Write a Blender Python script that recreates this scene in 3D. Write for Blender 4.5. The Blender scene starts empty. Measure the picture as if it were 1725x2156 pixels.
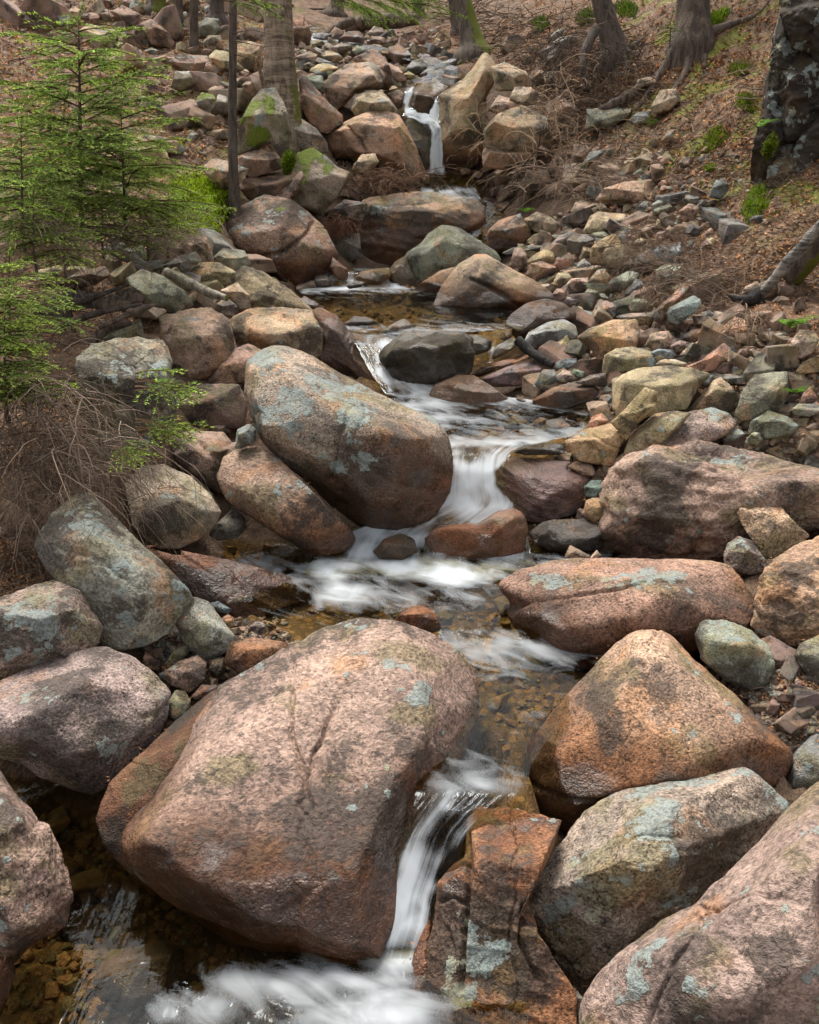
import bpy, bmesh, math, random
import numpy as np
from mathutils import Vector, Matrix, Euler

# ------------------------------------------------------------------ scene, camera, sky, sun, exposure
scene = bpy.context.scene
COL = scene.collection
R = math.radians
CAMZ, PITCH = 2.0, R(20.0)
FPX, CX, CY = 1944.0, 862.5, 1078.0          # focal length and centre in the 1725 x 2156 view used for measuring
cam_d = bpy.data.cameras.new('camera'); cam = bpy.data.objects.new('camera', cam_d); COL.objects.link(cam)
cam.location = (0, 0, CAMZ); cam.rotation_euler = (R(90) - PITCH, 0, 0)
cam_d.sensor_fit = 'VERTICAL'; cam_d.sensor_height = 36.0; cam_d.lens = 36.0 * FPX / 2156.0
cam_d.clip_start = 0.05; cam_d.clip_end = 500
scene.camera = cam

SUN_EL, SUN_AZ = R(62), R(-22)                # azimuth from +Y towards +X
world = bpy.data.worlds.new('World'); scene.world = world; world.use_nodes = True
wn = world.node_tree; bg = wn.nodes['Background']
sky = wn.nodes.new('ShaderNodeTexSky'); sky.sky_type = 'NISHITA'; sky.sun_disc = False
sky.sun_elevation = SUN_EL; sky.sun_rotation = SUN_AZ; sky.dust_density = 4.0; sky.air_density = 1.5
hs = wn.nodes.new('ShaderNodeHueSaturation'); hs.inputs['Saturation'].default_value = 0.22
wn.links.new(sky.outputs[0], hs.inputs['Color']); wn.links.new(hs.outputs[0], bg.inputs['Color'])
bg.inputs['Strength'].default_value = 0.08
sl = bpy.data.lights.new('sun', 'SUN'); sun = bpy.data.objects.new('sun', sl); COL.objects.link(sun)
sl.energy = 1.5; sl.angle = R(24); sl.color = (1.0, 0.94, 0.85)
sdir = Vector((math.sin(SUN_AZ) * math.cos(SUN_EL), math.cos(SUN_AZ) * math.cos(SUN_EL), math.sin(SUN_EL)))
sun.rotation_euler = (-sdir).to_track_quat('-Z', 'Y').to_euler(); sun.location = (0, 0, 20)
vs = scene.view_settings
vs.view_transform = 'Standard'; vs.look = 'None'; vs.gamma = 1.0; vs.exposure = 1.6; vs.use_curve_mapping = False
scene.cycles.max_bounces = 5; scene.cycles.diffuse_bounces = 2; scene.cycles.glossy_bounces = 3
scene.cycles.transparent_max_bounces = 12; scene.cycles.transmission_bounces = 4
scene.cycles.use_adaptive_sampling = True; scene.cycles.adaptive_threshold = 0.04
scene.cycles.use_denoising = True
try: scene.cycles.denoiser = 'OPENIMAGEDENOISE'
except Exception: pass
scene.cycles.caustics_reflective = False; scene.cycles.caustics_refractive = False

# ------------------------------------------------------------------ measuring helpers
cp, sp = math.cos(PITCH), math.sin(PITCH)
Fv, Uv, Rv = np.array([0, cp, -sp]), np.array([0, sp, cp]), np.array([1.0, 0, 0])
CAM = np.array([0, 0, CAMZ])
TAGS = {'F': (0, 0, 1.0), 'R1': (0, 0, .5), 'R2': (862.5, 0, .5), 'R3': (0, 517.5, .5), 'R4': (862.5, 517.5, .5),
        'R5': (0, 1035, .5), 'R6': (862.5, 1035, .5), 'R7': (0, 1587, .5), 'R8': (862.5, 1587, .5),
        'A': (586.5, 0, .36), 'B': (621, 379.5, .32), 'C': (1035, 379.5, .4), 'E': (621, 862.5, .4)}
def P2(tag, s):
    ox, oy, k = TAGS[tag]
    return np.array([[ox + float(a) * k, oy + float(b) * k] for a, b in (q.split(',') for q in s.split())])
def ray(px, py): return Fv + (px - CX) / FPX * Rv + (CY - py) / FPX * Uv
def at(px, py, Y):
    d = ray(px, py); return CAM + d * (Y / d[1])
def atz(px, py, z):
    d = ray(px, py); return CAM + d * ((z - CAMZ) / d[2])
def proj(Pw):
    v = np.asarray(Pw) - CAM; w = v @ Fv
    w = np.where(w > 1e-3, w, 1e-3)
    return np.stack([CX + FPX * (v @ Rv) / w, CY - FPX * (v @ Uv) / w], -1)

# ------------------------------------------------------------------ numpy noise
def _volume():
    """periodic gradient noise, 32 cells at 4 samples each, looked up trilinearly"""
    rs = np.random.RandomState(7); g = rs.normal(size=(32, 32, 32, 3)); g /= np.linalg.norm(g, axis=3)[..., None]
    t = np.arange(128) / 4.0; i = np.floor(t).astype(int); f = t - i; u = f * f * f * (f * (f * 6 - 15) + 10); out = np.zeros((128, 128, 128))
    for dx in (0, 1):
        for dy in (0, 1):
            for dz in (0, 1):
                G = g[np.ix_((i + dx) % 32, (i + dy) % 32, (i + dz) % 32)]
                w = (u if dx else 1 - u)[:, None, None] * (u if dy else 1 - u)[None, :, None] * (u if dz else 1 - u)[None, None, :]
                out += w * (G[..., 0] * (f - dx)[:, None, None] + G[..., 1] * (f - dy)[None, :, None] + G[..., 2] * (f - dz)[None, None, :])
    return out.astype(np.float32).ravel()
_vol = _volume()
def pn(P):
    P = np.asarray(P, np.float32) * 4; i = np.floor(P); f = P - i; i = i.astype(np.int32) & 127; j = (i + 1) & 127
    x0, x1 = i[:, 0] << 14, j[:, 0] << 14; y0, y1 = i[:, 1] << 7, j[:, 1] << 7; z0, z1 = i[:, 2], j[:, 2]; fx, fy, fz = f[:, 0], f[:, 1], f[:, 2]
    a = x0 + y0; b = x0 + y1; c = x1 + y0; d = x1 + y1
    L = lambda k: _vol[k + z0] + fz * (_vol[k + z1] - _vol[k + z0])
    A, B, C, D = L(a), L(b), L(c), L(d); A = A + fy * (B - A); C = C + fy * (D - C); return A + fx * (C - A)
def fbm(P, o=4, gain=.5, ridged=False):
    a, s, t = 1.0, 1.0, 0
    for k in range(o):
        n = pn(P * s + 17.3 * k); t = t + a * ((0.5 - np.abs(n) * 2) if ridged else n); a *= gain; s *= 2.03
    return t
def sstep(a, b, x):
    t = np.clip((x - a) / (b - a), 0, 1); return t * t * (3 - 2 * t)

# ------------------------------------------------------------------ object helpers
def tag(o, label=None, cat=None, group=None, kind=None):
    for k, v in (('label', label), ('category', cat), ('group', group), ('kind', kind)):
        if v: o[k] = v
    return o
def mesh_np(name, V, Fc, mat=None, smooth=True):
    me = bpy.data.meshes.new(name); V = np.asarray(V, np.float32); Fc = np.asarray(Fc, np.int32)
    n = Fc.shape[1]
    me.vertices.add(len(V)); me.vertices.foreach_set('co', V.ravel())
    me.loops.add(Fc.size); me.loops.foreach_set('vertex_index', Fc.ravel())
    me.polygons.add(len(Fc)); me.polygons.foreach_set('loop_start', np.arange(0, Fc.size, n, dtype=np.int32))
    me.polygons.foreach_set('use_smooth', np.full(len(Fc), smooth, bool))
    me.update(calc_edges=True)
    if mat: me.materials.append(mat)
    return me
def link(name, me, parent=None, loc=None):
    o = bpy.data.objects.new(name, me); COL.objects.link(o)
    if parent: o.parent = parent
    if loc is not None: o.location = loc
    return o
def based(name, V, Fc, mat, parent=None, smooth=True):
    """world-space vertices -> object with its origin at the base"""
    V = np.asarray(V); c = V.mean(0); c[2] = V[:, 2].min()
    return link(name, mesh_np(name, V - c, Fc, mat, smooth), parent, c)
def empty(name, loc):
    o = bpy.data.objects.new(name, None); COL.objects.link(o); o.location = loc; o.empty_display_size = .1; return o
def point_attr(me, name, vals):
    a = me.attributes.new(name, 'FLOAT', 'POINT'); a.data.foreach_set('value', np.asarray(vals, np.float32))
def color_attr(me, name, rgb):
    rgb = np.asarray(rgb, np.float32); a = me.attributes.new(name, 'FLOAT_COLOR', 'POINT')
    a.data.foreach_set('color', np.concatenate([rgb, np.ones((len(rgb), 1), np.float32)], 1).ravel())
_ico = {}
def ico(l):
    """geodesic sphere; the first points of level l are those of level l-1, EDGES[l] lists the parents of the new ones"""
    if l not in _ico:
        if l == 1:
            bm = bmesh.new(); bmesh.ops.create_icosphere(bm, subdivisions=1, radius=1.0)
            V = np.array([v.co[:] for v in bm.verts]); Fc = np.array([[v.index for v in f.verts] for f in bm.faces]); bm.free(); e = None
        else:
            V, Fc, _ = ico_e(l - 1); E = np.sort(np.concatenate([Fc[:, [0, 1]], Fc[:, [1, 2]], Fc[:, [2, 0]]]), 1); e, inv = np.unique(E, axis=0, return_inverse=True); inv = inv.reshape(3, -1) + len(V)
            a, b, c = Fc.T; ab, bc, ca = inv; V = np.concatenate([V, V[e].mean(1)]); Fc = np.concatenate([np.c_[a, ab, ca], np.c_[ab, b, bc], np.c_[ca, bc, c], np.c_[ab, bc, ca]])
        _ico[l] = (V / np.linalg.norm(V, axis=1)[:, None], Fc, e)
    return _ico[l][:2]
def ico_e(l): ico(l); return _ico[l]
def refine(a, l): return np.concatenate([a, a[ico_e(l)[2]].mean(1)])

# ------------------------------------------------------------------ node helpers
class NT:
    def __init__(s, name):
        s.m = bpy.data.materials.new(name); s.m.use_nodes = True; s.t = s.m.node_tree
        s.t.nodes.clear(); s.out = s.n('ShaderNodeOutputMaterial')
    def n(s, typ, **kw):
        nd = s.t.nodes.new(typ)
        for k, v in kw.items(): setattr(nd, k, v)
        return nd
    def put(s, sock, v):
        if hasattr(v, 'is_linked'): s.t.links.new(v, sock)
        elif isinstance(v, (tuple, list)) and len(v) == 3 and sock.type == 'RGBA': sock.default_value = (*v, 1)
        else: sock.default_value = v
    def noise(s, vec, scale, detail=3, rough=.55, dist=0.0):
        nd = s.n('ShaderNodeTexNoise'); s.put(nd.inputs['Vector'], vec); nd.inputs['Scale'].default_value = scale
        nd.inputs['Detail'].default_value = detail; nd.inputs['Roughness'].default_value = rough; nd.inputs['Distortion'].default_value = dist
        return nd.outputs['Fac']
    def vor(s, vec, scale, feature='F1', out='Distance'):
        nd = s.n('ShaderNodeTexVoronoi', feature=feature); s.put(nd.inputs['Vector'], vec); nd.inputs['Scale'].default_value = scale
        return nd.outputs[out]
    def math(s, op, a, b=0.0, clamp=False):
        nd = s.n('ShaderNodeMath', operation=op, use_clamp=clamp); s.put(nd.inputs[0], a); s.put(nd.inputs[1], b); return nd.outputs[0]
    def step(s, x, a, b):
        nd = s.n('ShaderNodeMapRange', interpolation_type='SMOOTHSTEP'); s.put(nd.inputs[0], x)
        s.put(nd.inputs[1], a); s.put(nd.inputs[2], b); return nd.outputs[0]
    def mix(s, f, a, b, bt='MIX'):
        nd = s.n('ShaderNodeMix', data_type='RGBA', blend_type=bt); nd.clamp_factor = True
        s.put(nd.inputs[0], f); s.put(nd.inputs[6], a); s.put(nd.inputs[7], b); return nd.outputs[2]
    def vmul(s, v, k):
        nd = s.n('ShaderNodeVectorMath', operation='MULTIPLY'); s.put(nd.inputs[0], v); nd.inputs[1].default_value = k; return nd.outputs[0]
    def vadd(s, a, b):
        nd = s.n('ShaderNodeVectorMath', operation='ADD'); s.put(nd.inputs[0], a); s.put(nd.inputs[1], b); return nd.outputs[0]
    def bump(s, h, dist, strength=1.0, normal=None):
        nd = s.n('ShaderNodeBump'); s.put(nd.inputs['Height'], h); nd.inputs['Distance'].default_value = dist
        s.put(nd.inputs['Strength'], strength)
        if normal: s.put(nd.inputs['Normal'], normal)
        return nd.outputs[0]
    def attr(s, name, typ='GEOMETRY', out='Fac'):
        nd = s.n('ShaderNodeAttribute', attribute_type=typ, attribute_name=name); return nd.outputs[out]
    def bsdf(s, col, rough, normal=None, spec=.5, **kw):
        b = s.n('ShaderNodeBsdfPrincipled'); s.put(b.inputs['Base Color'], col); s.put(b.inputs['Roughness'], rough)
        s.put(b.inputs['Specular IOR Level'], spec)
        if normal: s.put(b.inputs['Normal'], normal)
        for k, v in kw.items(): s.put(b.inputs[k], v)
        return b.outputs[0]
    def done(s, shader):
        s.t.links.new(shader, s.out.inputs['Surface']); return s.m


# ------------------------------------------------------------------ stone: wear is stored on the points, mineral grain is in the material
def stone_mat(name, grain, speck, relief=1.0):
    s = NT(name); oi = s.n('ShaderNodeObjectInfo'); tc = s.n('ShaderNodeTexCoord')
    off = s.n('ShaderNodeCombineXYZ'); r10 = s.math('MULTIPLY', oi.outputs['Random'], 37.0)
    for k in range(3): s.put(off.inputs[k], r10)
    v = s.vadd(tc.outputs['Object'], off.outputs[0])
    mid = s.noise(v, 16, 5, .72, .3); fin = s.noise(v, grain, 2, .7); tone = s.attr('tone', out='Color')
    mc = s.math('SUBTRACT', mid, .5); fc = s.math('SUBTRACT', fin, .5)
    stm = s.step(s.math('ADD', s.attr('stain'), s.math('ADD', s.math('MULTIPLY', mc, 7.0), s.math('MULTIPLY', fc, 3.4))), -.35, .75)
    col = s.mix(s.math('MULTIPLY', stm, .84), tone, (.048, .040, .034))
    gs = s.vor(v, grain * 1.35, 'F1', 'Color'); gsep = s.n('ShaderNodeSeparateColor'); s.put(gsep.inputs[0], gs)
    gv = s.math('ADD', s.math('MULTIPLY', gsep.outputs[0], .6), s.math('ADD', s.math('MULTIPLY', fin, 1.1), s.math('MULTIPLY', mid, 1.5)))
    k = s.math('MAXIMUM', .12, s.math('ADD', s.math('MULTIPLY', s.math('SUBTRACT', gv, 1.58), 1.75 * speck), 1.0))
    kc = s.n('ShaderNodeCombineColor')
    for i in range(3): s.put(kc.inputs[i], k)
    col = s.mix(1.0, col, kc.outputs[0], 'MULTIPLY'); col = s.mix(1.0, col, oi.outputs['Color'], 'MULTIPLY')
    col_d = s.vor(v, 24.0, 'F1', 'Distance')
    lv = s.math('ADD', s.attr('lich'), s.math('ADD', s.math('MULTIPLY', mc, 6.5), s.math('ADD', s.math('MULTIPLY', fc, 2.2), s.math('MULTIPLY', s.math('SUBTRACT', .45, col_d), 3.2))))
    lm = s.step(lv, -.05, .28)
    lc = s.mix(s.step(lv, .1, 1.1), (.33, .355, .32), (.30, .355, .34)); lc = s.mix(s.math('MULTIPLY', s.step(gv, 1.35, 1.85), .55), s.mix(1.0, lc, (.62, .62, .6), 'MULTIPLY'), lc)
    lc = s.mix(s.attr('lhue'), lc, (.30, .27, .15))
    col = s.mix(s.math('MULTIPLY', lm, s.math('ADD', .5, s.math('MULTIPLY', s.step(gv, 1.2, 1.8), .38))), col, lc)
    wet = s.step(s.math('ADD', s.attr('wetness'), s.math('MULTIPLY', mc, .8)), .35, .65)
    mo = s.step(s.math('ADD', s.attr('moss'), s.math('ADD', s.math('MULTIPLY', mc, 3.5), s.math('MULTIPLY', fc, 2.0))), 0.0, .5)
    col = s.mix(mo, col, s.mix(s.step(fin, .3, .7), (.06, .085, .008), (.19, .24, .022)))
    rgh = s.math('ADD', s.math('MULTIPLY', s.math('SUBTRACT', 1.0, wet), s.math('ADD', .68, s.math('MULTIPLY', fin, .25))), s.math('MULTIPLY', wet, s.math('ADD', .14, s.math('MULTIPLY', mid, .38))))
    h = s.math('ADD', mid, s.math('ADD', s.math('MULTIPLY', fin, .33), s.math('ADD', s.math('MULTIPLY', lm, .12), s.math('MULTIPLY', mo, .4))))
    nrm = s.bump(h, .024 * relief, .8)
    return s.done(s.bsdf(col, rgh, nrm, spec=s.math('ADD', .3, s.math('MULTIPLY', wet, .3))))
GRANITE2 = stone_mat('stone_coarse_granite', 72.0, .7, 1.2); GRANITE = stone_mat('stone_granite', 110.0, .95); FINE = stone_mat('stone_fine_grained', 140.0, .62, 1.2)
def fam(c1, c2, lich=.1, stain=.25, olive=.2, warm=.25, rust=(.095, .036, .012), wetall=0.0, moss=0.0, coarse=False, lhue=.25, band=.3):
    return dict(c1=np.array(c1), c2=np.array(c2), lich=lich, stain=stain, olive=olive, warm=warm, rust=np.array(rust), wetall=wetall, moss=moss, coarse=coarse, lhue=lhue, band=band)
FAM = {
 'pink': fam((.34, .245, .195), (.25, .178, .145), .05, .30, .25, .08, coarse=True),
 'pinklich': fam((.335, .24, .19), (.245, .178, .145), .10, .32, .3, .1, coarse=True),
 'orange': fam((.39, .28, .20), (.29, .205, .15), .05, .28, .35, .25, coarse=True),
 'greenlich': fam((.29, .275, .21), (.20, .20, .16), .18, .42, .45, .15, coarse=True),
 'lichen': fam((.35, .27, .21), (.245, .195, .155), .30, .40, .35, .25, coarse=True),
 'purple': fam((.295, .225, .19), (.205, .158, .138), .10, .38, .3, .1, coarse=True),
 'tan': fam((.45, .35, .245), (.32, .245, .175), .04, .26, .3, .25),
 'tanpink': fam((.45, .32, .24), (.315, .22, .165), .04, .28, .25, .22),
 'ochre': fam((.46, .38, .235), (.34, .275, .17), .03, .2, .45, .2),
 'grey': fam((.30, .295, .27), (.20, .20, .185), .06, .35, .25, .1),
 'blue': fam((.29, .32, .305), (.21, .235, .225), .03, .25, .15, .05),
 'green': fam((.29, .29, .215), (.205, .207, .16), .06, .32, .35, .12),
 'brown': fam((.36, .235, .17), (.25, .165, .125), .04, .34, .3, .2),
 'dark': fam((.10, .088, .072), (.052, .047, .04), .0, .3, .5, .12, rust=(.05, .032, .02), wetall=.75),
 'rustwet': fam((.27, .13, .075), (.15, .066, .038), .0, .3, .3, .4, wetall=.8),
 'redwet': fam((.27, .175, .155), (.17, .105, .092), .0, .28, .12, .15, wetall=.85),
 'rust': fam((.34, .17, .085), (.20, .092, .045), .06, .36, .35, .4, wetall=.3, coarse=True),
 'mossy': fam((.33, .265, .20), (.24, .19, .145), .08, .32, .4, .15, moss=.35),
 'cliff': fam((.06, .053, .046), (.028, .026, .025), .11, .3, .4, .3, wetall=.25, lhue=.35),
}
def _nz(P, o, g=.55):
    n = fbm(P, o, g); s = n.std(); return (n - n.mean()) / (s if s > 1e-6 else 1)
def _cov(c):                                            # gaussian quantile for a coverage fraction
    c = min(max(c, .002), .998); lo, hi = -4.0, 4.0
    for _ in range(40):
        m = (lo + hi) / 2
        if .5 * math.erfc(m / math.sqrt(2)) > c: lo = m
        else: hi = m
    return lo
def wear(me, Pw, nz, f, so, sz, wetz=None, spots=(), px=None, lvl=None):
    if lvl is None or lvl < 5:
        A = wear_vals(Pw, nz, f, so, sz, wetz, spots, px)
    else:                                               # evaluate one level coarser and average up
        n = len(ico_e(lvl - 1)[0]); A = {k_: refine(v_, lvl) for k_, v_ in wear_vals(Pw[:n], nz[:n], f, so, sz, wetz, spots, px[:n] if px is not None else None).items()}
    color_attr(me, 'tone', A.pop('tone'))
    for nm, vv in A.items(): point_attr(me, nm, vv)
def wear_vals(Pw, nz, f, so, sz, wetz=None, spots=(), px=None):
    """point data: base tone, dark film, lichen, moss and wetness of one stone (nz = upward part of the normal)"""
    k = .55 + .45 * min(2.0, .5 / max(sz, .05)); q = Pw * k + so
    a = _nz(q * 3.0, 4); b = _nz(q * 4.4 + 9, 4); st = _nz(q * 3.3 + 21, 5, .62); ol = _nz(q * 4.6 + 31, 4); li = _nz(q * 5.2 + 41, 5, .62); c = _nz(q * np.array([2, 2, 11.]) + 3, 3); lh = _nz(q * 6 + 51, 3)
    add = {'lich': 0 * a, 'stain': 0 * a, 'moss': 0 * a, 'wet': 0 * a, 'light': 0 * a, 'rust': 0 * a, 'olive': 0 * a}
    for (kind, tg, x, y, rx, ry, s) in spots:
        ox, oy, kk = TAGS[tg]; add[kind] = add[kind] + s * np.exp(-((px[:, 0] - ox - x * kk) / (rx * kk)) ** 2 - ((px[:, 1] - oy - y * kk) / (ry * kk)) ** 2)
    t = f['c1'] + (f['c2'] - f['c1']) * sstep(-1, 1, a)[:, None]
    t = t * (1 + f['band'] * .5 * np.clip(c, -1.2, 1.5)[:, None] * .5)
    m = sstep(_cov(f['warm']) - .4, _cov(f['warm']) + .9, b) * .6; t = t + (np.array([.345, .19, .095]) * (f['c1'].mean() / .27) - t) * m[:, None]
    m = sstep(_cov(f['olive']) - .3, _cov(f['olive']) + .7, ol + add['olive']) * .65; t = t + (np.array([.16, .14, .07]) * (.35 + .65 * f['c1'].mean() / .27) - t) * m[:, None]
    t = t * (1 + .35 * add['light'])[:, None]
    stain = (st - _cov(f['stain'])) * .9 + add['stain'] * 2.0
    lich = (li + .35 * np.clip(nz, -.6, .8) - _cov(f['lich'])) * 1.3 - .25 + add['lich'] * 3.2 if (f['lich'] > 0 or spots) else np.full(len(a), -9.0)
    if f['lich'] <= 0: lich = -9.0 + add['lich'] * 9
    moss = (_nz(q * 4 + 61, 4) * .7 + 1.2 * nz - .4 - _cov(f['moss']) * .9) + add['moss'] * 2.5 if f['moss'] > 0 else np.full(len(a), -9.0) + add['moss'] * 11
    wet = np.full(len(a), 0.0) + add['wet']
    if wetz is not None:
        z = Pw[:, 2] - wetz + a * .022 + b * .012
        rm = np.clip(1 - sstep(-.02, .2, z) + add['rust'], 0, 1) * .86; wet = np.maximum(wet, 1 - sstep(-.06, .05, z))
        t = t + (f['rust'] * (1 + .35 * np.clip(b, -1, 1.5))[:, None] - t) * rm[:, None]
        lich = lich - 4 * (1 - sstep(.0, .12, z)); stain = stain - .6 * rm
    wet = np.clip(np.maximum(wet, f['wetall'] * sstep(-1.2, .3, _nz(q * 3 + 71, 3))), 0, 1)
    if f['wetall'] < .5: t = t * (1 - .48 * np.clip(wet, 0, 1))[:, None]
    t = np.clip(t, .008, .9)
    return dict(tone=t, stain=stain, lich=lich, moss=moss, wetness=wet, lhue=.6 * sstep(_cov(f['lhue']) - .2, _cov(f['lhue']) + .9, lh))
# ------------------------------------------------------------------ terrain: thin-plate surface through surveyed points
CP = []
def gz(x, y, z): CP.append(atz(x, y, z))
def gy(x, y, Y, dz=0.0): CP.append(at(x, y, Y) + np.array([0, 0, dz]))
for q in [(450, 2100, -.25), (800, 2080, -.25), (100, 2050, -.22), (150, 1750, -.2), (930, 1720, .18), (1000, 1560, .16), (1080, 1450, .17),
          (1000, 1330, .2), (880, 1270, .22), (850, 1190, .24), (1000, 1050, .42), (1010, 935, .66), (1050, 890, .69), (980, 860, .7), (890, 830, .74),
          (800, 770, .84), (760, 710, .95), (850, 670, .98), (850, 620, 1.04),
          (1300, 1400, .22), (1500, 1480, .27), (1700, 1450, .36), (1650, 1650, .2), (1400, 1750, .06), (1200, 2000, -.2), (1600, 2000, -.15), (1725, 2100, -.15),
          (1250, 1160, .36), (1450, 1190, .40), (1690, 1180, .5), (1250, 1000, .64), (1500, 900, .80), (1700, 900, .86), (1250, 870, .84), (1400, 780, 1.0),
          (1650, 760, 1.1), (1200, 740, .98), (1150, 650, 1.12), (1350, 640, 1.2), (1550, 640, 1.3), (1700, 600, 1.4),
          (0, 1700, .02), (100, 1400, .28), (0, 1250, .43), (380, 1480, .2), (400, 1250, .34), (560, 1330, .28), (520, 1160, .33), (250, 1120, .53), (0, 1100, .65),
          (450, 960, .64), (200, 950, .83), (0, 900, .95), (700, 850, .8), (500, 800, .88), (250, 750, 1.13), (0, 700, 1.2), (600, 700, 1.03), (400, 640, 1.2), (200, 600, 1.35)]:
    gz(*q)
for q in [(850, 590, 7.6), (740, 575, 7.8), (1030, 480, 8.9, -.12), (1000, 440, 9.3, -.12), (950, 410, 9.6, -.12), (920, 375, 9.9, -.12), (910, 360, 10.1, 0), (855, 200, 10.6, -.1),
          (870, 140, 12, -.1), (760, 80, 13.5, -.1), (700, 20, 16, -.1), (1250, 520, 7.5), (1450, 520, 6.8), (1600, 480, 6.3), (1150, 420, 8.8), (1300, 400, 8.2), (1450, 400, 7.5),
          (1100, 340, 9.8), (1250, 280, 9.4), (1400, 260, 8.6), (1550, 250, 7.8), (1150, 120, 11), (1300, 100, 10.2), (1500, 80, 9.5), (1650, 50, 9), (1725, -100, 9), (1200, 0, 13), (1500, -100, 12),
          (0, 560, 6), (600, 590, 7.5), (450, 510, 7.2), (200, 500, 6.6), (0, 450, 6.8), (400, 400, 7.8), (600, 380, 8.5), (200, 300, 8.5), (0, 200, 9.5), (500, 250, 9.2), (620, 200, 9.8),
          (300, 120, 11), (0, 0, 12), (400, 0, 13.5), (720, 280, 10), (600, 80, 12.5)]:
    gy(*q)
for q in [(9, 12, 7.5), (9, 6, 5.0), (9, 2, 2.9), (5, 4, 1.7), (1.4, 1.4, -.2), (2.4, 1.6, .0), (2.2, 3.2, .5), (9, -4, 2.0), (0, -4, -1.0), (-9, -4, 1.5), (-9, 3, 2.8), (-9, 8, 4.8), (-9, 14, 7.2), (0, 26, 9), (9, 26, 12), (-9, 26, 12), (0, 40, 14), (20, 40, 20), (-20, 40, 20), (20, 10, 12), (-20, 10, 11), (20, -6, 5), (-20, -6, 5), (0, 1.0, -.35), (0, -1, -.6)]:
    CP.append(np.array(q, float))
CP = np.array(CP)
def tps_fit(X, z, lam=.02):
    n = len(X); d = np.linalg.norm(X[:, None] - X[None], axis=2)
    K = np.where(d > 1e-9, d * d * np.log(d + 1e-12), 0) + lam * np.eye(n)
    Pm = np.c_[np.ones(n), X]; A = np.block([[K, Pm], [Pm.T, np.zeros((3, 3))]])
    return np.linalg.solve(A, np.r_[z, np.zeros(3)])
_w = tps_fit(CP[:, :2], CP[:, 2])
def tps(X):
    out = np.empty(len(X))
    for i in range(0, len(X), 20000):
        x = X[i:i + 20000]; d = np.linalg.norm(x[:, None] - CP[None, :, :2], axis=2)
        out[i:i + 20000] = np.where(d > 1e-9, d * d * np.log(d + 1e-12), 0) @ _w[:-3] + _w[-3] + x @ _w[-2:]
    return out

# ------------------------------------------------------------------ water cross-sections  (left x, right x, row, level, whiteness)
def secs(rows):
    out = []
    for (l, r, row, z, fo) in rows:
        out.append((atz(l, row, z) if z < 50 else at(l, row, z - 100), atz(r, row, z) if z < 50 else at(r, row, z - 100), fo))
    return out
W_CHUTE = secs([(745, 915, 2035, -.012, .0), (762, 913, 2010, .006, .35), (770, 914, 1992, .018, .8), (790, 925, 1950, .05, .95), (808, 935, 1880, .105, .9), (832, 962, 1810, .165, .8), (850, 985, 1755, .213, .65), (868, 1040, 1710, .25, .5), (875, 1110, 1670, .272, .4),
                (880, 1115, 1620, .28, .25), (890, 1150, 1560, .282, .1), (920, 1225, 1480, .286, .12), (920, 1310, 1400, .29, .22), (900, 1300, 1360, .30, .45), (700, 1150, 1325, .32, .12), (520, 1130, 1280, .333, .06),
                (470, 1160, 1230, .34, .3), (470, 1300, 1185, .345, .35), (470, 1300, 1160, .348, .2), (470, 1300, 1135, .35, .0)])
W_CASC = secs([(630, 1125, 1225, .332, .0), (645, 1125, 1198, .350, .25), (665, 1120, 1168, .366, .8), (700, 1110, 1125, .41, .8), (790, 1110, 1095, .455, .85), (860, 1110, 1073, .497, .95), (925, 1090, 1056, .528, 1.0), (935, 1068, 1030, .58, 1), (938, 1062, 990, .66, .95),
               (935, 1075, 955, .715, .8), (920, 1130, 935, .738, .6), (910, 1230, 915, .75, .35), (890, 1250, 885, .768, .2), (870, 1250, 862, .782, .2), (830, 1150, 845, .80, .55), (810, 1000, 828, .825, .95),
               (795, 930, 805, .865, 1.2), (775, 892, 775, .925, 1.15), (760, 874, 745, .985, 1.05), (745, 855, 720, 1.035, .9), (735, 872, 707, 1.056, .5), (720, 1078, 693, 1.07, .35), (700, 1110, 685, 1.08, .25), (660, 1110, 665, 1.10, .02), (640, 1050, 640, 1.12, .0),
               (625, 960, 620, 1.14, .12), (620, 850, 603, 1.165, .75), (630, 845, 590, 1.20, .8), (640, 840, 575, 107.75, .45), (640, 830, 562, 107.95, .1)])
W_CHAN = secs([(970, 1045, 505, 108.5, .3), (985, 1060, 480, 108.8, .55), (1000, 1065, 455, 109.1, .3), (985, 1060, 437, 109.3, .2), (930, 1020, 421, 109.45, .85), (880, 1015, 402, 109.62, .8), (872, 1010, 388, 109.78, .3), (880, 1000, 374, 109.92, .3), (885, 960, 362, 110.06, .5)])
W_TOP = secs([(925, 965, 180, 110.75, .5), (850, 960, 172, 110.9, .35), (900, 985, 160, 111.2, .3), (900, 960, 140, 111.8, .2), (820, 900, 115, 112.6, .1), (700, 780, 95, 113.2, .2), (650, 715, 84, 113.6, .9), (645, 690, 74, 113.8, .6), (620, 680, 50, 115, .4)])
def pair(rows): return [(at(*a), at(*b), f) for a, b, f in rows]
W_FALL = pair([((896, 366, 9.97), (940, 366, 9.97), 1), ((901, 330, 10.0), (938, 330, 10.0), 1), ((903, 295, 10.04), (936, 295, 10.04), 1), ((904, 275, 10.08), (934, 268, 10.08), 1), ((890, 262, 10.16), (929, 255, 10.16), 1),
               ((868, 252, 10.22), (915, 243, 10.24), .95), ((846, 243, 10.3), (880, 232, 10.34), .9), ((842, 234, 10.4), (868, 226, 10.4), .85), ((850, 212, 10.46), (867, 210, 10.46), .85), ((852, 193, 10.52), (876, 192, 10.52), .7), ((858, 184, 10.7), (880, 182, 10.7), .4)])
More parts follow.
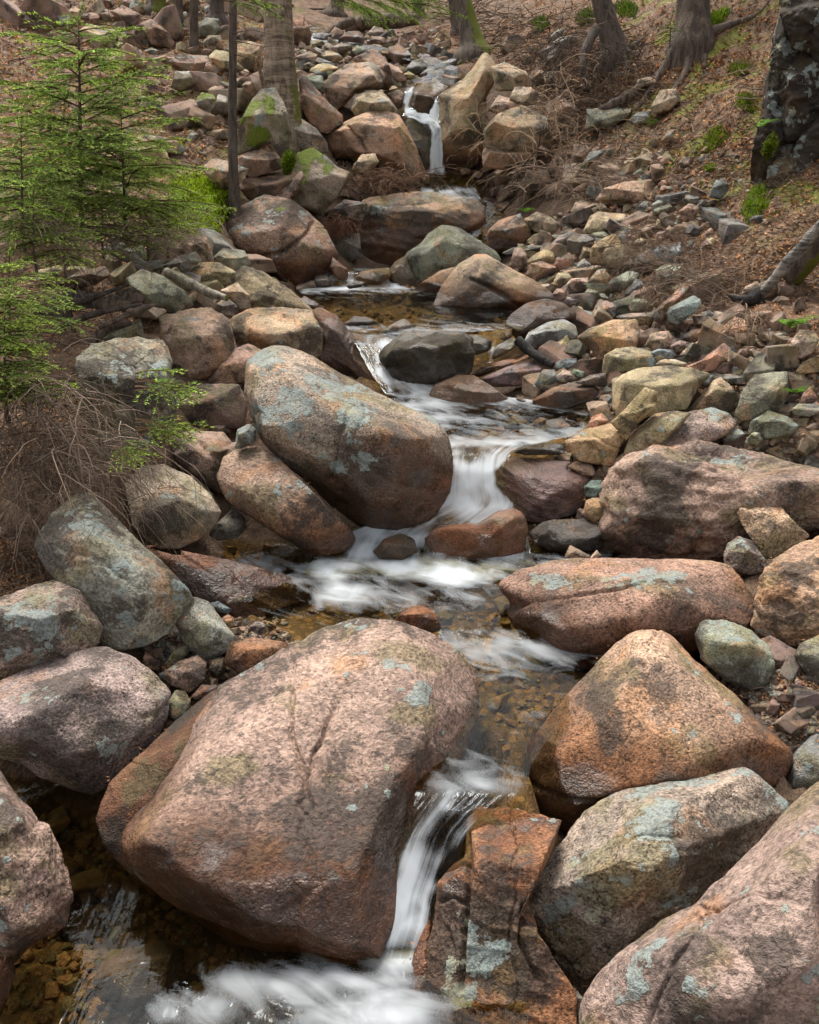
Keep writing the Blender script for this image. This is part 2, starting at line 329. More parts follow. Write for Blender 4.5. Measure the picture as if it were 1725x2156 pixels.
W_THIN = pair([((903, 262, 10.16), (927, 264, 10.14), .95), ((904, 240, 10.24), (927, 240, 10.24), .9), ((911, 218, 10.32), (926, 216, 10.32), .85), ((917, 203, 10.4), (929, 203, 10.4), .8), ((924, 190, 10.62), (938, 190, 10.62), .3)])
W_TRICK = pair([((1020, 762, 5.75), (1042, 765, 5.75), .9), ((1026, 745, 5.85), (1047, 747, 5.85), .8), ((1032, 728, 5.95), (1058, 728, 5.95), .6), ((1040, 712, 6.05), (1065, 714, 6.05), .5), ((1040, 695, 6.15), (1075, 695, 6.15), .3)])
W_DAM = pair([((700, 699, 6.02), (1065, 699, 6.02), .45), ((700, 690, 6.15), (1065, 690, 6.15), .35), ((680, 680, 6.3), (1090, 680, 6.3), .1)])
RIB = {'chute': W_CHUTE, 'casc': W_CASC, 'chan': W_CHAN, 'top': W_TOP}
# plan quads used to keep the bed below the water
def ribbon(S, nu, nv, name):
    L = np.array([s[0] for s in S]); Rr = np.array([s[1] for s in S]); fo = np.array([s[2] for s in S])
    C = (L + Rr) / 2; t = np.r_[0, np.cumsum(np.linalg.norm(np.diff(C, axis=0), axis=1))]
    tt = np.linspace(0, t[-1], nv)
    # Catmull-Rom style smoothing through monotone resampling
    def res(A):
        out = np.stack([np.interp(tt, t, A[:, k]) for k in range(3)], 1)
        ker = np.array([1, 2, 3, 2, 1.]); ker /= ker.sum()
        pad = np.pad(out, ((2, 2), (0, 0)), 'edge'); return np.stack([np.convolve(pad[:, k], ker, 'valid') for k in range(3)], 1)
    Lt, Rt = res(L), res(Rr); ft = np.interp(tt, t, fo)
    u = np.linspace(0, 1, nu)
    V = Lt[:, None] * (1 - u)[None, :, None] + Rt[:, None] * u[None, :, None]
    return V, ft, tt, u
GRIDS = {k: ribbon(S, 9, 160, k) for k, S in RIB.items()}

def height_grid():
    xs = np.r_[np.linspace(-30, -6.2, 24), np.arange(-6, 6.01, .05), np.linspace(6.2, 30, 24)]
    ys = np.r_[np.linspace(-8, .2, 14), np.arange(.4, 9, .05), np.arange(9, 18, .08), np.linspace(18.2, 45, 40)]
    X, Y = np.meshgrid(xs, ys, indexing='ij'); Q = np.c_[X.ravel(), Y.ravel()]
    Z = tps(Q)
    n = np.c_[Q, np.zeros(len(Q))]
    Z += fbm(n * 1.7, 4) * .10 + fbm(n * 7 + 3, 3) * .035 + fbm(n * .35, 2) * .25 * sstep(7, 14, np.hypot(Q[:, 0], Q[:, 1] - 6))
    # carve the bed under every stretch of water
    wet = np.full(len(Q), -1.0)
    near = (np.abs(Q[:, 0]) < 3.2) & (Q[:, 1] > 0) & (Q[:, 1] < 17)
    idx = np.where(near)[0]
    for k, (V, ft, tt, u) in GRIDS.items():
        Cc = V.mean(1)
        order = np.argsort(Cc[:, 1]); cy = Cc[order, 1]
        lx = np.interp(Q[idx, 1], cy, V[order, 0, 0]); rx = np.interp(Q[idx, 1], cy, V[order, -1, 0]); wz = np.interp(Q[idx, 1], cy, Cc[order, 2])
        ins = (Q[idx, 1] > cy[0]) & (Q[idx, 1] < cy[-1]); x = Q[idx, 0]
        e = np.minimum(x - lx, rx - x)
        dep = np.where(k == 'top', .05, np.where(wz > 1.3, .06, .10)) * sstep(-.02, .16, e) + .02
        m = ins & (e > -.02)
        Z[idx[m]] = np.minimum(Z[idx[m]], wz[m] - dep[m] + fbm(n[idx[m]] * 9, 2) * .02)
        wet[idx[m]] = np.maximum(wet[idx[m]], sstep(-.02, .05, e[m]))
        m2 = ins & (e > -.35) & (e <= -.02); wet[idx[m2]] = np.maximum(wet[idx[m2]], -e[m2] * -1.0)
    pool = (Q[:, 0] > -1.5) & (Q[:, 0] < .3) & (Q[:, 1] > .2) & (Q[:, 1] < 2.75)
    pd = np.minimum(np.minimum(Q[:, 0] + 1.5, .3 - Q[:, 0]), np.minimum(Q[:, 1] - .2, 2.75 - Q[:, 1]))
    Z[pool] = np.minimum(Z[pool], -.03 - .22 * sstep(0, .35, pd[pool]) + fbm(n[pool] * 5, 2) * .04); wet[pool] = 1
    return xs, ys, Z.reshape(X.shape), wet.reshape(X.shape)
XS, YS, HZ, WET = height_grid()
def bil(A, x, y):
    x = np.atleast_1d(x); y = np.atleast_1d(y)
    i = np.clip(np.searchsorted(XS, x) - 1, 0, len(XS) - 2); j = np.clip(np.searchsorted(YS, y) - 1, 0, len(YS) - 2)
    fx = np.clip((x - XS[i]) / (XS[i + 1] - XS[i]), 0, 1); fy = np.clip((y - YS[j]) / (YS[j + 1] - YS[j]), 0, 1)
    return A[i, j] * (1 - fx) * (1 - fy) + A[i + 1, j] * fx * (1 - fy) + A[i, j + 1] * (1 - fx) * fy + A[i + 1, j + 1] * fx * fy
def water_level(x, y, pad):
    if -1.5 < x < .05 and y < 2.3: return 0.0
    for k, (V, ft, tt, u) in GRIDS.items():
        Cc = V.mean(1); o = np.argsort(Cc[:, 1]); cy = Cc[o, 1]
        if cy[0] < y < cy[-1] and np.interp(y, cy, V[o, 0, 0]) - pad < x < np.interp(y, cy, V[o, -1, 0]) + pad: return float(np.interp(y, cy, Cc[o, 2]))
    return None
def H(x, y): return bil(HZ, x, y)
_tt = np.geomspace(1.0, 40, 1400)
def hit(px, py):
    d = ray(px, py); Pq = CAM + d * _tt[:, None]
    b = Pq[:, 2] < H(Pq[:, 0], Pq[:, 1])
    k = int(np.argmax(b)) if b.any() else len(_tt) - 1
    return Pq[k]

def ground_mat():
    s = NT('forest_floor'); tc = s.n('ShaderNodeTexCoord'); v = tc.outputs['Object']
    big = s.noise(v, 1.1, 5, .6, .4); mid = s.noise(v, 9, 5, .7); fin = s.noise(v, 70, 3, .7); ndl = s.noise(s.vmul(v, (60, 14, 30)), 1.0, 3, .6, 1.5)
    col = s.mix(s.step(mid, .35, .68), (.085, .058, .04), (.26, .165, .105)); col = s.mix(s.math('MULTIPLY', s.step(ndl, .45, .7), .6), col, (.30, .18, .11))
    col = s.mix(s.math('MULTIPLY', s.step(fin, .45, .75), .5), col, (.04, .026, .02))
    mo = s.math('MULTIPLY', s.step(s.noise(v, 2.3, 5, .68), .50, .60), s.attr('mossy'))
    col = s.mix(s.math('MULTIPLY', mo, .9), col, s.mix(fin, (.08, .10, .015), (.24, .25, .045)))
    bed = s.mix(s.step(mid, .35, .65), (.11, .068, .028), (.27, .155, .06)); bed = s.mix(s.math('MULTIPLY', s.step(s.vor(v, 26, 'F1', 'Distance'), .3, .5), .6), bed, (.035, .026, .016))
    col = s.mix(s.math('MULTIPLY', s.attr('gap_shade'), .6), col, s.mix(mid, (.022, .016, .012), (.06, .04, .028)))  # deeper shade between the rocks, painted into the soil colour
    col = s.mix(s.attr('wet'), col, bed)
    h = s.math('ADD', mid, s.math('ADD', s.math('MULTIPLY', fin, .5), s.math('MULTIPLY', ndl, .5)))
    return s.done(s.bsdf(col, .9, s.bump(h, .03, .9), spec=.2))
def build_ground():
    nx, ny = HZ.shape; X, Y = np.meshgrid(XS, YS, indexing='ij')
    V = np.c_[X.ravel(), Y.ravel(), HZ.ravel()]
    i, j = np.meshgrid(np.arange(nx - 1), np.arange(ny - 1), indexing='ij'); a = (i * ny + j).ravel()
    Fc = np.c_[a, a + ny, a + ny + 1, a + 1]
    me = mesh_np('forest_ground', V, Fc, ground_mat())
    pp = proj(V)
    mo = sstep(1250, 1400, pp[:, 0]) * sstep(560, 400, pp[:, 1]) * (V[:, 1] > 5) + .5 * (pp[:, 0] < 640) * (pp[:, 1] < 330)
    mo += 1.2 * np.exp(-((pp[:, 0] - 360) / 130) ** 2 - ((pp[:, 1] - 430) / 90) ** 2)
    point_attr(me, 'mossy', np.clip(mo, 0, 1)); xc = np.interp(V[:, 1], [1, 2.2, 3, 4, 5, 6, 8, 10, 14], [-.4, .1, .2, .1, .1, .05, .1, .3, -.6]); point_attr(me, 'gap_shade', sstep(2.1, .7, np.abs(V[:, 0] - xc)) * (V[:, 1] < 12))  # last mask: stream corridor where the painted gap shade applies
    point_attr(me, 'wet', np.clip(WET.ravel(), 0, 1))
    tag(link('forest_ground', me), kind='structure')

# ------------------------------------------------------------------ water surfaces
def water_mat(name):
    s = NT(name); tc = s.n('ShaderNodeTexCoord'); uv = tc.outputs['UV']; ob = tc.outputs['Object']
    fo = s.attr('foam'); turb = s.attr('turb')
    st1 = s.noise(s.vmul(uv, (19, 1.5, 1)), 1.0, 4, .6, .8); st2 = s.noise(s.vmul(uv, (75, 2.6, 1)), 1.0, 3, .65, .6); cl = s.noise(ob, 7, 3, .55, .6)
    cl2 = s.noise(ob, 22, 3, .6, 1.2)
    # long soft filaments where it runs, soft cloud where it boils
    rotv = s.n('ShaderNodeVectorRotate', rotation_type='Z_AXIS'); s.put(rotv.inputs['Vector'], ob); rotv.inputs['Angle'].default_value = .6
    sw = s.noise(s.vmul(rotv.outputs[0], (5.0, 10, 5)), 1.0, 3, .5, 1.2)
    still = s.attr('still'); run = s.math('SUBTRACT', 1.0, still)
    st1 = s.math('ADD', s.math('MULTIPLY', st1, run), s.math('MULTIPLY', sw, still)); st2 = s.math('ADD', s.math('MULTIPLY', st2, run), s.math('MULTIPLY', sw, still))
    tex = s.math('ADD', s.math('MULTIPLY', st1, .40), s.math('ADD', s.math('MULTIPLY', st2, .38), s.math('ADD', s.math('MULTIPLY', cl, .30), s.math('MULTIPLY', cl2, .12))))
    strand = s.noise(s.vmul(uv, (9, .9, 1)), 1.0, 2, .5, .5)
    lo = s.math('SUBTRACT', .92, s.math('MULTIPLY', fo, .86)); f = s.step(s.math('ADD', tex, s.math('MULTIPLY', s.math('SUBTRACT', strand, .5), 1.0)), lo, s.math('ADD', lo, .68))
    f = s.math('MULTIPLY', f, s.math('MINIMUM', 1.0, s.math('MULTIPLY', fo, 1.9)))
    fs = s.math('SUBTRACT', s.math('MULTIPLY', fo, 1.2), s.math('MULTIPLY', s.math('SUBTRACT', 1.0, s.step(sw, .24, .74)), .46), True)
    f = s.math('ADD', s.math('MULTIPLY', f, run), s.math('MULTIPLY', fs, still)); f = s.math('MULTIPLY', f, s.math('ADD', .84, s.math('MULTIPLY', s.step(fo, 1.0, 1.2), .14)))
    rip = s.math('ADD', s.noise(s.vmul(ob, (1, .8, 1)), 9, 3, .5, .6), s.math('MULTIPLY', s.noise(s.vmul(uv, (30, 5, 1)), 1.0, 2, .5, .6), .6))
    nrm = s.bump(rip, .035, s.math('ADD', .14, s.math('MULTIPLY', turb, .5))); 
    nd = nrm.node; s.put(nd.inputs['Strength'], s.math('ADD', .10, s.math('MULTIPLY', turb, .2)))
    tr = s.n('ShaderNodeBsdfTransparent'); tr.inputs[0].default_value = (.85, .79, .56, 1)
    gl = s.n('ShaderNodeBsdfGlossy'); gl.inputs['Roughness'].default_value = .06; gl.inputs['Color'].default_value = (.62, .66, .68, 1); s.put(gl.inputs['Normal'], nrm)
    fr = s.n('ShaderNodeFresnel'); fr.inputs['IOR'].default_value = 1.33; s.put(fr.inputs['Normal'], nrm)
    m1 = s.n('ShaderNodeMixShader'); s.put(m1.inputs[0], s.math('MULTIPLY', fr.outputs[0], s.math('SUBTRACT', 1.0, s.math('MULTIPLY', fo, .75)))); s.put(m1.inputs[1], tr.outputs[0]); s.put(m1.inputs[2], gl.outputs[0])
    df = s.n('ShaderNodeBsdfDiffuse'); df.inputs['Color'].default_value = (.76, .81, .85, 1)
    tl = s.n('ShaderNodeBsdfTranslucent'); tl.inputs['Color'].default_value = (.76, .81, .85, 1)
    m2 = s.n('ShaderNodeMixShader'); m2.inputs[0].default_value = .35; s.put(m2.inputs[1], df.outputs[0]); s.put(m2.inputs[2], tl.outputs[0])
    m3 = s.n('ShaderNodeMixShader'); s.put(m3.inputs[0], f); s.put(m3.inputs[1], m1.outputs[0]); s.put(m3.inputs[2], m2.outputs[0])
    return s.done(m3.outputs[0])
WM = water_mat('stream_water')
# places where the water boils: (x, y, rx, ry, whiteness) measured on the photograph, stored on the surface points
BOIL = [(825, 2025, 90, 30, 1.35), (770, 2060, 130, 40, .9), (650, 2080, 150, 50, .75), (790, 2125, 140, 55, 1.0), (520, 2065, 110, 45, .62), (430, 2120, 110, 50, .45), (710, 1195, 60, 34, 1.15), (725, 1245, 65, 40, .85), (840, 1190, 100, 26, .95), (950, 1205, 110, 32, 1.1), (900, 1255, 120, 32, .65), (1060, 1185, 70, 16, .5),
        (1010, 1370, 70, 22, .55), (1060, 1350, 50, 35, .5), (870, 825, 70, 20, 1), (890, 850, 70, 18, .85), (920, 880, 70, 22, .5), (1000, 880, 60, 16, .35), (720, 603, 95, 11, .95), (820, 604, 55, 9, .8), (920, 366, 26, 7, 1), (960, 935, 90, 22, .8), (1075, 935, 45, 16, .75), (930, 900, 45, 22, .5), (970, 700, 90, 8, .45), (1000, 1650, 90, 40, .45)]
def foam_of(V, base, turb0=.25):
    pp = proj(V); f = base.copy()
    for (x, y, rx, ry, a) in BOIL: f = np.maximum(f, a * np.exp(-((pp[:, 0] - x) / rx) ** 2 - ((pp[:, 1] - y) / ry) ** 2))
    return np.clip(f, 0, 1.3)
def water_obj(name, V, base, tt, u, label, wob=.0, still=False):
    nv, nu = V.shape[:2]; Vf = V.reshape(-1, 3).copy()
    ed = np.minimum(u, 1 - u)[None] * np.linalg.norm(V[:, -1] - V[:, 0], axis=1)[:, None]
    en = fbm(Vf * 9, 2).reshape(ed.shape) * .05
    fb = np.repeat(base, nu) * (1 if still else sstep(.0, min(.05, .3 * np.median(np.linalg.norm(V[:, -1] - V[:, 0], axis=1))), ed + en).ravel() ** .8)
    fo = foam_of(Vf, fb); fo = fo * 1.35 if 'fall' in name else fo; fo = np.clip(fo * np.clip(1.0 + 1.1 * fbm(Vf * 5.5 + 3, 3), .5, 1.2), 0, 1.2)
    q = Vf.copy(); Vf[:, 2] += (fbm(q * 6, 3) * .010 + fbm(q * 16, 2) * .002) * (.2 + fo) * (.5 if still else 1) + wob * np.repeat(0 * base, nu)
    i, j = np.meshgrid(np.arange(nv - 1), np.arange(nu - 1), indexing='ij'); a = (i * nu + j).ravel()
    Fc = np.c_[a, a + 1, a + nu + 1, a + nu]
    me = mesh_np(name, Vf, Fc, WM)
    point_attr(me, 'foam', fo); sl_ = np.abs(np.gradient(V.mean(1)[:, 2])) / (np.linalg.norm(np.gradient(V.mean(1), axis=0), axis=1) + 1e-6); sl_ = np.convolve(np.pad(sl_, 3, 'edge'), np.ones(7) / 7, 'valid'); point_attr(me, 'still', np.full(len(fo), 1.0) if still else np.repeat(sstep(.22, .07, sl_), nu)); point_attr(me, 'turb', np.clip(fo * 1.2, 0.12, 1))
    uvl = me.uv_layers.new(name='UVMap'); wid = np.linalg.norm(V[:, -1] - V[:, 0], axis=1)
    uu = (np.tile(u, (nv, 1)) - .5) * np.sqrt(wid / max(.2, wid.mean()))[:, None] * max(.3, wid.mean()); vv = np.tile(tt[:, None], (1, nu))
    uvs = np.stack([uu.ravel(), vv.ravel()], 1)[Fc.ravel()]
    uvl.data.foreach_set('uv', uvs.astype(np.float32).ravel())
    o = link(name, me); tag(o, label, 'water', kind='structure'); return o
for nm, S, nu, nv, lb in [('stream_channel', W_CHUTE, 60, 260, 'clear brown channel and white chute beside the huge pink boulder'),
                          ('stream_cascade', W_CASC, 60, 320, 'white cascade and pools stepping down the middle of the bed'),
                          ('upper_channel', W_CHAN, 24, 80, 'small rapids below the far waterfall'), ('headwater', W_TOP, 20, 100, 'shallow stream above the far waterfall'),
                          ('waterfall', W_FALL, 20, 90, 'narrow white waterfall between two far boulders'), ('thin_waterfall', W_THIN, 10, 40, 'thin white strand right of the far waterfall'),
                          ('side_trickle', W_TRICK, 10, 40, 'small white trickle right of the black wet rock')]:
    V, ft, tt, u = ribbon(S, nu, nv, nm)
    if nm in ('waterfall', 'thin_waterfall', 'side_trickle'):    # rounded cross-section so that the jet has body
        nrm = np.array([0, -1, .2]); V = V + (np.sin(u * math.pi) * (.012 if nm == 'waterfall' else .01))[None, :, None] * nrm
    water_obj(nm, V, ft, tt, u, lb)
xs = np.linspace(-1.5, .3, 160); ys = np.linspace(.35, 2.75, 160); X, Y = np.meshgrid(xs, ys, indexing='xy')
V = np.stack([X, Y, np.zeros_like(X)], 2)
water_obj('lower_pool', V, np.zeros(160), ys, (xs - xs[0]) / (xs[-1] - xs[0]), 'dark clear pool at the foot of the chute', still=True)
# ------------------------------------------------------------------ rocks
KEY = []           # (outline px, short phrase, centre px) of every traced rock
def poly_area_c(p):
    x, y = p[:, 0], p[:, 1]; x1, y1 = np.roll(x, -1), np.roll(y, -1); c = x * y1 - x1 * y; A = c.sum() / 2
    return abs(A), np.array([((x + x1) * c).sum(), ((y + y1) * c).sum()]) / (6 * A)
def ray_radius(poly, th):
    d = np.stack([np.cos(th), np.sin(th)], 1); out = np.zeros(len(th))
    for a, b in zip(poly, np.roll(poly, -1, 0)):
        e = b - a; den = d[:, 0] * e[1] - d[:, 1] * e[0]; den = np.where(np.abs(den) < 1e-12, 1e-12, den)
        t = (a[0] * e[1] - a[1] * e[0]) / den; s = (a[0] * d[:, 1] - a[1] * d[:, 0]) / den
        ok = (s >= -1e-6) & (s <= 1 + 1e-6) & (t > 0); out = np.where(ok, np.maximum(out, t), out)
    m = out <= 0
    if m.any(): out[m] = out[~m].mean()
    return out
def insides(poly, Q):
    c = np.zeros(len(Q), bool); x, y = Q[:, 0], Q[:, 1]
    for (x1, y1), (x2, y2) in zip(poly, np.roll(poly, -1, 0)):
        if y1 == y2: continue
        c ^= ((y1 > y) != (y2 > y)) & (x < (x2 - x1) * (y - y1) / (y2 - y1) + x1)
    return c
def inside(poly, x, y):
    c = False
    for (x1, y1), (x2, y2) in zip(poly, np.roll(poly, -1, 0)):
        if (y1 > y) != (y2 > y) and x < (x2 - x1) * (y - y1) / (y2 - y1) + x1: c = not c
    return c
def hull_planes(pts, same=.975):
    bm = bmesh.new()
    for p in pts: bm.verts.new(p)
    bmesh.ops.convex_hull(bm, input=bm.verts[:]); bm.normal_update()
    N, Hh, Ar = [], [], []
    cen = np.mean(pts, 0)
    for f in bm.faces:
        n = np.array(f.normal); c = np.array(f.calc_center_median())
        if n @ (c - cen) < 0: n = -n
        N.append(n); Hh.append(n @ (c - cen)); Ar.append(f.calc_area())
    bm.free(); N, Hh, Ar = np.array(N), np.array(Hh), np.array(Ar)
    keepN, keepH = [], []
    for k in np.argsort(-Ar):                          # merge nearly coplanar facets
        if any(N[k] @ n > same for n in keepN): continue
        keepN.append(N[k]); keepH.append(max(Hh[k], 1e-3))
    return np.array(keepN), np.array(keepH), cen
def rock_shape(outline, Y=None, W=1.0, p=14, rid=None, tilt=.5, seed=0, rough=1.0, crag=0.0, cracks=(), sink=0.0, lvl=None, dY=0.0, chips=None, grow=1.04, tb=None):
    ang = p >= 18; p = p * 3.0 if p < 18 else p * 4.5
    rs = np.random.RandomState(seed); po = outline.copy()
    A, c2 = poly_area_c(po); po = c2 + (po - c2) * grow; h = np.ptp(po[:, 1]); yb = po[:, 1].max()
    if sink: po[:, 1] = np.where(po[:, 1] > c2[1], c2[1] + (po[:, 1] - c2[1]) * (1 + sink), po[:, 1])
    dirc = ray(*c2); sa = -dirc[2] / np.hypot(dirc[0], dirc[1]); tb = tilt * 2 * (.72 - .6 * max(sa, -.1)) * .62 if tb is None else tb; tt_ = tilt * 1.7
    if Y is None:
        q = hit(c2[0], yb - .08 * h); Wm = .5 * math.sqrt(A) * np.linalg.norm(q - CAM) / FPX * W
        Y = q[1] + tb * Wm * .8 + dY
    else: Y = Y - max(0, tilt - tb) * .5 * math.sqrt(A) * (Y / dirc[1]) / FPX * W * .8
    C = CAM + dirc * (Y / dirc[1]); n = -dirc / np.linalg.norm(dirc)
    u = np.cross(n, [0, 0, 1.0]); u /= np.linalg.norm(u); u = -u if u[0] < 0 else u
    v = np.cross(n, u); v = v if v[2] > 0 else -v
    def inplane(px):
        D = np.array([ray(a, b) for a, b in px]); t = ((C - CAM) @ n) / (D @ n); return CAM + D * t[:, None]
    Q = inplane(po) - C; o2 = np.stack([Q @ u, Q @ v], 1); sz = math.sqrt(A) * np.linalg.norm(C - CAM) / FPX
    Wm = .5 * sz * W; vmax, vmin = o2[:, 1].max(), o2[:, 1].min()
    vv = lambda y: 2 * (y - vmin) / (vmax - vmin) - 1
    lean = lambda y: -tt_ * Wm * max(vv(y), 0) + tb * Wm * max(-vv(y), 0)
    pts = [np.r_[a, lean(a[1])] for a in o2]
    if rid is None and ang:                             # block: one top face, two upright front faces meeting at an edge
        xl, xr = o2[:, 0].min(), o2[:, 0].max(); yr = vmin + (vmax - vmin) * rs.uniform(.5, .72); sl = rs.uniform(-.16, .16); xm = rs.uniform(-.35, .35)
        for fx, w0 in ((xl * .86, rs.uniform(.35, .6)), (xm * (xr - xl) * .5, rs.uniform(.75, .95)), (xr * .86, rs.uniform(.35, .6))):
            y0 = yr + sl * fx; lim = [q[1] for q in o2 if abs(q[0] - fx) < .25 * (xr - xl)] or [vmin, vmax]; y0 = min(max(y0, min(lim) * .8), max(lim) * .85); y1 = min(lim) * .82
            pts.append(np.array([fx, y0, w0 * Wm])); pts.append(np.array([fx * .92, y1, (w0 - .05) * Wm - max(0, (y0 - y1) * sa * .75)]))
    elif rid is None:
        for i in range(6):
            f = (i + .5) / 6; x0 = o2[:, 0].min() + f * np.ptp(o2[:, 0]); x0 *= .72
            y0 = vmin + (vmax - vmin) * (.52 + rs.uniform(-.16, .2)); pts.append(np.array([x0, y0 * .8, Wm * rs.uniform(.55, .9)]))
        for i in range(3): pts.append(np.array([rs.uniform(-.3, .3) * np.ptp(o2[:, 0]), vmin * .55 + rs.uniform(-.1, .1) * vmax, Wm * rs.uniform(.6, .85)]))
    else:
        for (x, y, w) in rid:
            q = inplane(np.array([[x, y]]))[0] - C; pts.append(np.array([q @ u, q @ v, w * Wm]))
    m = len(o2)
    for i in range(0, m, max(1, m // 7)): pts.append(np.r_[o2[i] * rs.uniform(.6, .85), -Wm * rs.uniform(.75, 1.05) + lean(o2[i, 1]) * .6])
    N, Hh, cen = hull_planes([list(q) for q in pts], .93 if ang else .91 if p > 38 else .95)
    if lvl is None:
        rp = math.sqrt(A); lvl = 7 if rp > 330 else 6 if rp > 130 else 5 if rp > 42 else 4
    d, Fc = ico(lvl)
    dn = np.maximum(d @ N.T, 0) / Hh[None]; mx = dn.max(1); r = 1 / (mx * np.power(((dn / mx[:, None]) ** p).sum(1), 1 / p))
    L = cen + d * r[:, None]
    Pw = C + L[:, :1] * u + L[:, 1:2] * v + L[:, 2:] * n
    # broken corners: flat chips cut by random planes
    nr = d[:, :1] * u + d[:, 1:2] * v + d[:, 2:] * n; so = rs.uniform(0, 50, 3); q = Pw / sz
    cen3 = Pw.mean(0)
    for _ in range(chips if chips is not None else (0 if p < 32 else 3 if not ang else 4)):
        nd = rs.normal(size=3); nd += n * .5 + np.array([0, 0, .4]); nd /= np.linalg.norm(nd)
        s_ = (Pw - cen3) @ nd; lim = np.quantile(s_, rs.uniform(.92, .98)) + fbm(q * 4 + so, 2) * .015 * sz
        over = np.maximum(s_ - lim, 0); Pw = Pw - nd * (over * .93)[:, None]
    # fit the silhouette of the solid to the traced outline (in its own plane)
    t = ((C - CAM) @ n) / ((Pw - CAM) @ n); Qp = CAM + (Pw - CAM) * t[:, None] - C
    qu, qv = Qp @ u, Qp @ v; th = np.arctan2(qv, qu); rr = np.hypot(qu, qv)
    nb = {7: 200, 6: 160, 5: 110, 4: 64}.get(lvl, 24); bi = ((th + math.pi) / (2 * math.pi) * nb).astype(int) % nb
    sil = np.zeros(nb); np.maximum.at(sil, bi, rr)
    for _ in range(3): sil = np.where(sil <= 0, (np.roll(sil, 1) + np.roll(sil, -1)) / 2, sil)
    tb = (np.arange(nb) + .5) / nb * 2 * math.pi - math.pi; tar = ray_radius(o2, tb)
    sm = 1 if not ang else 0
    for _ in range(sm): tar = (np.roll(tar, 1) + 2 * tar + np.roll(tar, -1)) / 4; sil = (np.roll(sil, 1) + 2 * sil + np.roll(sil, -1)) / 4
    ra = np.clip(tar / np.maximum(sil, 1e-4), .4, 2.2); x = (th + math.pi) / (2 * math.pi) * nb - .5
    i0 = np.floor(x).astype(int); fr = x - i0; rat = ra[i0 % nb] * (1 - fr) + ra[(i0 + 1) % nb] * fr; sv = sil[bi]
    rat = 1 + (rat - 1) * sstep(0, .75, rr / np.maximum(sv, 1e-4))
    Pw = CAM + (C + (qu * rat)[:, None] * u + (qv * rat)[:, None] * v - CAM) / t[:, None]
    q = Pw / sz
    # relief
    q = Pw / sz
    disp = fbm(q * 2.2 + so, 3) * (.012 if ang else .015) + fbm(q * 7 + so, 3) * .012 * rough
    if lvl >= 4: disp = disp + fbm(q * 19 + so, 3) * .0055 * rough
    if ang:                                          # bedding steps on angular blocks
        bq = q @ (np.array([.25, .2, .95]) + rs.normal(size=3) * .25) * 9 + fbm(q * 1.8 + so, 2) * 1.6
        disp = disp + (np.abs((bq % 1) - .5) ** 3 * 8 - .25) * .010
    if crag:
        disp = disp + crag * (fbm(q * np.array([2.6, 2.6, 5]) + so, 4, .55, True) - .25) * .06
        wq = q * np.array([3.2, 3.2, 6.5]) + fbm(q * 2 + so, 2)[:, None] * .5; st = np.floor(pn(wq + so) * 5) / 5
        disp = disp + crag * st * .05
    Pw = Pw + nr * (disp * sz)[:, None]
    pp = proj(Pw); front = (nr @ n) > -.1
    for _ in range(3 if lvl >= 7 else 2 if lvl == 6 else 1 if lvl == 5 else 0):     # natural joints: thin planar grooves
        nd = rs.normal(size=3); nd /= np.linalg.norm(nd); dj = (Pw - Pw.mean(0)) @ nd / sz - rs.uniform(-.28, .28) + fbm(q * 3 + so + 5, 3) * .09
        Pw = Pw - nr * (np.exp(-(dj / (.008 if lvl >= 6 else .014)) ** 2) * .022 * sz * sstep(-.15, .15, fbm(q * 1.6 + so + 9, 2)))[:, None]
    for (cpts, wpx, dep) in cracks:
        dm = np.full(len(pp), 1e9)
        wob = fbm(np.c_[pp / 22, np.zeros(len(pp))], 3) * 9
        for a, b in zip(cpts[:-1], cpts[1:]):
            e = b - a; s = np.clip(((pp - a) @ e) / (e @ e), 0, 1); dm = np.minimum(dm, np.linalg.norm(pp - a - s[:, None] * e, axis=1) )
        dm = np.abs(dm + wob * .35)
        Pw = Pw - nr * (np.exp(-(dm / wpx) ** 2) * dep * front)[:, None]
    return Pw, Fc, C, sz
def up_normals(V, Fc):
    n = np.cross(V[Fc[:, 1]] - V[Fc[:, 0]], V[Fc[:, 2]] - V[Fc[:, 0]]); o = np.zeros_like(V)
    for k in range(3): np.add.at(o, Fc[:, k], n)
    o /= np.linalg.norm(o, axis=1)[:, None] + 1e-12; return o
FOOT = []; TOPS = []
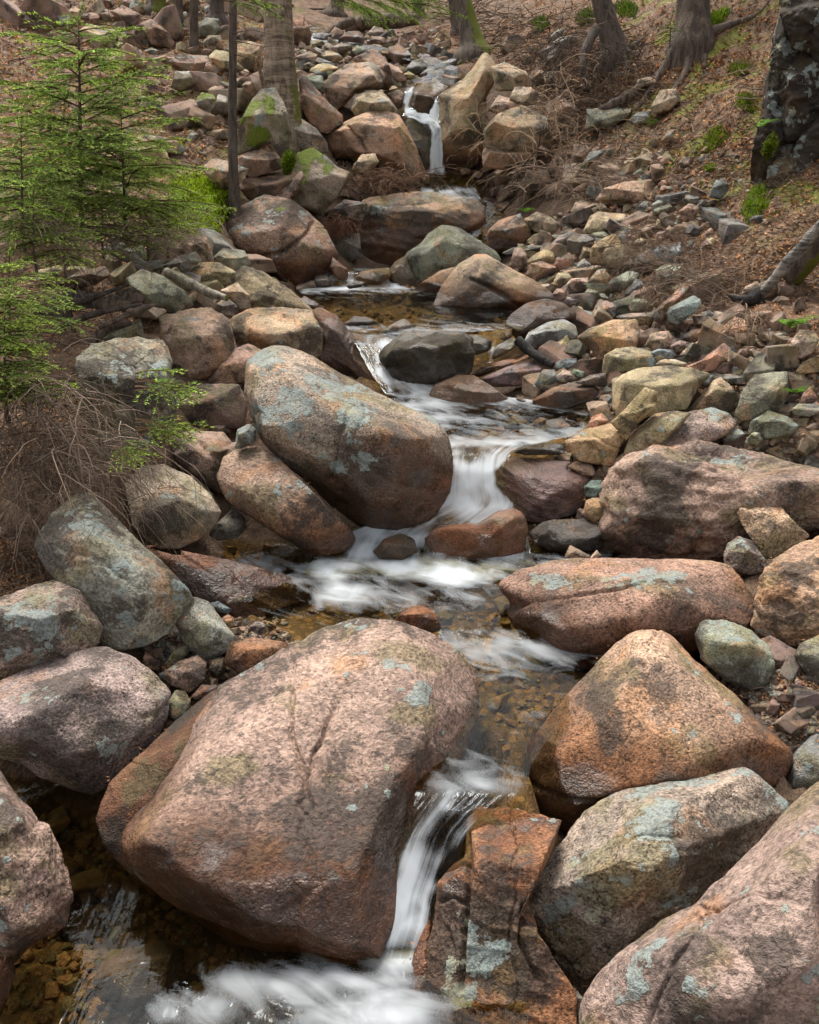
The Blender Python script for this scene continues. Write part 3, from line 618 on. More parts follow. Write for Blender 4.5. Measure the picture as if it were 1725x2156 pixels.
def add_rock(tg, pts, mat, label, short, Y=None, wet=None, tint=None, name=None, spots=(), fm=None, wz=None, **kw):
    po = P2(tg, pts); seed = len(KEY) * 7 + 3
    cr = [(P2(t_, s_), w_, d_) for (t_, s_, w_, d_) in kw.pop('cracks', ())]
    V, Fc, C, sz = rock_shape(po, Y=Y, seed=seed, cracks=cr, **kw)
    nm = name or ('boulder' if sz > .42 else 'rock' if sz > .17 else 'stone')
    f = dict(FAM[mat]); f.update(fm or {})
    o = based(nm, V, Fc, ([GRANITE, GRANITE2, GRANITE][len(KEY) % 3] if f['coarse'] else FINE))
    rs = np.random.RandomState(seed + 1); rx_, ry_ = np.ptp(V[:, 0]) / 2, np.ptp(V[:, 1]) / 2
    wl = water_level(C[0], C[1] - .3 * ry_, rx_ * .85 + .03)
    if wz is None: wz = wl + (.055 if wet is None else .02 + wet * .55) if wl is not None else (V[:, 2].min() + wet if wet is not None else None)
    else: wl = None
    if wet is not None: wl = None
    if wl is not None: f['rust'] = f['rust'] * .45 + f['c2'] * .3
    nz_ = up_normals(V, Fc)[:, 2]; k_ = np.where(nz_ > .72)[0]
    if len(k_) and len(V) > 2000: TOPS.append(V[rs.choice(k_, min(len(k_), rs.randint(4, 26)))])
    wear(o.data, V, nz_, f, rs.uniform(0, 40, 3), sz, wz, spots, proj(V), lvl={len(ico_e(l_)[0]): l_ for l_ in (3, 4, 5, 6, 7)}.get(len(V)))
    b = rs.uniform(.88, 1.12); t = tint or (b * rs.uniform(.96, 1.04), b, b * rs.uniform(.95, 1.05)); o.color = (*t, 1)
    tag(o, label, nm)
    KEY.append((po, short, C)); FOOT.append((C[:2], V[:, 2].min(), V[:, 2].max(), np.ptp(V[:, 0]) / 2, np.ptp(V[:, 1]) / 2)); return o
T = add_rock
# --- foreground
T('F', '205,1725 232,1650 300,1585 385,1508 450,1456 480,1480 470,1560 400,1680 340,1800 330,1880 290,1850 225,1780', 'rustwet', 'brown wet ledge along the left foot of the huge pink boulder', 'brown wet ledge', Y=2.5, p=12, W=1.1, tint=(.75, .75, .7), rid=[(300, 1680, .35), (380, 1570, .3), (270, 1740, .4), (330, 1780, .5)], fm=dict(wetall=.35))
T('F', '760,1312 830,1318 905,1345 965,1385 990,1430 998,1480 988,1540 968,1595 938,1650 908,1710 882,1780 858,1860 832,1930 800,2005 740,2025 640,2000 530,1985 450,1945 370,1895 310,1845 272,1790 268,1755 300,1700 350,1630 400,1560 440,1495 470,1450 520,1425 600,1375 680,1330',
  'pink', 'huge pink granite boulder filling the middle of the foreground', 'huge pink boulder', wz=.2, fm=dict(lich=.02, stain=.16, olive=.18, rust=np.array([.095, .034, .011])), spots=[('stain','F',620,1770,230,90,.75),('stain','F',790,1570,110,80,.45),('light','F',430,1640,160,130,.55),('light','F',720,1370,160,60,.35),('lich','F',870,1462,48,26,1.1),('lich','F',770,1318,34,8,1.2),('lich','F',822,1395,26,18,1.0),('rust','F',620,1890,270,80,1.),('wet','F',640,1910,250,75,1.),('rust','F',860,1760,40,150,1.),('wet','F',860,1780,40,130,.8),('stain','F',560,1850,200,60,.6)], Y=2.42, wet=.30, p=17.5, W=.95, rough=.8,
  tb=.75, tilt=.35, rid=[(330, 1760, .62), (480, 1560, .2), (640, 1480, .14), (800, 1420, .02), (890, 1520, .2), (600, 1700, .56), (760, 1660, .52), (500, 1830, .78), (700, 1850, .82), (800, 1780, .62)],
  cracks=[('F', '560,1460 640,1440 720,1400 800,1375 860,1385', 9, .012)], tint=(1.0, .96, .94))
T('F', '-110,1500 -40,1455 60,1412 150,1380 215,1365 280,1388 330,1425 354,1462 346,1510 320,1560 280,1610 232,1650 190,1668 150,1657 90,1632 40,1602 -30,1590 -100,1560',
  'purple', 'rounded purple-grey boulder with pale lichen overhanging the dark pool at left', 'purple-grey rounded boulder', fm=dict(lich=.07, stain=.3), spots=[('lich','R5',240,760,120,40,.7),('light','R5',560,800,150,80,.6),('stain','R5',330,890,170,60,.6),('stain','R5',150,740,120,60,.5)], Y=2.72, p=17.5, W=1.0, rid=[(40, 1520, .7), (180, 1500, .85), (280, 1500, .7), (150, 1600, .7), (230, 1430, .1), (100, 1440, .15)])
T('F', '-90,1330 -60,1275 0,1262 60,1238 115,1222 165,1245 190,1280 214,1322 202,1355 185,1375 120,1386 60,1402 0,1412 -70,1410',
  'pinklich', 'flat-topped pink block blotched with orange and blue lichen at left edge', 'flat-topped lichen block', fm=dict(lich=.22, lhue=.4), spots=[('light','R5',150,420,160,40,.4),('lich','R5',150,560,200,90,.4)], Y=2.98, p=20, W=.9, rid=[(-40, 1300, .6), (60, 1290, .7), (150, 1290, .6), (185, 1330, .35), (60, 1370, .7)])
T('F', '75,1150 110,1090 160,1047 195,1042 232,1080 290,1140 350,1195 395,1240 402,1262 375,1302 350,1332 310,1354 260,1364 215,1358 205,1320 190,1290 150,1250 100,1200',
  'greenlich', 'long tilted grey-green boulder with blue lichen below the dead twigs', 'tilted grey-green boulder', fm=dict(lich=.12, stain=.35), spots=[('lich','R5',470,330,70,60,.8),('lich','R5',510,410,40,40,.8),('lich','R5',580,540,90,50,.9),('lich','R5',400,170,80,60,.5),('light','R5',640,520,130,120,.6),('light','R5',620,330,120,50,.3),('stain','R5',480,500,110,70,.6),('stain','R5',330,250,100,100,.3)], Y=3.25, p=17.5, rid=[(190, 1130, .5), (270, 1220, .75), (330, 1270, .7), (220, 1270, .8), (280, 1310, .75)])
T('F', '385,1275 410,1258 440,1268 470,1310 494,1340 485,1368 440,1390 410,1377 385,1345 368,1310', 'grey', 'small pale cream-grey smooth boulder leaning beside the gravel', 'pale cream boulder', p=11, tint=(1.28, 1.28, 1.15), Y=3.2)
T('F', '295,1143 400,1165 480,1180 560,1200 640,1225 657,1240 640,1262 590,1280 550,1298 510,1318 470,1300 430,1265 400,1245 350,1205', 'pink', 'flat pink slab sloping into the water behind the gravel', 'flat pink slab', Y=3.62, p=17.5, W=.8, wet=.13, rid=[(420, 1200, .1), (540, 1235, .3), (600, 1250, .25), (480, 1270, .5)], tint=(1.0, .86, .8))
T('F', '460,1010 475,965 510,945 550,942 590,970 640,1020 690,1070 735,1110 747,1132 722,1158 680,1170 640,1160 590,1128 530,1088 480,1052', 'orange', 'smooth oval brown boulder leaning against the big lichen boulder', 'smooth oval brown boulder', Y=4.05, p=8, wet=.16, tint=(.85, .8, .8))
T('F', '520,830 528,770 555,742 590,733 640,745 700,780 770,818 850,858 910,880 940,920 947,970 942,1030 922,1072 880,1098 830,1110 780,1112 740,1093 700,1062 650,1012 600,972 560,932 540,895',
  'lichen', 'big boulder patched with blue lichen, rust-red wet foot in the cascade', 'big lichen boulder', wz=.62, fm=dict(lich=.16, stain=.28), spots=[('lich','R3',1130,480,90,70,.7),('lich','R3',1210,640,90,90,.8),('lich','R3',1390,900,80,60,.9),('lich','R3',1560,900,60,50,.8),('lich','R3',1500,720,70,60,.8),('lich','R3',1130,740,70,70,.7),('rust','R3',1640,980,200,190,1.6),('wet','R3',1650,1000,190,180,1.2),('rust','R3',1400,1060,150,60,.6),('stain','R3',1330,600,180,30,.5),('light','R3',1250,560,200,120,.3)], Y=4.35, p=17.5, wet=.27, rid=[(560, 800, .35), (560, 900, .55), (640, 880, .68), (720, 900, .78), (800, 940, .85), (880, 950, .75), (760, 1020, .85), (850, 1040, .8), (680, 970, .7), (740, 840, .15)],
  cracks=[('R3', '1470,690 1460,750 1430,800 1420,860 1400,980', 4, .02), ('R3', '1530,670 1590,700 1700,740', 3, .012), ('R3', '1190,830 1270,840 1330,880', 3, .012)], tint=(1.0, 1.0, .97))
T('F', '265,1018 300,985 345,980 400,1005 440,1040 463,1077 455,1100 420,1132 380,1152 330,1152 285,1112', 'tan', 'tan boulder half covered by dead hanging twigs', 'tan boulder under twigs', p=10)
T('F', '360,922 400,908 470,912 490,935 515,925 505,1000 462,1037 420,1012 370,975', 'tanpink', 'cracked tan rock with rusty needles caught in its groove', 'needle-filled cracked rock', p=18, dY=.05, cracks=[('F', '400,915 430,950 470,965 500,930', 8, .03)])
T('F', '500,905 525,893 540,905 538,928 515,942 495,945', 'blue', 'small blue-grey stone wedged beside the big lichen boulder', 'small wedged blue-grey stone', p=14, Y=4.2)
T('F', '360,845 420,810 500,810 520,850 512,902 440,908 368,892', 'brown', 'dark brown step-like block above the needle litter', 'dark step block', p=22, dY=.1)
T('F', '165,760 190,732 240,716 295,713 345,720 360,760 356,800 367,850 352,920 300,965 200,965 172,870', 'greenlich', 'tall grey-green upright slab behind the dead spruce twigs', 'tall grey-green slab', p=24, W=.8, tint=(.95, .9, .85), crag=.3)
T('F', '343,672 390,660 440,657 475,680 490,735 470,772 430,787 380,795 357,770 348,720', 'tanpink', 'blocky pink-tan boulder with chipped front faces', 'chipped pink-tan boulder', grow=1.12, p=26, crag=.6, dY=.1)
T('F', '437,805 460,770 490,740 520,728 550,742 537,782 520,802 480,810', 'tanpink', 'small pink wedge of rock left of the big lichen boulder', 'small pink wedge', grow=1.12, p=24, tint=(.95, .85, .85))
T('F', '497,672 530,655 600,652 650,660 672,700 670,742 640,762 600,747 550,732 520,722 500,700', 'tan', 'tan block above the big lichen boulder with rounded top', 'rounded tan block', grow=1.12, p=20, crag=.4, tint=(1.0, .93, .85))
T('F', '500,582 520,565 560,580 610,613 650,648 668,682 640,675 590,652 540,652 518,630', 'ochre', 'olive-tan slab tilted down towards the pool', 'tilted olive-tan slab', grow=1.12, p=26, W=.7, tint=(.85, .82, .8), dY=.15)
T('B', '125,960 133,880 190,868 290,920 350,1000 430,1080 480,1200 542,1372 505,1392 430,1335 380,1275 270,1262 150,1195 160,1060', 'tanpink', 'pointed tan rock with rust-wet right face beside the white chute', 'pointed wet-faced rock', grow=1.12, p=22, wet=.25, Y=5.75, rid=[(705, 690, .5), (735, 740, .6), (760, 790, .55), (690, 740, .6)])
T('F', '268,588 300,568 340,580 390,613 407,640 392,657 340,657 292,632', 'green', 'pale grey-green rounded slab among bark debris', 'pale grey-green rounded slab', p=11, tint=(1.15, 1.15, 1.1))
T('F', '457,640 478,627 500,645 498,667 465,664', 'purple', 'small speckled grey stone above the tan blocks', 'small speckled grey stone', tint=(1.2, 1.15, 1.15))
T('F', '465,612 500,595 525,620 530,655 505,658 490,635', 'tan', 'brown-tan stone tucked under the tilted olive slab', 'tucked brown-tan stone', p=22)
T('F', '400,572 420,553 460,553 500,575 497,602 450,607 420,602', 'ochre', 'flat olive-yellow rock on the left bank', 'flat olive-yellow rock', p=18, tint=(.95, .92, .85))
T('F', '443,548 470,523 515,528 528,557 500,573 460,560', 'green', 'pale mossy flat rock beside the brown mossy boulder', 'pale mossy flat rock', p=18, tint=(1.1, 1.05, 1.))
T('F', '227,505 250,495 285,535 310,555 290,565 245,540', 'grey', 'dark grey slanting slab under the young spruce', 'slanting dark grey slab', p=20, tint=(.7, .75, .75))
T('F', '275,525 300,518 315,540 300,555 283,545', 'green', 'small dull green stone under the young spruce', 'small dull green stone', tint=(.8, .9, .85))
T('F', '340,560 390,535 412,530 425,550 390,575 350,580', 'grey', 'dark pointed stone on the left bank litter', 'dark pointed stone', p=24, tint=(.7, .68, .62))
T('F', '60,575 120,560 180,562 190,580 130,590 70,592', 'ochre', 'flat pale slab lying in litter at the left edge', 'flat pale slab', p=20, W=.6, tint=(1.1, 1.1, 1.05))
T('F', '125,595 165,572 220,560 232,580 200,600 150,612', 'brown', 'dark brown slab leaning on the bark heap', 'leaning dark brown slab', p=24, tint=(.55, .55, .55))
T('F', '380,505 410,490 445,520 450,550 430,555 395,540', 'tanpink', 'pinkish rock below the bright moss cushion', 'pinkish rock below moss', tint=(.9, .85, .8))
T('F', '205,715 240,690 295,672 305,715 260,720', 'green', 'low grey-green block behind the tall slab', 'low grey-green block', p=24, tint=(.95, .9, .8))
T('F', '472,485 500,442 560,410 610,420 650,450 682,482 707,532 702,565 662,603 612,612 560,592 530,552 488,532', 'pinklich', 'large brown boulder capped with dark moss beside the upper pool', 'brown moss-capped boulder', fm=dict(lich=.10), spots=[('moss','F',590,440,60,22,.86),('stain','F',590,445,80,30,1.2),('light','F',520,470,60,30,.4)], Y=7.85, p=17.5, wet=.2, rid=[(520, 490, .5), (600, 480, .55), (660, 520, .6), (580, 550, .7), (650, 570, .7)], cracks=[('F', '530,545 600,530 650,490 660,470', 4, .04)], tint=(1.0, .88, .78))
# --- moss wedge cluster and rocks left of the waterfall
T('A', '0,1130 60,1060 70,1010 110,900 200,870 280,920 340,980 417,1010 400,1065 340,1150 250,1250 150,1215 60,1200', 'mossy', 'angular pinkish block with moss stripes below the birch', 'moss-striped angular block', fm=dict(moss=.12), spots=[('moss','A',190,900,60,30,1.),('moss','A',170,1000,50,70,.9),('moss','A',280,1000,40,50,.8)], p=24, Y=8.5, W=.9)
T('A', '-50,1190 0,1130 60,1070 130,1000 150,1030 110,1110 40,1190 -20,1210', 'tanpink', 'narrow pink slab leaning on the moss-striped block', 'narrow pink leaning slab', p=26, Y=8.2, W=.7)
T('R1', '1000,660 1050,640 1100,630 1160,640 1195,690 1185,710 1060,748 1010,720', 'tanpink', 'flat-bottomed pink block under the tall mossy rock', 'flat-bottomed pink block', p=28, Y=8.35, tint=(.85, .8, .75))
T('R1', '1000,650 1010,520 1060,430 1100,380 1160,375 1205,460 1225,560 1215,620 1195,680 1140,600 1060,640', 'mossy', 'tall grey rock coated in bright moss at the foot of the birch', 'tall mossy rock', fm=dict(moss=.04), spots=[('moss','R1',1040,570,48,95,1.2),('moss','R1',1110,560,45,60,1.5),('moss','R1',1140,440,24,55,1.3),('moss','R1',1070,430,34,48,.9)], p=24, Y=8.6, W=.9, tint=(.95, 1, .95))
T('R1', '860,700 900,670 960,680 1045,712 1030,750 985,800 930,790 880,750', 'tan', 'lumpy tan rock between spruce branch and moss block', 'lumpy tan rock', p=18, Y=8.0)
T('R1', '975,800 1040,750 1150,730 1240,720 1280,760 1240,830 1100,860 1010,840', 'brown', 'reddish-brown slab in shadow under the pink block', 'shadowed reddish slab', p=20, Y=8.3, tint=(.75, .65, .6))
T('R1', '1210,500 1250,490 1330,540 1375,600 1380,640 1320,650 1230,620 1215,570', 'purple', 'grey-brown rock below the birch trunk', 'grey-brown rock below birch', p=22, Y=9.2, tint=(1.1, 1.1, 1.0))
T('A', '122,442 160,452 220,520 290,600 370,670 373,722 300,762 250,772 200,735 130,625', 'brown', 'big red-brown slab leaning right of the birch trunk', 'red-brown slab by birch', p=26, Y=9.7, rid=[(640, 200, .3), (690, 240, .5), (710, 258, .4), (660, 255, .6)], tint=(1.1, 1.05, 1.))
T('A', '268,512 300,445 410,375 530,363 600,390 617,440 600,522 540,532 450,547 390,612 330,647 288,602', 'tanpink', 'large pale pink-tan block with overhanging lower edge', 'pale pink-tan block', p=24, Y=10.3, tint=(1.0, 1., .95))
T('A', '435,350 480,320 560,290 622,340 652,400 672,485 640,525 590,515 520,420', 'brown', 'brown fractured rock behind the pale pink-tan block', 'brown fractured rock', p=24, Y=10.6, crag=.5)
T('A', '428,642 445,570 520,530 600,533 652,580 692,640 692,672 600,690 520,700 460,684', 'tan', 'rounded pale rock perched above the reddish boulder left of the waterfall', 'perched pale rock', p=12, Y=10.0, tint=(1.05, 1.05, 1.))
T('A', '268,802 400,715 520,658 640,648 702,680 752,770 802,870 853,1000 847,1030 780,1022 690,985 600,960 480,930 380,930 290,900', 'tanpink', 'large reddish boulder with lichen spots left of the waterfall', 'reddish boulder by waterfall', p=16, Y=9.7, rid=[(720, 275, .5), (770, 260, .45), (840, 270, .5), (860, 320, .65), (760, 320, .75), (800, 330, .8)], cracks=[('A', '400,740 470,820 500,880', 3, .05)], tint=(1.05, .92, .8))
T('A', '425,995 480,912 560,900 588,950 540,988 480,1015', 'tan', 'bleached knobbly stone in the debris below the reddish boulder', 'bleached knobbly stone', p=16, Y=9.2, crag=1.0, tint=(1.15, 1.1, 1.05))
T('A', '155,447 190,437 250,445 272,490 268,547 225,527 180,470', 'green', 'blue-green upright stone beside the birch trunk', 'blue-green upright stone', p=20, Y=10.2, tint=(.95, 1.08, 1.1))
# --- rocks of the waterfall step
T('A', '775,650 790,540 850,488 930,483 995,510 960,565 912,650 870,690 800,695', 'dark', 'dark wet rock splitting the two strands of the waterfall', 'strand-splitting dark rock', p=14, Y=10.5, tint=(1.8, 1.6, 1.4), wet=.2)
T('A', '630,550 700,525 738,550 722,625 690,640 655,595', 'brown', 'dark brown wet rock left of the waterfall lip', 'wet rock at waterfall lip', p=16, Y=10.5, tint=(.7, .65, .6))
T('A', '700,770 760,695 850,728 910,800 915,870 895,1000 840,1010 790,880', 'dark', 'smooth dark rock behind the falling water', 'dark rock behind the fall', p=12, Y=10.28, tint=(1.5, 1.5, 1.4))
T('A', '945,562 990,530 1080,468 1150,388 1190,318 1230,328 1267,390 1277,470 1215,560 1222,700 1232,800 1202,905 1150,985 1060,1018 985,1010 958,900', 'tan', 'tall peaked tan boulder standing right of the waterfall', 'tall peaked boulder', spots=[('light','A',1080,700,50,150,.5),('olive','A',1130,680,60,150,1.),('moss','A',1230,440,40,60,.9)], p=15, Y=10.1, wet=.28, W=1.1, rid=[(1010, 160, .2), (985, 220, .75), (960, 260, .6), (990, 300, .85), (1010, 280, .7), (970, 330, .7)], tint=(1.0, .97, .85))
T('A', '1258,402 1330,378 1440,428 1467,502 1400,525 1290,520', 'tan', 'flat tan block behind the tall peaked boulder', 'flat tan block behind', p=24, grow=1.2, Y=9.90)
T('A', '1362,582 1390,518 1470,518 1512,550 1490,602 1410,617', 'tan', 'tan wedge poking out of the dry brush', 'tan wedge in brush', p=26, grow=1.2, Y=9.50)
T('A', '1238,642 1290,568 1370,588 1377,642 1310,672', 'tanpink', 'small pinkish block beside the tall peaked boulder', 'small pinkish block', p=24, grow=1.2, Y=9.50)
T('A', '1228,762 1300,680 1420,638 1545,700 1565,802 1450,875 1320,877 1238,842', 'tan', 'broad tan boulder veiled by dry brush', 'broad boulder in brush', p=20, grow=1.2, Y=9.30, tint=(.85, .8, .7))
T('A', '1213,902 1240,853 1370,868 1475,900 1465,942 1340,988 1218,968', 'brown', 'wide brown block at the waterfall pool edge', 'wide brown pool-edge block', p=26, grow=1.2, Y=9.20, wet=.06, tint=(1.05, .95, .8))
T('A', '1408,992 1440,928 1500,922 1515,960 1475,1030 1420,1042', 'grey', 'grey upright stone at the brush edge', 'grey stone at brush edge', p=22, Y=9.4)
T('A', '1380,1092 1450,1020 1530,985 1585,1010 1575,1082 1500,1135 1400,1145', 'brown', 'brown angular rock half buried under the dry brush', 'brown rock under brush', p=24, Y=9.1)
T('A', '1268,1012 1300,985 1362,990 1355,1022 1290,1032', 'tan', 'small pale stone beside the waterfall pool', 'small pale pool stone', Y=9.6, tint=(1.15, 1.15, 1.1))
# --- middle step
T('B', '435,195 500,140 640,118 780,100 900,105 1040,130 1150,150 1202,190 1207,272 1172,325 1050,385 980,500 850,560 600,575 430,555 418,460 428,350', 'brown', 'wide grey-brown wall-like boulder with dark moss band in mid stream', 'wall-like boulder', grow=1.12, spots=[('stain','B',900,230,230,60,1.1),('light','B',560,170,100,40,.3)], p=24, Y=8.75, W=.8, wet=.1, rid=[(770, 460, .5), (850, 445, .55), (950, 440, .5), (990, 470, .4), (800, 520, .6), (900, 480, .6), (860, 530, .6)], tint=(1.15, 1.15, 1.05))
T('B', '728,562 740,480 830,420 890,350 970,300 1080,318 1170,378 1290,448 1358,522 1300,570 1100,620 850,668 770,630', 'green', 'domed green-grey boulder in front of the wall-like boulder', 'domed green-grey boulder', p=11, Y=7.9, rid=[(880, 540, .6), (930, 510, .6), (990, 520, .5), (910, 560, .75), (1000, 545, .6)], tint=(1.0, 1.03, .97))
T('B', '613,602 660,540 740,492 748,560 795,655 785,712 700,722 630,700', 'dark', 'dark rounded stone left of the green-grey boulder', 'dark rounded stone', p=12, Y=7.75, tint=(1.6, 1.6, 1.4), wet=.1)
T('B', '740,765 830,680 950,600 1050,573 1065,640 1000,740 940,800 840,800', 'tan', 'sloping tan rock between green-grey boulder and pool', 'sloping tan rock', p=14, Y=7.45, wet=.05, tint=(.9, .85, .8))
T('B', '920,835 950,740 1010,658 1080,558 1190,493 1270,498 1400,578 1560,658 1680,738 1722,792 1560,860 1400,922 1200,905 1050,885 930,875', 'tan', 'big triangular tan boulder at the right side of the upper pool', 'big triangular tan boulder', p=17.5, Y=6.95, wet=.09, rid=[(970, 620, .6), (1030, 590, .55), (1090, 620, .7), (1010, 640, .75), (1100, 640, .7), (1010, 550, .1)], cracks=[('B', '1160,650 1260,690 1380,760 1480,830', 4, .03)], tint=(.95, .9, .85))
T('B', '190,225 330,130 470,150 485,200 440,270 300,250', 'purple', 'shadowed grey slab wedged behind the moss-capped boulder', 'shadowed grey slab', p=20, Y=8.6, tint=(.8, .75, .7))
T('B', '262,430 330,360 425,350 435,510 360,535 275,505', 'dark', 'dark dripping rock in the cleft left of the wall-like boulder', 'dark dripping cleft rock', p=18, Y=8.3)
T('B', '112,685 140,628 210,628 248,660 222,700 140,712', 'dark', 'small glossy black stone at the upper pool inlet', 'small glossy black stone', p=14, Y=7.6, tint=(1.4, 1.3, 1.3))
T('B', '230,580 250,508 300,548 352,590 345,650 290,655', 'rustwet', 'rusty wet lump at the foot of the moss-capped boulder', 'rusty wet lump', p=14, Y=7.7)
T('B', '398,645 440,600 560,583 618,578 625,635 560,685 450,685', 'rustwet', 'mossy orange wet stone in the small cascade', 'mossy orange wet stone', p=12, Y=7.65, tint=(1.0, 1.1, .5))
T('B', '335,695 400,663 462,670 435,703 360,715', 'dark', 'flat black pebble in the white inlet water', 'flat black inlet pebble', p=12, Y=7.4)
T('B', '25,795 60,763 130,798 202,843 208,875 130,880 60,850', 'purple', 'small purple stone at the left edge of the upper pool', 'small purple pool stone', Y=6.7)
T('B', '568,1175 600,1120 700,1040 740,1008 880,1008 1080,1003 1150,1040 1160,1150 1135,1240 1090,1295 900,1320 740,1325 655,1275', 'dark', 'large black wet ribbed rock splitting the stream', 'large black wet rock', grow=1.08, p=19, Y=5.45, crag=1.1, tint=(.8, .74, .62))
T('B', '1100,1060 1150,1020 1230,1025 1295,1058 1285,1115 1200,1150 1130,1140', 'dark', 'smaller black rock joined to the right of the large black one', 'smaller black rock', p=14, Y=5.85, crag=.6, tint=(1.3, 1.2, 1.0))
T('B', '578,995 640,948 720,913 768,950 770,1010 700,1035 600,1030', 'dark', 'rounded dark stone on the upper pool rim', 'rounded rim stone', p=10, Y=6.05, tint=(2.0, 1.8, 1.5))
T('B', '325,945 390,896 480,903 535,930 470,970 350,970', 'green', 'flat wet green-grey stone on the left of the pool rim', 'flat wet rim stone', p=10, Y=6.15, wet=.2, tint=(.8, .8, .75))
T('B', '560,1112 620,1050 725,1018 705,1055 610,1120', 'rustwet', 'thin rust-orange slab beside the white chute', 'thin rust-orange slab', p=20, Y=5.85, W=.6)
T('B', '890,1412 930,1340 1080,1283 1180,1288 1280,1348 1400,1438 1415,1480 1300,1520 1120,1520 950,1475', 'dark', 'dark brown wet wedge rock below the black rock', 'dark brown wet wedge', p=18, Y=5.2, wet=.1, tint=(2.3, 1.8, 1.5))
T('B', '1238,1302 1400,1228 1560,1193 1645,1238 1625,1300 1470,1355 1280,1360', 'redwet', 'flat wet red slab right of the black rock', 'flat wet red slab', p=20, Y=5.55, W=.7)
T('B', '1128,1292 1260,1218 1530,1138 1535,1168 1330,1250 1200,1300', 'rustwet', 'narrow rust plank-like slab behind the wet red slab', 'narrow rust slab', p=22, Y=5.75, W=.5)
T('B', '1295,1175 1330,1088 1420,1043 1472,1048 1445,1105 1350,1160', 'dark', 'grey wet slab tilted beside the small trickle', 'tilted grey wet slab', p=18, Y=5.85, W=.7, tint=(2.2, 2.2, 2.1))
T('B', '1352,1042 1380,983 1428,978 1430,1025 1390,1060', 'redwet', 'small red stone above the trickle slab', 'small red stone', p=22, Y=6.1, tint=(.8, .7, .65))
T('B', '1443,1462 1470,1423 1532,1448 1535,1495 1460,1502', 'rustwet', 'small rusty stone in the shallow pool', 'small rusty pool stone', p=20, Y=5.15)
T('C', '70,762 100,710 190,648 290,626 380,648 442,700 432,745 370,740 280,755 190,828 145,845', 'grey', 'dark grey rock with wet left edge right of the pool rim', 'dark grey rim rock', p=14, wet=.15, Y=6.2, tint=(.8, .76, .68))
T('C', '175,852 200,800 290,750 380,733 442,770 452,825 370,858 230,888', 'grey', 'pale grey domed rock below the dark grey rim rock', 'pale grey domed rock', p=14, Y=6.0, tint=(1.15, 1.17, 1.2))
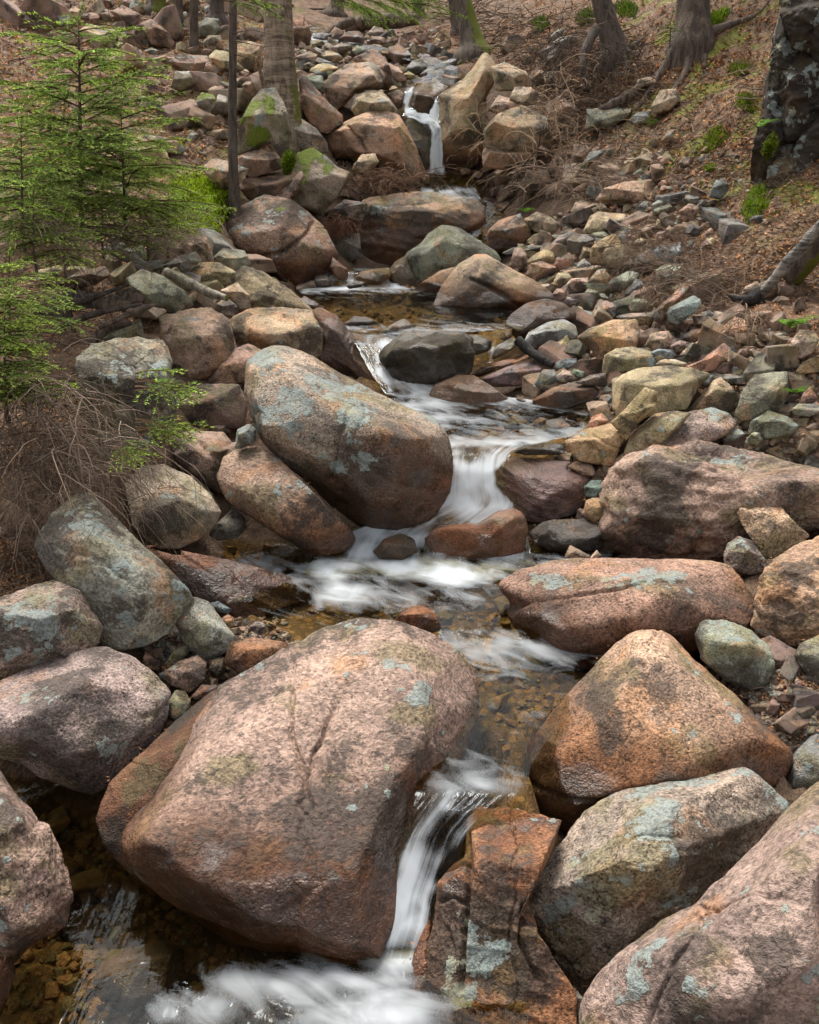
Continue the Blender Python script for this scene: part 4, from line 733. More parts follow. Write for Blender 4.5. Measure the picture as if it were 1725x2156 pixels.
# --- right-hand scree
for row in [
 ('452,828 520,780 640,738 762,736 778,800 763,875 680,895 620,935 580,965 528,892', 'tanpink', 'large orange-tan block with flat top in the scree', 'large orange-tan block', dict(p=28, tint=(1.15, 1.05, .85), W=.9)),
 ('587,985 600,920 660,888 740,878 840,903 863,950 853,995 700,1015 590,1025', 'ochre', 'ochre rounded block in front of the orange-tan block', 'ochre rounded block', dict(p=20)),
 ('173,205 240,168 300,188 375,240 383,272 330,288 230,268 190,238', 'tan', 'pale smooth oval rock at the top of the scree by the stream', 'pale smooth oval rock', dict(p=11, tint=(1.15, 1.12, 1.08), dY=.1)),
 ('-20,270 40,213 150,178 203,260 213,325 120,365 40,378 -15,350', 'brown', 'red-brown angular boulder beside the upper channel', 'red-brown angular boulder', dict(p=20, wet=.08, tint=(1.1, 1., .9))),
 ('418,162 450,113 540,98 548,132 490,172 440,185', 'tanpink', 'small rosy rock left of the flat pink slab', 'small rosy rock', dict(p=22)),
 ('478,157 520,118 590,123 622,167 560,188 490,193', 'tan', 'light tan stone just below the flat pink slab', 'light tan stone', dict(p=20)),
 ('478,283 520,190 560,168 702,178 704,222 640,258 560,280', 'tan', 'cream-tan rock with flat sides amid leaf litter', 'cream-tan rock', dict(p=22, tint=(1.08, 1.08, .98))),
 ('543,112 600,40 700,10 840,-2 853,60 885,92 740,118 620,125', 'tanpink', 'wide flat pink slab at the foot of the leafy slope', 'wide flat pink slab', dict(p=28, W=.7, tint=(1.15, 1.08, 1.0))),
 ('517,433 530,350 600,300 650,283 693,350 683,405 600,445', 'ochre', 'brown-stained ochre rock beside hanging rootlets', 'brown-stained ochre rock', dict(p=22, tint=(.9, .78, .65))),
 ('398,373 400,310 440,283 500,288 543,310 533,362 480,393 420,388', 'dark', 'dark charcoal stone below the cream-tan rock', 'dark charcoal stone', dict(p=18, tint=(1.4, 1.3, 1.3))),
 ('308,343 360,290 430,268 453,290 403,322 392,372 330,375', 'purple', 'purple-grey stone left of the charcoal stone', 'purple-grey stone', dict(p=22)),
 ('528,278 590,266 623,290 580,323 538,323', 'green', 'flat grey-green stone under the cream-tan rock', 'flat grey-green stone', dict(p=20, tint=(1.05, 1.08, 1.05))),
 ('857,373 880,350 990,328 1003,382 962,433 878,455', 'blue', 'blue-grey slab set in the rooty bank', 'blue-grey bank slab', dict(p=24, tint=(1., .98, 1.))),
 ('866,472 920,443 1008,443 978,542 943,620 898,605 868,572', 'green', 'olive-green boulder below the rooty bank', 'olive-green bank boulder', dict(p=18)),
 ('923,703 940,670 1060,608 1097,630 1103,662 1050,713 980,758 938,743', 'blue', 'smooth blue-grey egg-shaped boulder resting on the right bank', 'blue-grey egg boulder', dict(p=8, tint=(1., 1.05, 1.0), dY=-.1)),
 ('853,695 900,650 990,568 1043,548 1035,592 943,662 935,722 893,755 860,735', 'brown', 'pink-brown rock behind the blue-grey egg boulder', 'pink-brown rock', dict(p=22, tint=(1.1, 1.0, 1.0), dY=.1)),
 ('426,693 450,676 520,693 543,722 500,748 443,743', 'blue', 'small smooth teal stone above the pale grey domed rock', 'small teal stone', dict(p=9, tint=(.95, 1.15, 1.15))),
 ('378,642 400,618 470,613 483,642 450,663 388,663', 'purple', 'small dark slate-purple stone in the scree', 'small slate-purple stone', dict(p=16, tint=(.8, .8, .85))),
 ('478,608 510,570 560,588 578,617 540,638 488,638', 'green', 'small olive angular stone in the scree', 'small olive stone', dict(p=24, tint=(.85, .85, .75))),
 ('318,603 345,570 400,578 408,607 370,625', 'brown', 'small red-brown stone in the scree', 'small red-brown stone', dict(p=22)),
 ('328,533 350,488 400,488 428,517 390,543 358,563', 'ochre', 'pale cream stone in the scree above the pink-tan brick', 'pale cream scree stone', dict(p=22, tint=(1.1, 1.1, 1.1))),
 ('378,568 420,518 507,513 513,563 480,593 398,595', 'tanpink', 'brick-shaped pink-tan stone in the scree', 'pink-tan brick stone', dict(p=26)),
 ('508,533 560,473 600,468 623,512 603,553 540,578 513,570', 'tan', 'warm tan block left of the pale green stone', 'warm tan scree block', dict(p=24, tint=(1., .9, .8))),
 ('178,503 210,438 270,428 330,453 372,482 300,503 220,530', 'brown', 'red-brown lumpy rock behind the triangular tan boulder', 'red-brown lumpy rock', dict(p=20, tint=(1.1, 1., .95))),
 ('183,433 240,383 300,358 328,380 333,422 290,448 210,445', 'ochre', 'golden-tan rock above the red-brown lumpy rock', 'golden-tan rock', dict(p=22, tint=(1., .9, .8))),
 ('106,413 120,363 160,356 186,395 183,453 150,473 113,443', 'tanpink', 'upright pink-tan stone right of the green-grey boulder', 'upright pink-tan stone', dict(p=22)),
 ('323,448 360,410 410,383 438,410 423,453 370,473', 'brown', 'pinkish angular stone in the middle of the scree', 'pinkish angular stone', dict(p=24, tint=(1.2, 1.05, 1.))),
 ('388,473 410,446 453,460 433,493 398,493', 'tan', 'tiny tan cube-like stone in the scree', 'tiny tan stone', dict(p=24)),
 ('448,453 480,413 520,438 533,467 500,488 458,478', 'grey', 'light grey triangular stone in the scree', 'light grey triangular stone', dict(p=26, tint=(1.15, 1.1, 1.1))),
 ('613,543 660,510 720,478 773,488 762,522 720,563 680,593 628,583', 'green', 'pale green-grey rock in the middle of the scree', 'pale green scree rock', dict(p=20, tint=(1.1, 1.15, 1.15))),
 ('708,598 760,518 793,535 798,572 760,608', 'blue', 'blue-grey wedge beside the pale green scree rock', 'blue-grey wedge', dict(p=24, tint=(.95, .95, 1.))),
 ('548,673 600,635 642,650 658,702 630,733 568,713', 'purple', 'rosy grey block right of the teal stone', 'rosy grey block', dict(p=22, tint=(1.25, 1.15, 1.1))),
 ('723,663 750,628 822,623 828,662 780,693 733,693', 'green', 'cracked green-grey block beside rusty leaves', 'cracked green-grey block', dict(p=24, tint=(1., 1.02, .95))),
 ('643,723 700,703 800,698 853,720 843,763 770,763 678,743', 'purple', 'long flat grey-brown stone above the orange-tan block', 'long flat grey-brown stone', dict(p=20, tint=(1.1, 1.05, .95))),
 ('838,663 870,623 922,613 928,642 880,673', 'tanpink', 'small pink stone by the rusty leaves', 'small pink leaf stone', dict(p=22)),
 ('808,873 840,808 930,793 953,832 922,883 870,895', 'tanpink', 'pale pink block right of the orange-tan block', 'pale pink block', dict(p=24, tint=(1.1, 1.05, 1.02))),
 ('938,873 990,843 1053,853 1033,888 970,908', 'purple', 'purple-pink flat stone below the egg boulder', 'purple-pink flat stone', dict(p=20, tint=(1.15, 1., 1.))),
 ('988,923 1030,878 1083,878 1063,922 1020,938', 'tanpink', 'small rosy wedge below the egg boulder', 'small rosy wedge', dict(p=22)),
 ('1068,863 1100,833 1143,833 1143,868 1100,883', 'brown', 'small brick-red stone near the blue-grey egg boulder', 'small brick-red stone', dict(p=22, tint=(1.2, 1., .95))),
 ('833,908 880,888 950,893 970,922 940,948 858,948', 'blue', 'blue-grey flat slab behind the ochre blocks', 'blue-grey flat slab', dict(p=24, tint=(.9, .92, 1.))),
 ('1005,988 1100,950 1180,888 1220,858 1258,890 1253,953 1180,995 1100,1015', 'brown', 'long red-pink rock behind the big ochre boulder', 'long red-pink rock', dict(p=20, tint=(1.25, 1.05, 1.))),
 ('1008,818 1060,788 1160,778 1173,812 1090,848 1018,848', 'rust', 'dull orange flat stone below the rootlets', 'dull orange flat stone', dict(p=20, tint=(.7, .7, .8))),
 ('1187,803 1280,718 1330,738 1353,792 1320,843 1260,865 1198,833', 'orange', 'orange block under the overhanging birch root', 'orange block under root', dict(p=26, tint=(1., .85, .75))),
 ('1318,593 1340,558 1400,533 1428,572 1400,613 1338,608', 'orange', 'small orange rock above the black birch root', 'small orange rock', dict(p=24)),
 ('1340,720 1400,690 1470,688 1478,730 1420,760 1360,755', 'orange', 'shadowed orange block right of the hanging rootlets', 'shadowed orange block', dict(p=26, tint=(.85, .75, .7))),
 ('1578,853 1620,788 1700,798 1725,842 1683,913 1620,938 1598,903', 'tanpink', 'forked pink rock beside the fern', 'forked pink rock', dict(p=20)),
 ('1513,963 1540,923 1600,923 1623,957 1570,988 1523,988', 'tanpink', 'small pink block below the fern', 'small pink block below fern', dict(p=24, tint=(1., .85, .8))),
 ('1428,1003 1440,928 1490,893 1533,920 1513,982 1460,1013', 'purple', 'leaning pink-grey stone left of the fern', 'leaning pink-grey stone', dict(p=22, tint=(1.15, 1.08, 1.))),
 ('1598,1013 1640,958 1725,922 1780,960 1760,1003 1640,1020', 'tan', 'rusty tan slab at the right edge below the fern', 'rusty tan edge slab', dict(p=24, tint=(.95, .85, .7))),
 ('1283,923 1310,888 1348,888 1343,933 1300,938', 'tanpink', 'small pink-grey stone right of the long red-pink rock', 'small pink-grey stone', dict(p=22)),
 ('343,963 370,943 447,938 448,967 400,998 343,993', 'blue', 'dark slate slab left of the ochre rounded block', 'dark slate slab', dict(p=26, tint=(.62, .66, .7))),
 ('418,1003 440,991 492,1003 498,1032 470,1043 423,1023', 'green', 'small green stone below the slate slab', 'small green stone', dict(p=18, tint=(.85, 1., .95))),
 ('318,873 400,818 413,850 383,933 328,903', 'ochre', 'yellow-olive stone left of the orange-tan block', 'yellow-olive stone', dict(p=22, tint=(.85, .85, .7))),
 ('338,1033 380,998 450,1018 463,1047 400,1068 348,1058', 'tanpink', 'pink-tan stone in the wet gravel', 'pink-tan gravel stone', dict(p=20)),
 ('228,1073 270,998 330,998 353,1042 333,1093 258,1103', 'grey', 'dark grey rough rock at the wet gravel edge', 'dark grey rough rock', dict(p=22, tint=(.75, .74, .68))),
 ('858,973 900,943 960,943 1038,965 990,993 900,988', 'tan', 'low tan stone behind the big ochre boulder', 'low tan stone', dict(p=20)),
 ('838,133 900,88 950,83 958,122 900,153 858,163', 'grey', 'grey stone right of the wide flat pink slab', 'grey stone by pink slab', dict(p=20)),
 ('843,168 890,128 930,118 953,142 900,188', 'green', 'pale rock chip right of the wide flat pink slab', 'pale rock chip', dict(p=22, tint=(1.2, 1.2, 1.15))),
 ('988,163 1040,123 1103,138 1063,213 1008,218', 'brown', 'brown mossy stone on the rooty bank', 'brown mossy bank stone', dict(p=22)),
 ('1008,98 1050,78 1093,88 1083,123 1028,128', 'grey', 'small grey stone high on the leafy bank', 'small grey bank stone', dict(p=22)),
 ('50,385 110,355 200,343 300,345 290,362 180,375 100,400', 'grey', 'long dark flat stone behind the golden-tan rock', 'long dark flat stone', dict(p=18, W=.7, tint=(.8, .8, .8))),
]:
    T('C', row[0], row[1], row[2], row[3], **row[4])
# --- big rocks of the right bank
T('R4', '858,565 960,518 1090,508 1180,518 1268,545 1210,595 1165,685 1060,705 1000,720 890,735 862,690', 'ochre', 'big ochre-yellow boulder in the middle of the right bank', 'big ochre boulder', p=22, W=1.0, tint=(1., .98, .95))
T('R4', '848,742 900,698 990,598 1042,618 1035,692 965,745 915,815 888,780', 'ochre', 'ochre wedge rock leaning on the big ochre boulder', 'leaning ochre wedge', p=26, W=.8, tint=(.92, .85, .72), dY=-.08)
T('R4', '1165,700 1220,640 1280,570 1310,555 1360,600 1385,650 1365,695 1290,715 1200,712', 'tan', 'pointed pinkish-grey boulder right of the big ochre boulder', 'pointed pinkish-grey boulder', p=20, tint=(.98, .95, .9))
T('R4', '1368,715 1390,660 1410,600 1455,545 1590,530 1597,620 1560,690 1480,725 1400,735', 'green', 'olive-grey block with flat face near the fern sprig', 'olive-grey flat-faced block', p=24, tint=(1., .95, .88))
T('R4', '1220,575 1260,545 1350,540 1440,560 1445,585 1340,580 1250,590', 'grey', 'grey stick-like slab lying behind the pointed boulder', 'stick-like grey slab', p=20, W=.6, tint=(.9, .85, .8))
T('R4', '905,865 940,790 1030,710 1110,698 1185,705 1130,770 1060,830 1000,860 930,895', 'ochre', 'smooth yellow-grey boulder above the craggy boulder', 'smooth yellow-grey boulder', p=10, tint=(.95, .92, .88))
T('R4', '1020,865 1090,770 1180,700 1270,683 1340,705 1375,755 1310,810 1200,845 1110,865', 'purple', 'smooth pale pinkish-grey boulder above the craggy boulder', 'smooth pinkish-grey boulder', p=9, tint=(1.35, 1.3, 1.25), dY=.05)
T('R4', '1425,800 1440,740 1510,695 1590,720 1640,760 1600,800 1500,812', 'green', 'dark green-grey wedge behind the craggy boulder', 'dark green-grey wedge', p=22, tint=(.75, .8, .78))
T('R4', '1312,800 1330,770 1380,768 1420,795 1380,818 1330,825', 'blue', 'small pale bluish stone behind the craggy boulder', 'small pale bluish stone', p=14, tint=(1.1, 1.08, 1.02))
T('R4', '1410,830 1440,790 1480,778 1500,810 1460,840', 'green', 'small pale pyramid stone behind the craggy boulder', 'small pale pyramid stone', p=26, tint=(1.15, 1.15, 1.1))
T('R4', '1605,690 1640,665 1720,668 1740,700 1680,720 1620,712', 'grey', 'flat pale stone at the right edge above needle litter', 'flat pale edge stone', p=18, tint=(1.2, 1.2, 1.1))
T('R4', '1640,665 1660,620 1690,590 1715,640 1700,668', 'brown', 'pinkish pointed stone near the right edge', 'pinkish pointed edge stone', p=26, tint=(1.1, 1., 1.))
T('R4', '645,830 740,775 870,745 912,755 915,790 885,850 850,930 800,920 720,905', 'tan', 'orange-tan block with a cracked front beside the shallow pool', 'cracked orange-tan block', p=26, Y=4.4, cracks=[('R4', '780,800 850,840 880,850', 3, .02), ('R4', '740,830 800,870 810,920', 3, .015)], tint=(1.05, .9, .72))
T('R4', '740,775 770,720 810,705 840,740 800,765', 'tanpink', 'small red-pink stone behind the cracked orange-tan block', 'small red-pink stone', p=24, tint=(1., .75, .65))
T('R4', '520,650 600,600 700,568 780,588 818,622 795,655 700,675 640,697 560,692', 'grey', 'grey-brown layered rock beside the wet red slab', 'grey-brown layered rock', p=24, wet=.08, tint=(.95, .9, .82))
T('R4', '690,580 760,545 825,535 830,600 790,590', 'purple', 'purple-brown rock chip behind the layered rock', 'purple-brown chip', p=24)
T('F', '1268,1172 1263,1110 1275,1030 1300,972 1340,947 1380,930 1440,915 1470,922 1540,945 1600,960 1690,985 1790,1005 1800,1100 1720,1130 1640,1150 1545,1185 1400,1185',
  'pinklich', 'massive craggy pinkish-grey boulder on the right bank', 'massive craggy boulder', fm=dict(lich=.07, stain=.3), Y=4.05, p=18, crag=1.0, W=.9, rid=[(1330, 990, .5), (1420, 1000, .6), (1520, 1010, .55), (1640, 1030, .5), (1400, 1090, .8), (1300, 1110, .6), (1500, 1100, .7)], tint=(.98, .92, .88),
  cracks=[('R6', '1210,130 1230,200 1180,280', 5, .03), ('R4', '1220,870 1340,880 1450,930 1640,930', 5, .03)])
T('R6', '1360,50 1375,20 1470,-5 1520,15 1590,100 1640,150 1685,185 1600,240 1500,290 1450,210 1410,150', 'orange', 'orange-tan angular rock leaning on the craggy boulder', 'leaning orange-tan rock', Y=3.75, p=26, tint=(1.15, 1.1, 1.0))
T('R6', '1325,270 1340,220 1390,190 1440,210 1500,290 1510,330 1430,350 1330,320', 'purple', 'dark grey-pink rock under the leaning orange-tan rock', 'dark grey-pink rock', Y=3.6, p=24, tint=(.85, .85, .85))
T('R6', '1450,560 1470,440 1480,370 1540,290 1640,230 1740,190 1820,300 1800,520 1700,650 1560,630 1480,590', 'orange', 'knobbly orange-brown outcrop at the right edge', 'knobbly orange outcrop', Y=3.2, p=14, crag=.8, tint=(1.05, .95, .85))
T('R6', '382,405 400,380 500,330 600,295 690,285 920,290 1200,290 1320,310 1380,360 1420,430 1437,480 1415,560 1300,640 1200,670 1000,700 790,745 650,725 560,695 500,620 440,560 425,505 455,465',
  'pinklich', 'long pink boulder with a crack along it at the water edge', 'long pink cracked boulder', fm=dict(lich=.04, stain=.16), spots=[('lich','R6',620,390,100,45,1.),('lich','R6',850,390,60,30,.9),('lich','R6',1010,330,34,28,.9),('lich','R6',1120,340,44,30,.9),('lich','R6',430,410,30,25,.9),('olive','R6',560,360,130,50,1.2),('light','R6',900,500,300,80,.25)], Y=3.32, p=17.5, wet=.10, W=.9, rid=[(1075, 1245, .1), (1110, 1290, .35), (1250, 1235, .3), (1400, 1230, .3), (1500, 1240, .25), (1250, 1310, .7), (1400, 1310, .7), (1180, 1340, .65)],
  cracks=[('R6', '430,500 500,470 640,450 780,425 900,410 1000,375 1100,380 1250,385', 3, .018), ('R6', '500,560 600,500 680,460', 3, .012)], tint=(1.12, .98, .9))
T('R6', '1207,600 1235,545 1330,548 1440,590 1510,660 1532,730 1500,810 1450,835 1330,790 1230,700', 'green', 'grey-green rock with white streaks right of the triangle boulder', 'grey-green streaked rock', Y=2.95, p=15, crag=.5, tint=(1.05, 1.1, 1.1))
T('R6', '1620,690 1650,640 1740,600 1800,650 1790,740 1725,795 1660,750', 'green', 'round grey-green stone at the right edge', 'round grey-green edge stone', Y=2.88, p=10, tint=(1.1, 1.1, 1.05))
T('R6', '460,1145 520,1060 640,900 760,770 870,660 960,600 1040,597 1100,620 1200,720 1350,860 1480,980 1580,1080 1592,1130 1560,1220 1440,1280 1200,1330 900,1390 700,1425 560,1390 480,1300',
  'orange', 'big triangular pink-orange boulder with a black stain on the right', 'big triangular pink boulder', fm=dict(lich=.03, stain=.12), spots=[('stain','R6',830,960,75,120,1.3),('stain','R6',780,880,60,50,.8),('stain','R6',1000,820,90,120,.4),('lich','R6',690,1090,34,44,1.),('lich','R6',800,1140,30,30,.9),('light','R6',1250,980,200,130,.45),('light','R6',700,1010,120,90,.3),('rust','R8',650,260,120,60,.6)], wz=.26, Y=2.72, p=17.5, W=.9, rid=[(1360, 1360, .05), (1290, 1500, .65), (1200, 1600, .75), (1400, 1560, .7), (1530, 1570, .5), (1300, 1660, .8), (1450, 1640, .7), (1160, 1680, .65)],
  cracks=[('R8', '480,110 580,160 700,200 820,200', 4, .025)], tint=(1.05, .98, .93))
T('R8', '485,650 500,540 600,420 760,240 900,170 1100,120 1280,90 1380,65 1480,120 1600,230 1500,330 1400,470 1250,600 1040,730 900,830 740,947 640,880 540,760',
  'lichen', 'angular boulder crusted with blue-green lichen at lower right', 'blue-green lichened boulder', fm=dict(lich=.14, stain=.3), spots=[('lich','R8',900,500,120,80,.9),('lich','R8',1100,230,120,70,.9),('lich','R8',600,650,90,80,.9),('lich','R8',820,680,160,110,.7),('lich','R8',1030,340,70,50,.9),('stain','R8',1210,430,140,90,.9),('olive','R8',1420,230,120,120,1.)], Y=2.25, p=17.5, W=.95, crag=.35, rid=[(1150, 1890, .6), (1230, 1860, .75), (1330, 1750, .5), (1450, 1700, .4), (1560, 1720, .4), (1400, 1800, .75), (1250, 1970, .75), (1320, 1880, .85)], tint=(.95, .95, .95))
T('R8', '735,1150 740,1060 800,930 900,840 1100,700 1220,640 1330,520 1480,380 1600,230 1725,130 1900,180 2000,600 2000,1300 1500,1500 1100,1420 760,1350',
  'purple', 'huge smooth lichen-spotted boulder in the bottom right corner', 'huge corner boulder', fm=dict(lich=.06, stain=.12), spots=[('stain','R8',1600,800,220,80,1.1),('lich','R8',930,960,70,70,.9),('lich','R8',1180,990,80,90,.9),('lich','R8',1480,560,100,50,.9),('lich','R8',1600,660,110,70,.9),('lich','R8',960,830,80,40,.6),('light','R8',1500,1000,200,120,.3)], Y=1.78, p=10, W=.8, rid=[(1350, 2060, .5), (1500, 1950, .6), (1600, 1880, .6), (1700, 1850, .6), (1500, 2100, .8), (1650, 2050, .85)], cracks=[('R8', '1230,640 1300,660 1290,760', 4, .012)], tint=(1.0, .93, .9))
T('R8', '75,1330 85,800 120,680 125,560 180,490 240,440 245,300 285,250 410,240 640,310 570,480 500,620 530,760 600,860 690,1000 690,1330',
  'rust', 'wet orange ledge with lichen beside the chute at bottom centre', 'wet orange ledge', fm=dict(lich=.01), spots=[('lich','R8',165,920,50,130,1.5),('lich','R8',230,1040,70,60,1.2),('lich','R8',310,880,70,110,1.5),('lich','R8',210,670,30,30,1.5),('lich','R8',390,600,34,22,1.4),('lich','R8',240,720,18,40,1.3),('stain','R8',560,950,90,160,.8),('wet','R8',180,560,60,80,.8),('wet','R8',450,300,150,50,.6)], Y=1.98, p=19, W=.8, wz=-.3, crag=.22, tb=.6, cracks=[('R8', '245,330 250,480 240,640 225,800 215,1000', 5, .03), ('R8', '130,620 180,600 240,640', 4, .02), ('R8', '480,640 470,800 540,950', 5, .025)], tint=(1.0, .92, .9))
T('R8', '-5,920 20,820 70,710 90,690 95,900 90,1100 20,1060', 'rustwet', 'rust-brown wet rock at the foot of the chute', 'rust-brown chute rock', Y=1.95, p=12, tint=(1.1, 1., .9))
T('R8', '630,1060 650,990 690,980 730,1030 735,1090 680,1110 635,1100', 'grey', 'small dark stone in the gap between ledge and corner boulder', 'small dark gap stone', Y=1.9, p=22, tint=(.8, .72, .65))
T('R8', '1590,80 1620,0 1700,-80 1800,-60 1800,100 1700,160 1610,150', 'grey', 'grey smooth stone at the right edge behind the corner boulder', 'grey smooth edge stone', Y=2.55, p=10, tint=(.95, .95, .95))
# --- cascade rocks
T('E', '1052,405 1070,290 1150,253 1300,263 1450,278 1540,328 1575,372 1545,475 1460,550 1300,595 1200,575 1100,500 1060,455', 'redwet', 'flat-topped wet red block right of the white cascade', 'flat-topped wet red block', Y=4.35, p=18, W=.9, rid=[(1080, 990, .1), (1090, 1010, .5), (1150, 1030, .6), (1210, 1015, .5), (1140, 1060, .7)])
T('E', '1438,300 1480,270 1562,288 1595,355 1520,345', 'tanpink', 'small pink stone on the end of the wet red block', 'small pink stone on block', Y=4.35, p=22)
T('E', '685,685 760,612 960,600 1060,540 1150,518 1203,560 1220,632 1195,750 1060,790 880,795 740,770', 'rustwet', 'rusty rounded rock with water sliding over it', 'rusty rounded cascade rock', Y=4.0, p=13, rid=[(930, 1130, .5), (1010, 1110, .45), (1080, 1090, .4), (1000, 1150, .75), (1080, 1140, .7)], dY=0, tint=(1.15, 1.0, .8))
T('E', '415,745 470,680 560,653 625,680 645,745 560,795 450,785', 'green', 'olive dome under the spreading white water', 'olive underwater dome', Y=3.92, p=9, wet=.3, tint=(.9, .9, .7))
T('E', '1235,655 1290,600 1400,578 1520,578 1625,630 1605,730 1480,748 1350,742 1275,705', 'dark', 'glossy black wet rock below the wet red block', 'glossy black rock', Y=4.05, p=14, crag=.5)
T('E', '505,1135 560,1070 620,1036 680,1033 740,1080 768,1152 700,1185 600,1175', 'orange', 'small orange pyramid stone standing in the clear pool', 'small orange pyramid stone', Y=3.28, p=26, wet=.05, tint=(1.05, .85, .75))
T('E', '1415,790 1450,713 1555,770 1545,800', 'tan', 'small tan stone at the pool edge behind the long pink boulder', 'small tan edge stone', Y=3.75, p=22)
T('E', '1548,785 1590,738 1612,770 1602,800', 'tanpink', 'tiny pink stone at the foot of the craggy boulder', 'tiny pink foot stone', Y=3.75, p=22)
T('E', '1523,405 1560,373 1622,373 1633,432 1580,463 1528,453', 'blue', 'small dark green stone left of the craggy boulder', 'small dark green stone', Y=4.2, p=18, tint=(.6, .7, .62))
T('E', '1522,545 1530,480 1580,463 1643,468 1635,610 1570,598', 'tan', 'orange-brown stone squeezed against the craggy boulder', 'squeezed orange-brown stone', Y=4.1, p=16, tint=(.95, .8, .65))
T('E', '1285,115 1330,58 1400,46 1453,85 1433,125 1350,155', 'green', 'grey-green angular stone in the shallow pool', 'grey-green pool stone', Y=4.75, p=24, wet=.05, tint=(.9, 1., 1.0))
T('E', '1095,95 1140,48 1200,38 1233,75 1180,108', 'blue', 'teal wet stone barely above the shallow pool', 'teal pool stone', Y=4.85, p=16, wet=.1)
T('E', '1248,68 1290,40 1333,50 1303,93 1258,95', 'redwet', 'small red wet stone between the two pool stones', 'small red wet stone', Y=4.85, p=22)
T('E', '1155,220 1240,173 1330,168 1423,190 1405,235 1200,240', 'dark', 'flat black wet stone at the cascade lip', 'flat black lip stone', Y=4.5, p=16, W=.7, tint=(1.5, 1.6, 1.7))
# --- small stones between the left boulders
T('R5', '697,905 740,838 780,842 803,885 795,940 745,972 705,955', 'green', 'egg-shaped olive-brown cobble between two left boulders', 'egg-shaped olive cobble', Y=2.85, p=8, tint=(.8, .78, .65))
T('R5', '948,720 970,640 1060,615 1180,632 1268,662 1200,720 1110,782 1010,765', 'orange', 'reddish-brown cracked block behind the huge pink boulder', 'reddish cracked block', Y=3.05, p=26, wet=.06, tint=(1.05, .92, .85))
T('R5', '672,770 760,715 830,692 868,720 860,800 800,845 720,815', 'pink', 'pink-grey stone in the gap left of the huge boulder', 'pink-grey gap stone', Y=3.0, p=24, tint=(.9, .85, .8))
T('R5', '680,740 740,660 800,640 790,685 730,735', 'dark', 'dark striped stone under the pale cream boulder', 'dark striped stone', Y=3.1, p=18, tint=(1.6, 1.6, 1.2))
T('R5', '800,870 850,815 950,815 900,855 820,885', 'purple', 'thin grey-pink wet stone behind the olive cobble', 'thin grey-pink stone', Y=2.92, p=20, wet=.06)
T('R5', '880,750 890,710 945,700 950,760 920,785', 'green', 'small mossy wet stone below the pale cream boulder', 'small mossy wet stone', Y=3.05, p=14, wet=.1, tint=(.6, .65, .35))
T('R5', '600,720 610,670 680,715 670,755 630,750', 'brown', 'red-brown stone in the dark gap', 'red-brown gap stone', Y=3.1, p=22, tint=(.8, .7, .65))
T('R5', '885,470 920,462 975,495 960,518 910,500', 'blue', 'dark blue-grey sliver in the red gravel', 'blue-grey gravel sliver', p=18, tint=(.5, .55, .6))
T('R5', '1050,580 1070,545 1110,550 1125,590 1090,605', 'purple', 'purple-grey stone at the gravel edge', 'purple-grey gravel stone', p=22, tint=(.9, .85, .95))
T('R5', '925,540 960,518 985,530 985,570 950,575', 'orange', 'orange stone in the red gravel', 'orange gravel stone', p=22, tint=(1., .75, .6))
T('R5', '930,460 950,425 975,440 970,480 940,482', 'orange', 'upright pink stone at the top of the red gravel', 'upright pink gravel stone', p=24, tint=(.95, .8, .8))
T('R5', '880,180 930,120 980,75 1030,110 1038,150 1000,195 920,205', 'grey', 'grey speckled rock behind the oval brown boulder', 'grey speckled rock', Y=4.0, p=16, tint=(.95, .92, .85))
T('F', '-70,1640 0,1628 45,1690 95,1740 122,1800 152,1890 132,1942 60,1985 20,2025 -40,2040 -120,1900', 'pinklich', 'cracked pink boulder at the lower left edge of the pool', 'cracked pink edge boulder', Y=2.08, p=14, crag=.7, wet=.06, tint=(.88, .82, .8))
T('F', '-70,1975 0,1972 25,2010 32,2050 18,2092 0,2140 -60,2180', 'brown', 'dark pink stone at the bottom left corner', 'dark pink corner stone', Y=1.85, p=12, wet=.1, tint=(.9, .8, .75))
T('R7', '400,950 440,880 560,820 700,790 770,830 760,900 700,1010 560,1070 430,1040', 'green', 'mottled green-brown rock under the water of the lower pool', 'mottled underwater rock', Y=2.05, p=11, wet=.5, tint=(1.15, 1.1, .8), dY=0)
T('R7', '250,760 330,680 440,700 480,770 400,820 300,810', 'tan', 'brown rock under the water near the cracked pink boulder', 'brown underwater rock', Y=2.35, p=14, wet=.5, tint=(1.1, .9, .6))
T('R7', '400,590 450,490 510,520 530,600 460,640', 'ochre', 'golden rock under the water left of the huge boulder', 'golden underwater rock', Y=2.45, p=16, wet=.5, tint=(1.2, .9, .4))
T('R7', '320,600 340,550 390,570 405,630 360,650', 'green', 'small green stone under the pool surface', 'small green underwater stone', Y=2.42, p=12, wet=.5)
T('E', '725,1095 780,1055 835,1090 825,1135 750,1140', 'ochre', 'yellow-green stone under the clear pool water', 'yellow-green underwater stone', Y=3.42, p=12, wet=.5, tint=(1.1, 1.2, .5))
